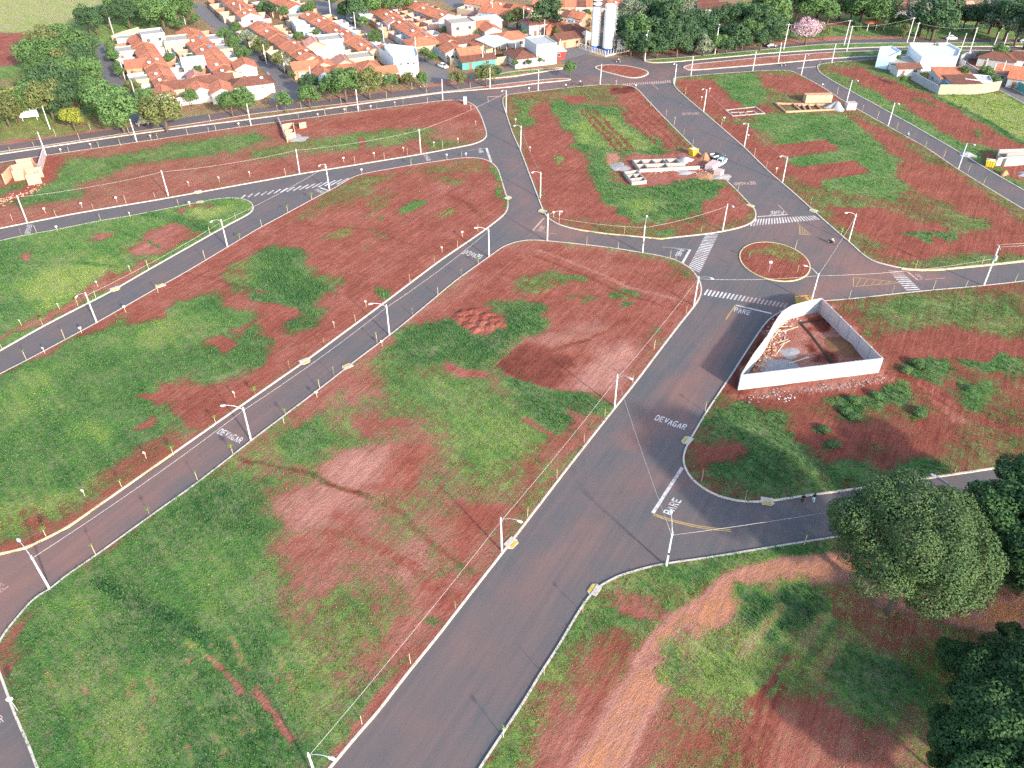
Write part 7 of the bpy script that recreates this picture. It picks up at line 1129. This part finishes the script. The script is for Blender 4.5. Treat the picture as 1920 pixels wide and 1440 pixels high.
for i, (x, y, r, kk) in enumerate([(*q, k) for q, k in zip([(110.61,316.41,5.2),(107.04,325.60,4),(119.19,323.26,3),(187.25,332.16,8),(150.22,335.83,2.6),(155.23,341.16,2.5),(150.85,324.79,3),(134.00,330.61,2.5),(150.61,298.89,3.2),(162.18,304.92,.9),(170.96,292.86,3.6),(165.41,293.81,2),(149.28,271.06,3),(155.67,269.85,3.2),(157.48,265.78,2),(134.75,290.65,1.8),(128.50,268.43,1.5)], 'pdogmmomgmmdmmmmm')]):
    tree(("pink blossoming round tree beside the park road", "dark tree touching the pink blossoming one on its left", "small olive tree right of the pink blossoming one", "huge grey-green palm-like tree at the top right", "small round lawn tree left of the park shelter path", "second small round lawn tree near the park houses", "dark drooping tree beside the tall park pole", "thin small tree beside the left picnic shelter", "pale mottled tree behind the white hall", "tiny shrub on the upper median", "dark tree behind the right-edge brown roofs", "dark bush at the round grey enclosure", "left of two bushy trees in the lane by the beige wall", "right of two bushy trees in the lane by the beige wall", "small round tree before the pale lane wall", "palm between the two white boxes", "small shrub at the corner of the beige walled house")[i], x, y, r, kk, None)
# ---- the big round tree and the wood at the lower right --------------------------
bx, by = (48.55,65.35); qx, qy = (47.61,61.61)
t = thing('tree', 'big round spreading tree covering the side street at the right', 'tree', (qx, qy, .1)); cx, cy = bx - qx, by - qy
crown = link('crown', crown_mesh(99, 170000, .0145, 150, LM['b'], .74, (.1, .29), .83, -.62), t, (cx, cy, 9.2)); crown.scale = (9.9, 9.9, 9.9)
m = MB(); m.tube([(0, 0, -.2), (cx * .15, cy * .15, 2.2), (cx * .55, cy * .55, 5.5), (cx, cy, 9)], [.62, .5, .4, .2], 10)
for k in range(9):
    a = 2 * pi * k / 9 + .3; e = (cx + cos(a) * 7.5, cy + sin(a) * 7.5, 9.5 + (k % 3)); m.tube([(cx * .3, cy * .3, 3.5), (cx * .6 + cos(a) * 2.5, cy * .6 + sin(a) * 2.5, 6.5), e], [.3, .2, .06], 7)
m.obj('trunk', M_BARK, t, smooth=True)
WC = [crown_mesh(200 + k, 30000, .034, 60, LM['w'], .75, (.14, .32), .8) for k in range(2)]; WT = [trunk_mesh(30 + k, 1.0, .06, .8, 6) for k in range(2)]
def wtree(label, p, r, z, group='trees of the lower right wood', kk=0):
    t = thing('tree', label, 'tree', (*p, .1), random.uniform(0, 6), group); tr = link('trunk', WT[kk], t); tr.scale = (r, r, z); c = link('crown', WC[kk], t, (0, 0, z)); c.scale = (r, r, r * .95)
wtree('dark tree behind the big round tree at the right edge', (64.61,70.19), 7, 7, None, 1); wtree('tall dark tree at the right edge above the street', (70.60,76.90), 5.5, 7, None); wtree('shaded tree below the street at the right edge', (65.31,64.50), 6, 6, None, 1)
for i, (p, r, z) in enumerate([((51.66,53.01), 3.0, 3), ((51.87,48.44), 5, 5), ((55.72,49.73), 5, 5), ((51.17,43.02), 6, 6), ((47.69,41.85), 4.5, 5), ((47.35,46.42), 1.9, 2), ((51.93,39.15), 6, 6), ((45.20,36.04), 5.5, 6), ((45.65,40.63), 2.6, 3), ((57.39,45.37), 6.5, 6), ((59.21,55.84), 2.5, 2.6)]): wtree(f'{("low", "broad", "tall")[0 if r < 3.2 else 1 if r < 5.2 else 2]} dark tree of the lower right wood, {ORD[i]} counted from the orange track', p, r, z, kk=i % 2)
for i, (x, y, r, z) in enumerate([(72, 46, 6, 7), (68, 36, 6, 7), (80, 54, 6, 8)]): wtree(f'tree of the lower right wood standing outside the frame, {ORD[i]} of them', (x, y), r, z, 'trees outside the lower right corner', i % 2)
SH = [crown_mesh(300 + k, 1600, .085, 12, LM['m' if k else 'm'], .8, (.3, .5), .55) for k in range(2)]
for i, (p, r) in enumerate([((50.08,96.56), 1.1), ((50.33,93.01), 1.15), ((66.83,100.53), 1.4), ((71.73,113.71), 1.6), ((73.29,112.46), 1.3), ((69.41,112.15), 1.2), ((54.95,100.94), 1.3), ((55.81,99.59), 1.2), ((57.20,103.71), 1.3), ((61.28,105.14), 1.2), ((78.16,106.58), 1.2)]):
    t = thing('shrub', ("round dark shrub alone on red earth, upper of two", "round dark shrub alone on red earth, lower of two", "square dark shrub on red earth near the tyre tracks", "tall green shrub right of the walled plot's corner", "bright shrub beside the tall one right of the walled plot", "left shrub of the three right of the walled plot's corner", "shrub at the toe of the dark green patch", "lower shrub at the toe of the dark green patch", "shrub in the middle of the dark green patch", "shrub at the upper end of the dark green patch", "lone pale shrub towards the right edge")[i], 'shrub', (*p, .12), i, 'shrubs on the red lot')
    f = link('foliage', SH[1 if i < 3 else i % 2], t, (0, 0, r * .35)); f.scale = (r * 1.15, r * 1.15, r * .6); MB().tube([(0, 0, -.1), (0, 0, r * .5)], .06, 5).obj('stem', M_BARK, t)

# ---- vehicles and people ---------------------------------------------------------
M_TYRE = plain('tyre_rubber', (.02, .02, .02), .8); M_RIM = plain('wheel_rim', (.5, .5, .52), .35, metal=.6); M_HEADL = plain('headlight_glass', (.7, .7, .68), .1, .5); M_TAILL = plain('tail_light', (.4, .02, .02), .2)
def paint(name, c): return plain(name + '_car_paint', c, .3, .5, .04)
ME_TY = MB().tube([(0, -.1, 0), (0, -.09, 0), (0, .09, 0), (0, .1, 0)], [.25, .31, .31, .25], 16).mesh('tyre', M_TYRE); ME_RM = MB().tube([(0, -.11, 0), (0, .11, 0)], .19, 12).mesh('rim', M_RIM)
def loft(sec, caps=True):
    m = MB(); n = len(sec[0]); V = [p for s in sec for p in s]; Fs = [(i * n + k, i * n + (k + 1) % n, (i + 1) * n + (k + 1) % n, (i + 1) * n + k) for i in range(len(sec) - 1) for k in range(n)]
    if caps: Fs += [tuple(range(n - 1, -1, -1)), tuple(range((len(sec) - 1) * n, len(sec) * n))]
    return m.add(V, Fs)
def car(label, p, rz, col, colname, pickup=False, z0=0.02, name='car'):
    t = thing(name, label, 'car' if not pickup else 'truck', (*p, z0), rz, None); body = paint(colname, col)
    def ring(x, hw, z0_, z1_, sl=.06): return [(x, -hw, z0_), (x, hw, z0_), (x, hw + .02, (z0_ + z1_) * .55), (x, hw - sl, z1_), (x, -hw + sl, z1_), (x, -hw - .02, (z0_ + z1_) * .55)]
    loft([ring(-2.0, .72, .35, .7), ring(-1.9, .8, .25, .88), ring(-1.2, .84, .22, .95), ring(.7, .84, .22, .92), ring(1.6, .8, .24, .78), ring(1.98, .68, .32, .62)]).obj('body', body, t, smooth=False)
    if pickup: cab = [(.7, .7, .92), (.35, .66, 1.5), (-.35, .66, 1.52), (-.5, .72, .94)]
    else: cab = [(1.0, .7, .9), (.4, .6, 1.42), (-.9, .6, 1.44), (-1.75, .68, .92)]
    g = MB(); V = [(x, -hw, z) for x, hw, z in cab] + [(x, hw, z) for x, hw, z in cab]; g.add(V, [(0, 1, 2, 3), (7, 6, 5, 4), (0, 4, 5, 1), (2, 6, 7, 3)]); g.obj('windows', M_GLASS, t)
    m = MB(); m.add([(x, s * hw * 1.0, z + .015) for s in (-1, 1) for x, hw, z in cab[1:3]] + [(x, s * hw, z + .05) for s in (-1, 1) for x, hw, z in cab[1:3]], [(0, 1, 3, 2), (4, 6, 7, 5), (0, 4, 5, 1), (2, 3, 7, 6), (0, 2, 6, 4), (1, 5, 7, 3)])
    for s in (-1, 1):
        for a, b in ((0, 1), (2, 3)): m.tube([(cab[a][0], s * cab[a][1], cab[a][2]), (cab[b][0], s * cab[b][1], cab[b][2])], .04, 4)
        if not pickup: m.tube([(-.2, s * .7, .92), (-.2, s * .61, 1.44)], .04, 4)
    m.obj('cabin_roof', body, t)
    for x in (1.25, -1.25):
        for s in (-1, 1): wh_ = link('wheel', ME_RM, t, (x, s * .76, .31)); link('tyre', ME_TY, wh_)
    for s in (-1, 1): MB().box((1.9, s * .55, .58), (.12, .3, .14)).obj('headlight', M_HEADL, t); MB().box((-1.95, s * .6, .7), (.1, .22, .16)).obj('tail_light', M_TAILL, t); MB().box((.75, s * .92, .95), (.12, .16, .12)).obj('mirror', body, t)
    if pickup: [MB().box((-1.25, s * .82, 1.05), (1.5, .06, .4)).obj('bed_side', M_METAL, t) for s in (-1, 1)]; MB().box((-2.0, 0, 1.0), (.06, 1.6, .45)).obj('tailgate', M_METAL, t)
    t.scale = (1.05, 1.05, 1.05); return t
SDIR = dirang((-140.11,378.09), (-72.56,266.41)); AV = dirang((-109.89,228.21), (-78.22,243.79)); RA = dirang((148.87,321.78), (187.27,321.05))
for lab, p, rz, c, cn in [("dark car driving on the avenue at the left", (-108.66,232.93), AV, (.03, .035, .04), 'black'), ("white car driving on the upper right avenue", (168.80,324.00), RA, (.75, .75, .75), 'white'), ("dark grey car on the upper right avenue left of the blossoming tree", (97.09,313.88), RA + .2, (.08, .085, .1), 'grey'), ("dark blue car at the right edge of the upper avenue", (194.84,320.32), RA, (.04, .07, .12), 'darkblue'),
  ("pale silver car parked at the mouth of the third town street", (-24.04,288.26), SDIR + .2, (.6, .66, .66), 'silver'), ("silver car parked near the top of the second street", (-65.65,350.14), SDIR, (.55, .58, .6), 'silver'), ("white car parked in the middle street under an olive tree", (-95.06,309.01), SDIR, (.75, .75, .75), 'white'), ("black car parked lower in the middle street", (-88.72,298.34), SDIR + 2.6, (.02, .02, .025), 'black'), ("dark blue car parked higher in the middle street", (-106.64,327.75), SDIR, (.05, .08, .14), 'darkblue'), ("dark car parked on the left street under a pavement tree", (-144.80,299.64), SDIR, (.03, .03, .035), 'black'), ("teal car parked on the third street near the top", (-19.94,365.01), SDIR, (.08, .25, .28), 'teal'), ("white car half hidden by verge trees below the second block", (-48.88,265.87), AV, (.75, .75, .75), 'white')]:
    car(lab, p, rz, c, cn)
car("pale blue flatbed truck parked at the avenue building site", (55.29,203.43), -2.25, (.35, .52, .6), 'paleblue', True, name='truck')
car("dark truck parked nose to nose with the pale blue truck", (55.45,207.75), .5, (.05, .06, .09), 'black', True, name='truck')
# old orange machine by the verge trees
t = thing('tractor', 'rusty orange tractor parked under the verge trees below the big white building', 'tractor', (*(-37.03,272.45), 0), .4); MO = plain('rusty_orange_paint', (.45, .14, .05), .6); MB().box((.3, 0, 1.0), (2.2, .9, .7)).box((-.9, 0, 1.6), (1.2, 1.1, 1.6)).obj('body', MO, t); MB().box((-.9, 0, 2.5), (1.5, 1.4, .12)).obj('cab_roof', MO, t)
for x, r in ((-.9, .75), (1.1, .45)):
    for s in (-1, 1): MB().tube([(x, s * .55, r), (x, s * .9, r)], r, 14).obj('wheel', M_TYRE, t)
# people: one continuous skinned body, clothes and hair as parts
M_SKIN = plain('skin', (.36, .2, .13), .6, var=.05); M_HAIR = plain('dark_hair', (.015, .012, .01), .7)
def skin_mesh(name, verts, edges, rad, mat, root=0, sub=1):
    me = bpy.data.meshes.new(name); me.from_pydata(verts, edges, []); o = bpy.data.objects.new(name, me); COL.objects.link(o); md = o.modifiers.new('skin', 'SKIN'); md.use_smooth_shade = True
    for v, r in zip(me.skin_vertices[0].data, rad): v.radius = (r, r) if not isinstance(r, tuple) else r
    me.skin_vertices[0].data[root].use_root = True; sm = o.modifiers.new('sub', 'SUBSURF'); sm.levels = sub; sm.render_levels = sub
    dg_ = bpy.context.evaluated_depsgraph_get(); m2 = bpy.data.meshes.new_from_object(o.evaluated_get(dg_)); bpy.data.objects.remove(o); m2.name = name; m2.materials.clear(); m2.materials.append(mat); return m2
def person(label, p, rz, shirt, trousers, pose='walk', parent=None, z0=0, hair=M_HAIR):
    t = thing('person', label, 'person', (*p, z0), rz)
    if pose == 'walk': J = dict(pel=(0, 0, .95), chest=(.02, 0, 1.3), neck=(.03, 0, 1.46), head=(.06, 0, 1.6), top=(.06, 0, 1.72), shL=(.02, .19, 1.4), elL=(-.08, .25, 1.15), haL=(.02, .26, .9), fiL=(.06, .26, .8), shR=(.02, -.19, 1.4), elR=(.06, -.25, 1.15), haR=(.2, -.25, .95), fiR=(.27, -.24, .87), hiL=(0, .1, .9), knL=(.2, .1, .5), anL=(.24, .1, .08), toL=(.4, .11, .03), hiR=(0, -.1, .9), knR=(.02, -.1, .5), anR=(-.24, -.1, .12), toR=(-.1, -.11, .03))
    else: J = dict(pel=(-.1, 0, .82), chest=(.05, 0, 1.15), neck=(.1, 0, 1.32), head=(.14, 0, 1.46), top=(.14, 0, 1.58), shL=(.06, .2, 1.25), elL=(.25, .28, 1.05), haL=(.48, .28, 1.0), fiL=(.55, .26, .98), shR=(.06, -.2, 1.25), elR=(.25, -.28, 1.05), haR=(.48, -.28, 1.0), fiR=(.55, -.26, .98), hiL=(-.05, .12, .8), knL=(.3, .2, .68), anL=(.12, .2, .3), toL=(.28, .2, .26), hiR=(-.05, -.12, .8), knR=(.3, -.2, .68), anR=(.12, -.2, .3), toR=(.28, -.2, .26))
    K = list(J); R_ = dict(pel=.13, chest=.15, neck=.06, head=.1, top=.07, shL=.075, elL=.048, haL=.036, fiL=.028, shR=.075, elR=.048, haR=.036, fiR=.028, hiL=.095, knL=.065, anL=.045, toL=.04, hiR=.095, knR=.065, anR=.045, toR=.04)
    E = [('pel', 'chest'), ('chest', 'neck'), ('neck', 'head'), ('head', 'top')] + [(a + s, b + s) for s in 'LR' for a, b in (('sh', 'el'), ('el', 'ha'), ('ha', 'fi'), ('hi', 'kn'), ('kn', 'an'), ('an', 'to'))] + [('chest', 'shL'), ('chest', 'shR'), ('pel', 'hiL'), ('pel', 'hiR')]
    link('body', skin_mesh('body', [J[k] for k in K], [(K.index(a), K.index(b)) for a, b in E], [R_[k] for k in K], M_SKIN), t)
    def cloth(nm, keys, edges, mat, grow):
        link(nm, skin_mesh(nm, [J[k] for k in keys], [(keys.index(a), keys.index(b)) for a, b in edges], [R_[k] + grow for k in keys], mat), t)
    cloth('shirt', ['pel', 'chest', 'shL', 'elL', 'shR', 'elR'], [('pel', 'chest'), ('chest', 'shL'), ('shL', 'elL'), ('chest', 'shR'), ('shR', 'elR')], shirt, .022)
    cloth('trousers', ['pel', 'hiL', 'knL', 'anL', 'hiR', 'knR', 'anR'], [('pel', 'hiL'), ('hiL', 'knL'), ('knL', 'anL'), ('pel', 'hiR'), ('hiR', 'knR'), ('knR', 'anR')], trousers, .028)
    h = J['head']; MB().ball((h[0] - .025, 0, h[2] + .05), .118, 10, 7, 1.1).obj('hair', hair, t, smooth=True)
    MB().ball((h[0] + .11, 0, h[2] - .01), .02, 5, 4).ball((h[0] + .095, .035, h[2] + .025), .012, 5, 4).ball((h[0] + .095, -.035, h[2] + .025), .012, 5, 4).obj('face', M_SKIN, t); return t
C_BLK = plain('black_cloth', (.015, .015, .018)); C_LBL = plain('pale_jeans', (.4, .58, .68)); C_WHT = plain('white_cloth', (.75, .75, .75)); C_DRK = plain('dark_trousers', (.03, .02, .03)); C_TEAL = plain('teal_cloth', (.05, .18, .2))
person("person in dark clothes walking beside the kerb, left of two", (41.99,80.79), radians(75), C_BLK, C_DRK); person("person in black top and pale blue jeans walking beside the kerb, right of two", (43.68,81.00), radians(70), C_BLK, C_LBL)
person("person in white walking on red earth below the park wood", (44.21,307.64), 2, C_WHT, C_DRK); person("person in blue standing on the far right street's kerb", (112.91,223.63), 1, plain('blue_cloth', (.1, .2, .5)), C_DRK)
for i, p in enumerate([(19.92,269.13),(22.56,269.13),(23.19,268.04),(17.63,265.87)]): person(f"person standing at the avenue corner near the oval island, {ORD[i]} from the left" if i < 3 else "person standing alone at the kerb left of the avenue corner group", p, i * 1.7, C_WHT if i % 2 else C_TEAL, C_DRK)
# motorcycles
M_MC = plain('dark_engine', (.04, .04, .045), .4); 
def moto(label, p, rz, tank):
    t = thing('motorcycle', label, 'motorcycle', (*p, .01), rz)
    for x in (.65, -.62): w_ = link('wheel', MB().tube([(0, -.05, 0), (0, .05, 0)], .17, 12).mesh('wheel', M_RIM), t, (x, 0, .3)); link('tyre', MB().add(*torus(.27, .05)).mesh('tyre', M_TYRE), w_)
    MB().box((.0, 0, .42), (.5, .26, .32)).obj('engine', M_MC, t); MB().ball((.18, 0, .78), .2, 8, 6, .7).obj('fuel_tank', tank, t, smooth=True); MB().box((-.35, 0, .78), (.6, .24, .1)).obj('seat', M_BLACK, t)
    MB().tube([(.65, 0, .3), (.42, 0, 1.0)], .035, 6).tube([(.42, -.32, 1.02), (.42, .32, 1.02)], .02, 6).obj('fork', M_GALV, t); MB().box((-.6, 0, .66), (.4, .16, .05)).obj('rear_mudguard', tank, t); MB().ball((.52, 0, .88), .09, 8, 5).obj('headlight', M_HEADL, t)
def torus(R, r, n=14, m=6):
    V = [((R + r * cos(b)) * cos(a), r * sin(b), (R + r * cos(b)) * sin(a)) for a in np.linspace(0, 2 * pi, n + 1)[:-1] for b in np.linspace(0, 2 * pi, m + 1)[:-1]]
    return V, [(i * m + j, ((i + 1) % n) * m + j, ((i + 1) % n) * m + (j + 1) % m, i * m + (j + 1) % m) for i in range(n) for j in range(m)]
for lab, lab2, p, rz in (("motorcycle leaving the near roundabout beside the red earth lot", "rider in white shirt and dark helmet on the motorcycle at the near roundabout", (70.97,159.49), radians(-38)), ("motorcycle passing above the oval avenue island", "rider in pale shirt passing above the oval avenue island", (37.73,294.49), radians(5)), ("motorcycle on the frontage road at the top of the far right street", "rider in white on the frontage road at the top of the far right street", (95.33,290.11), radians(185)), ("motorcycle on the avenue in front of the second block", "rider on the avenue in front of the second block", (-29.42,266.95), radians(15))):
    moto(lab, p, rz, paint('red', (.4, .04, .04))); person(lab2, p, rz, C_WHT, C_DRK, 'ride', hair=M_BLACK)
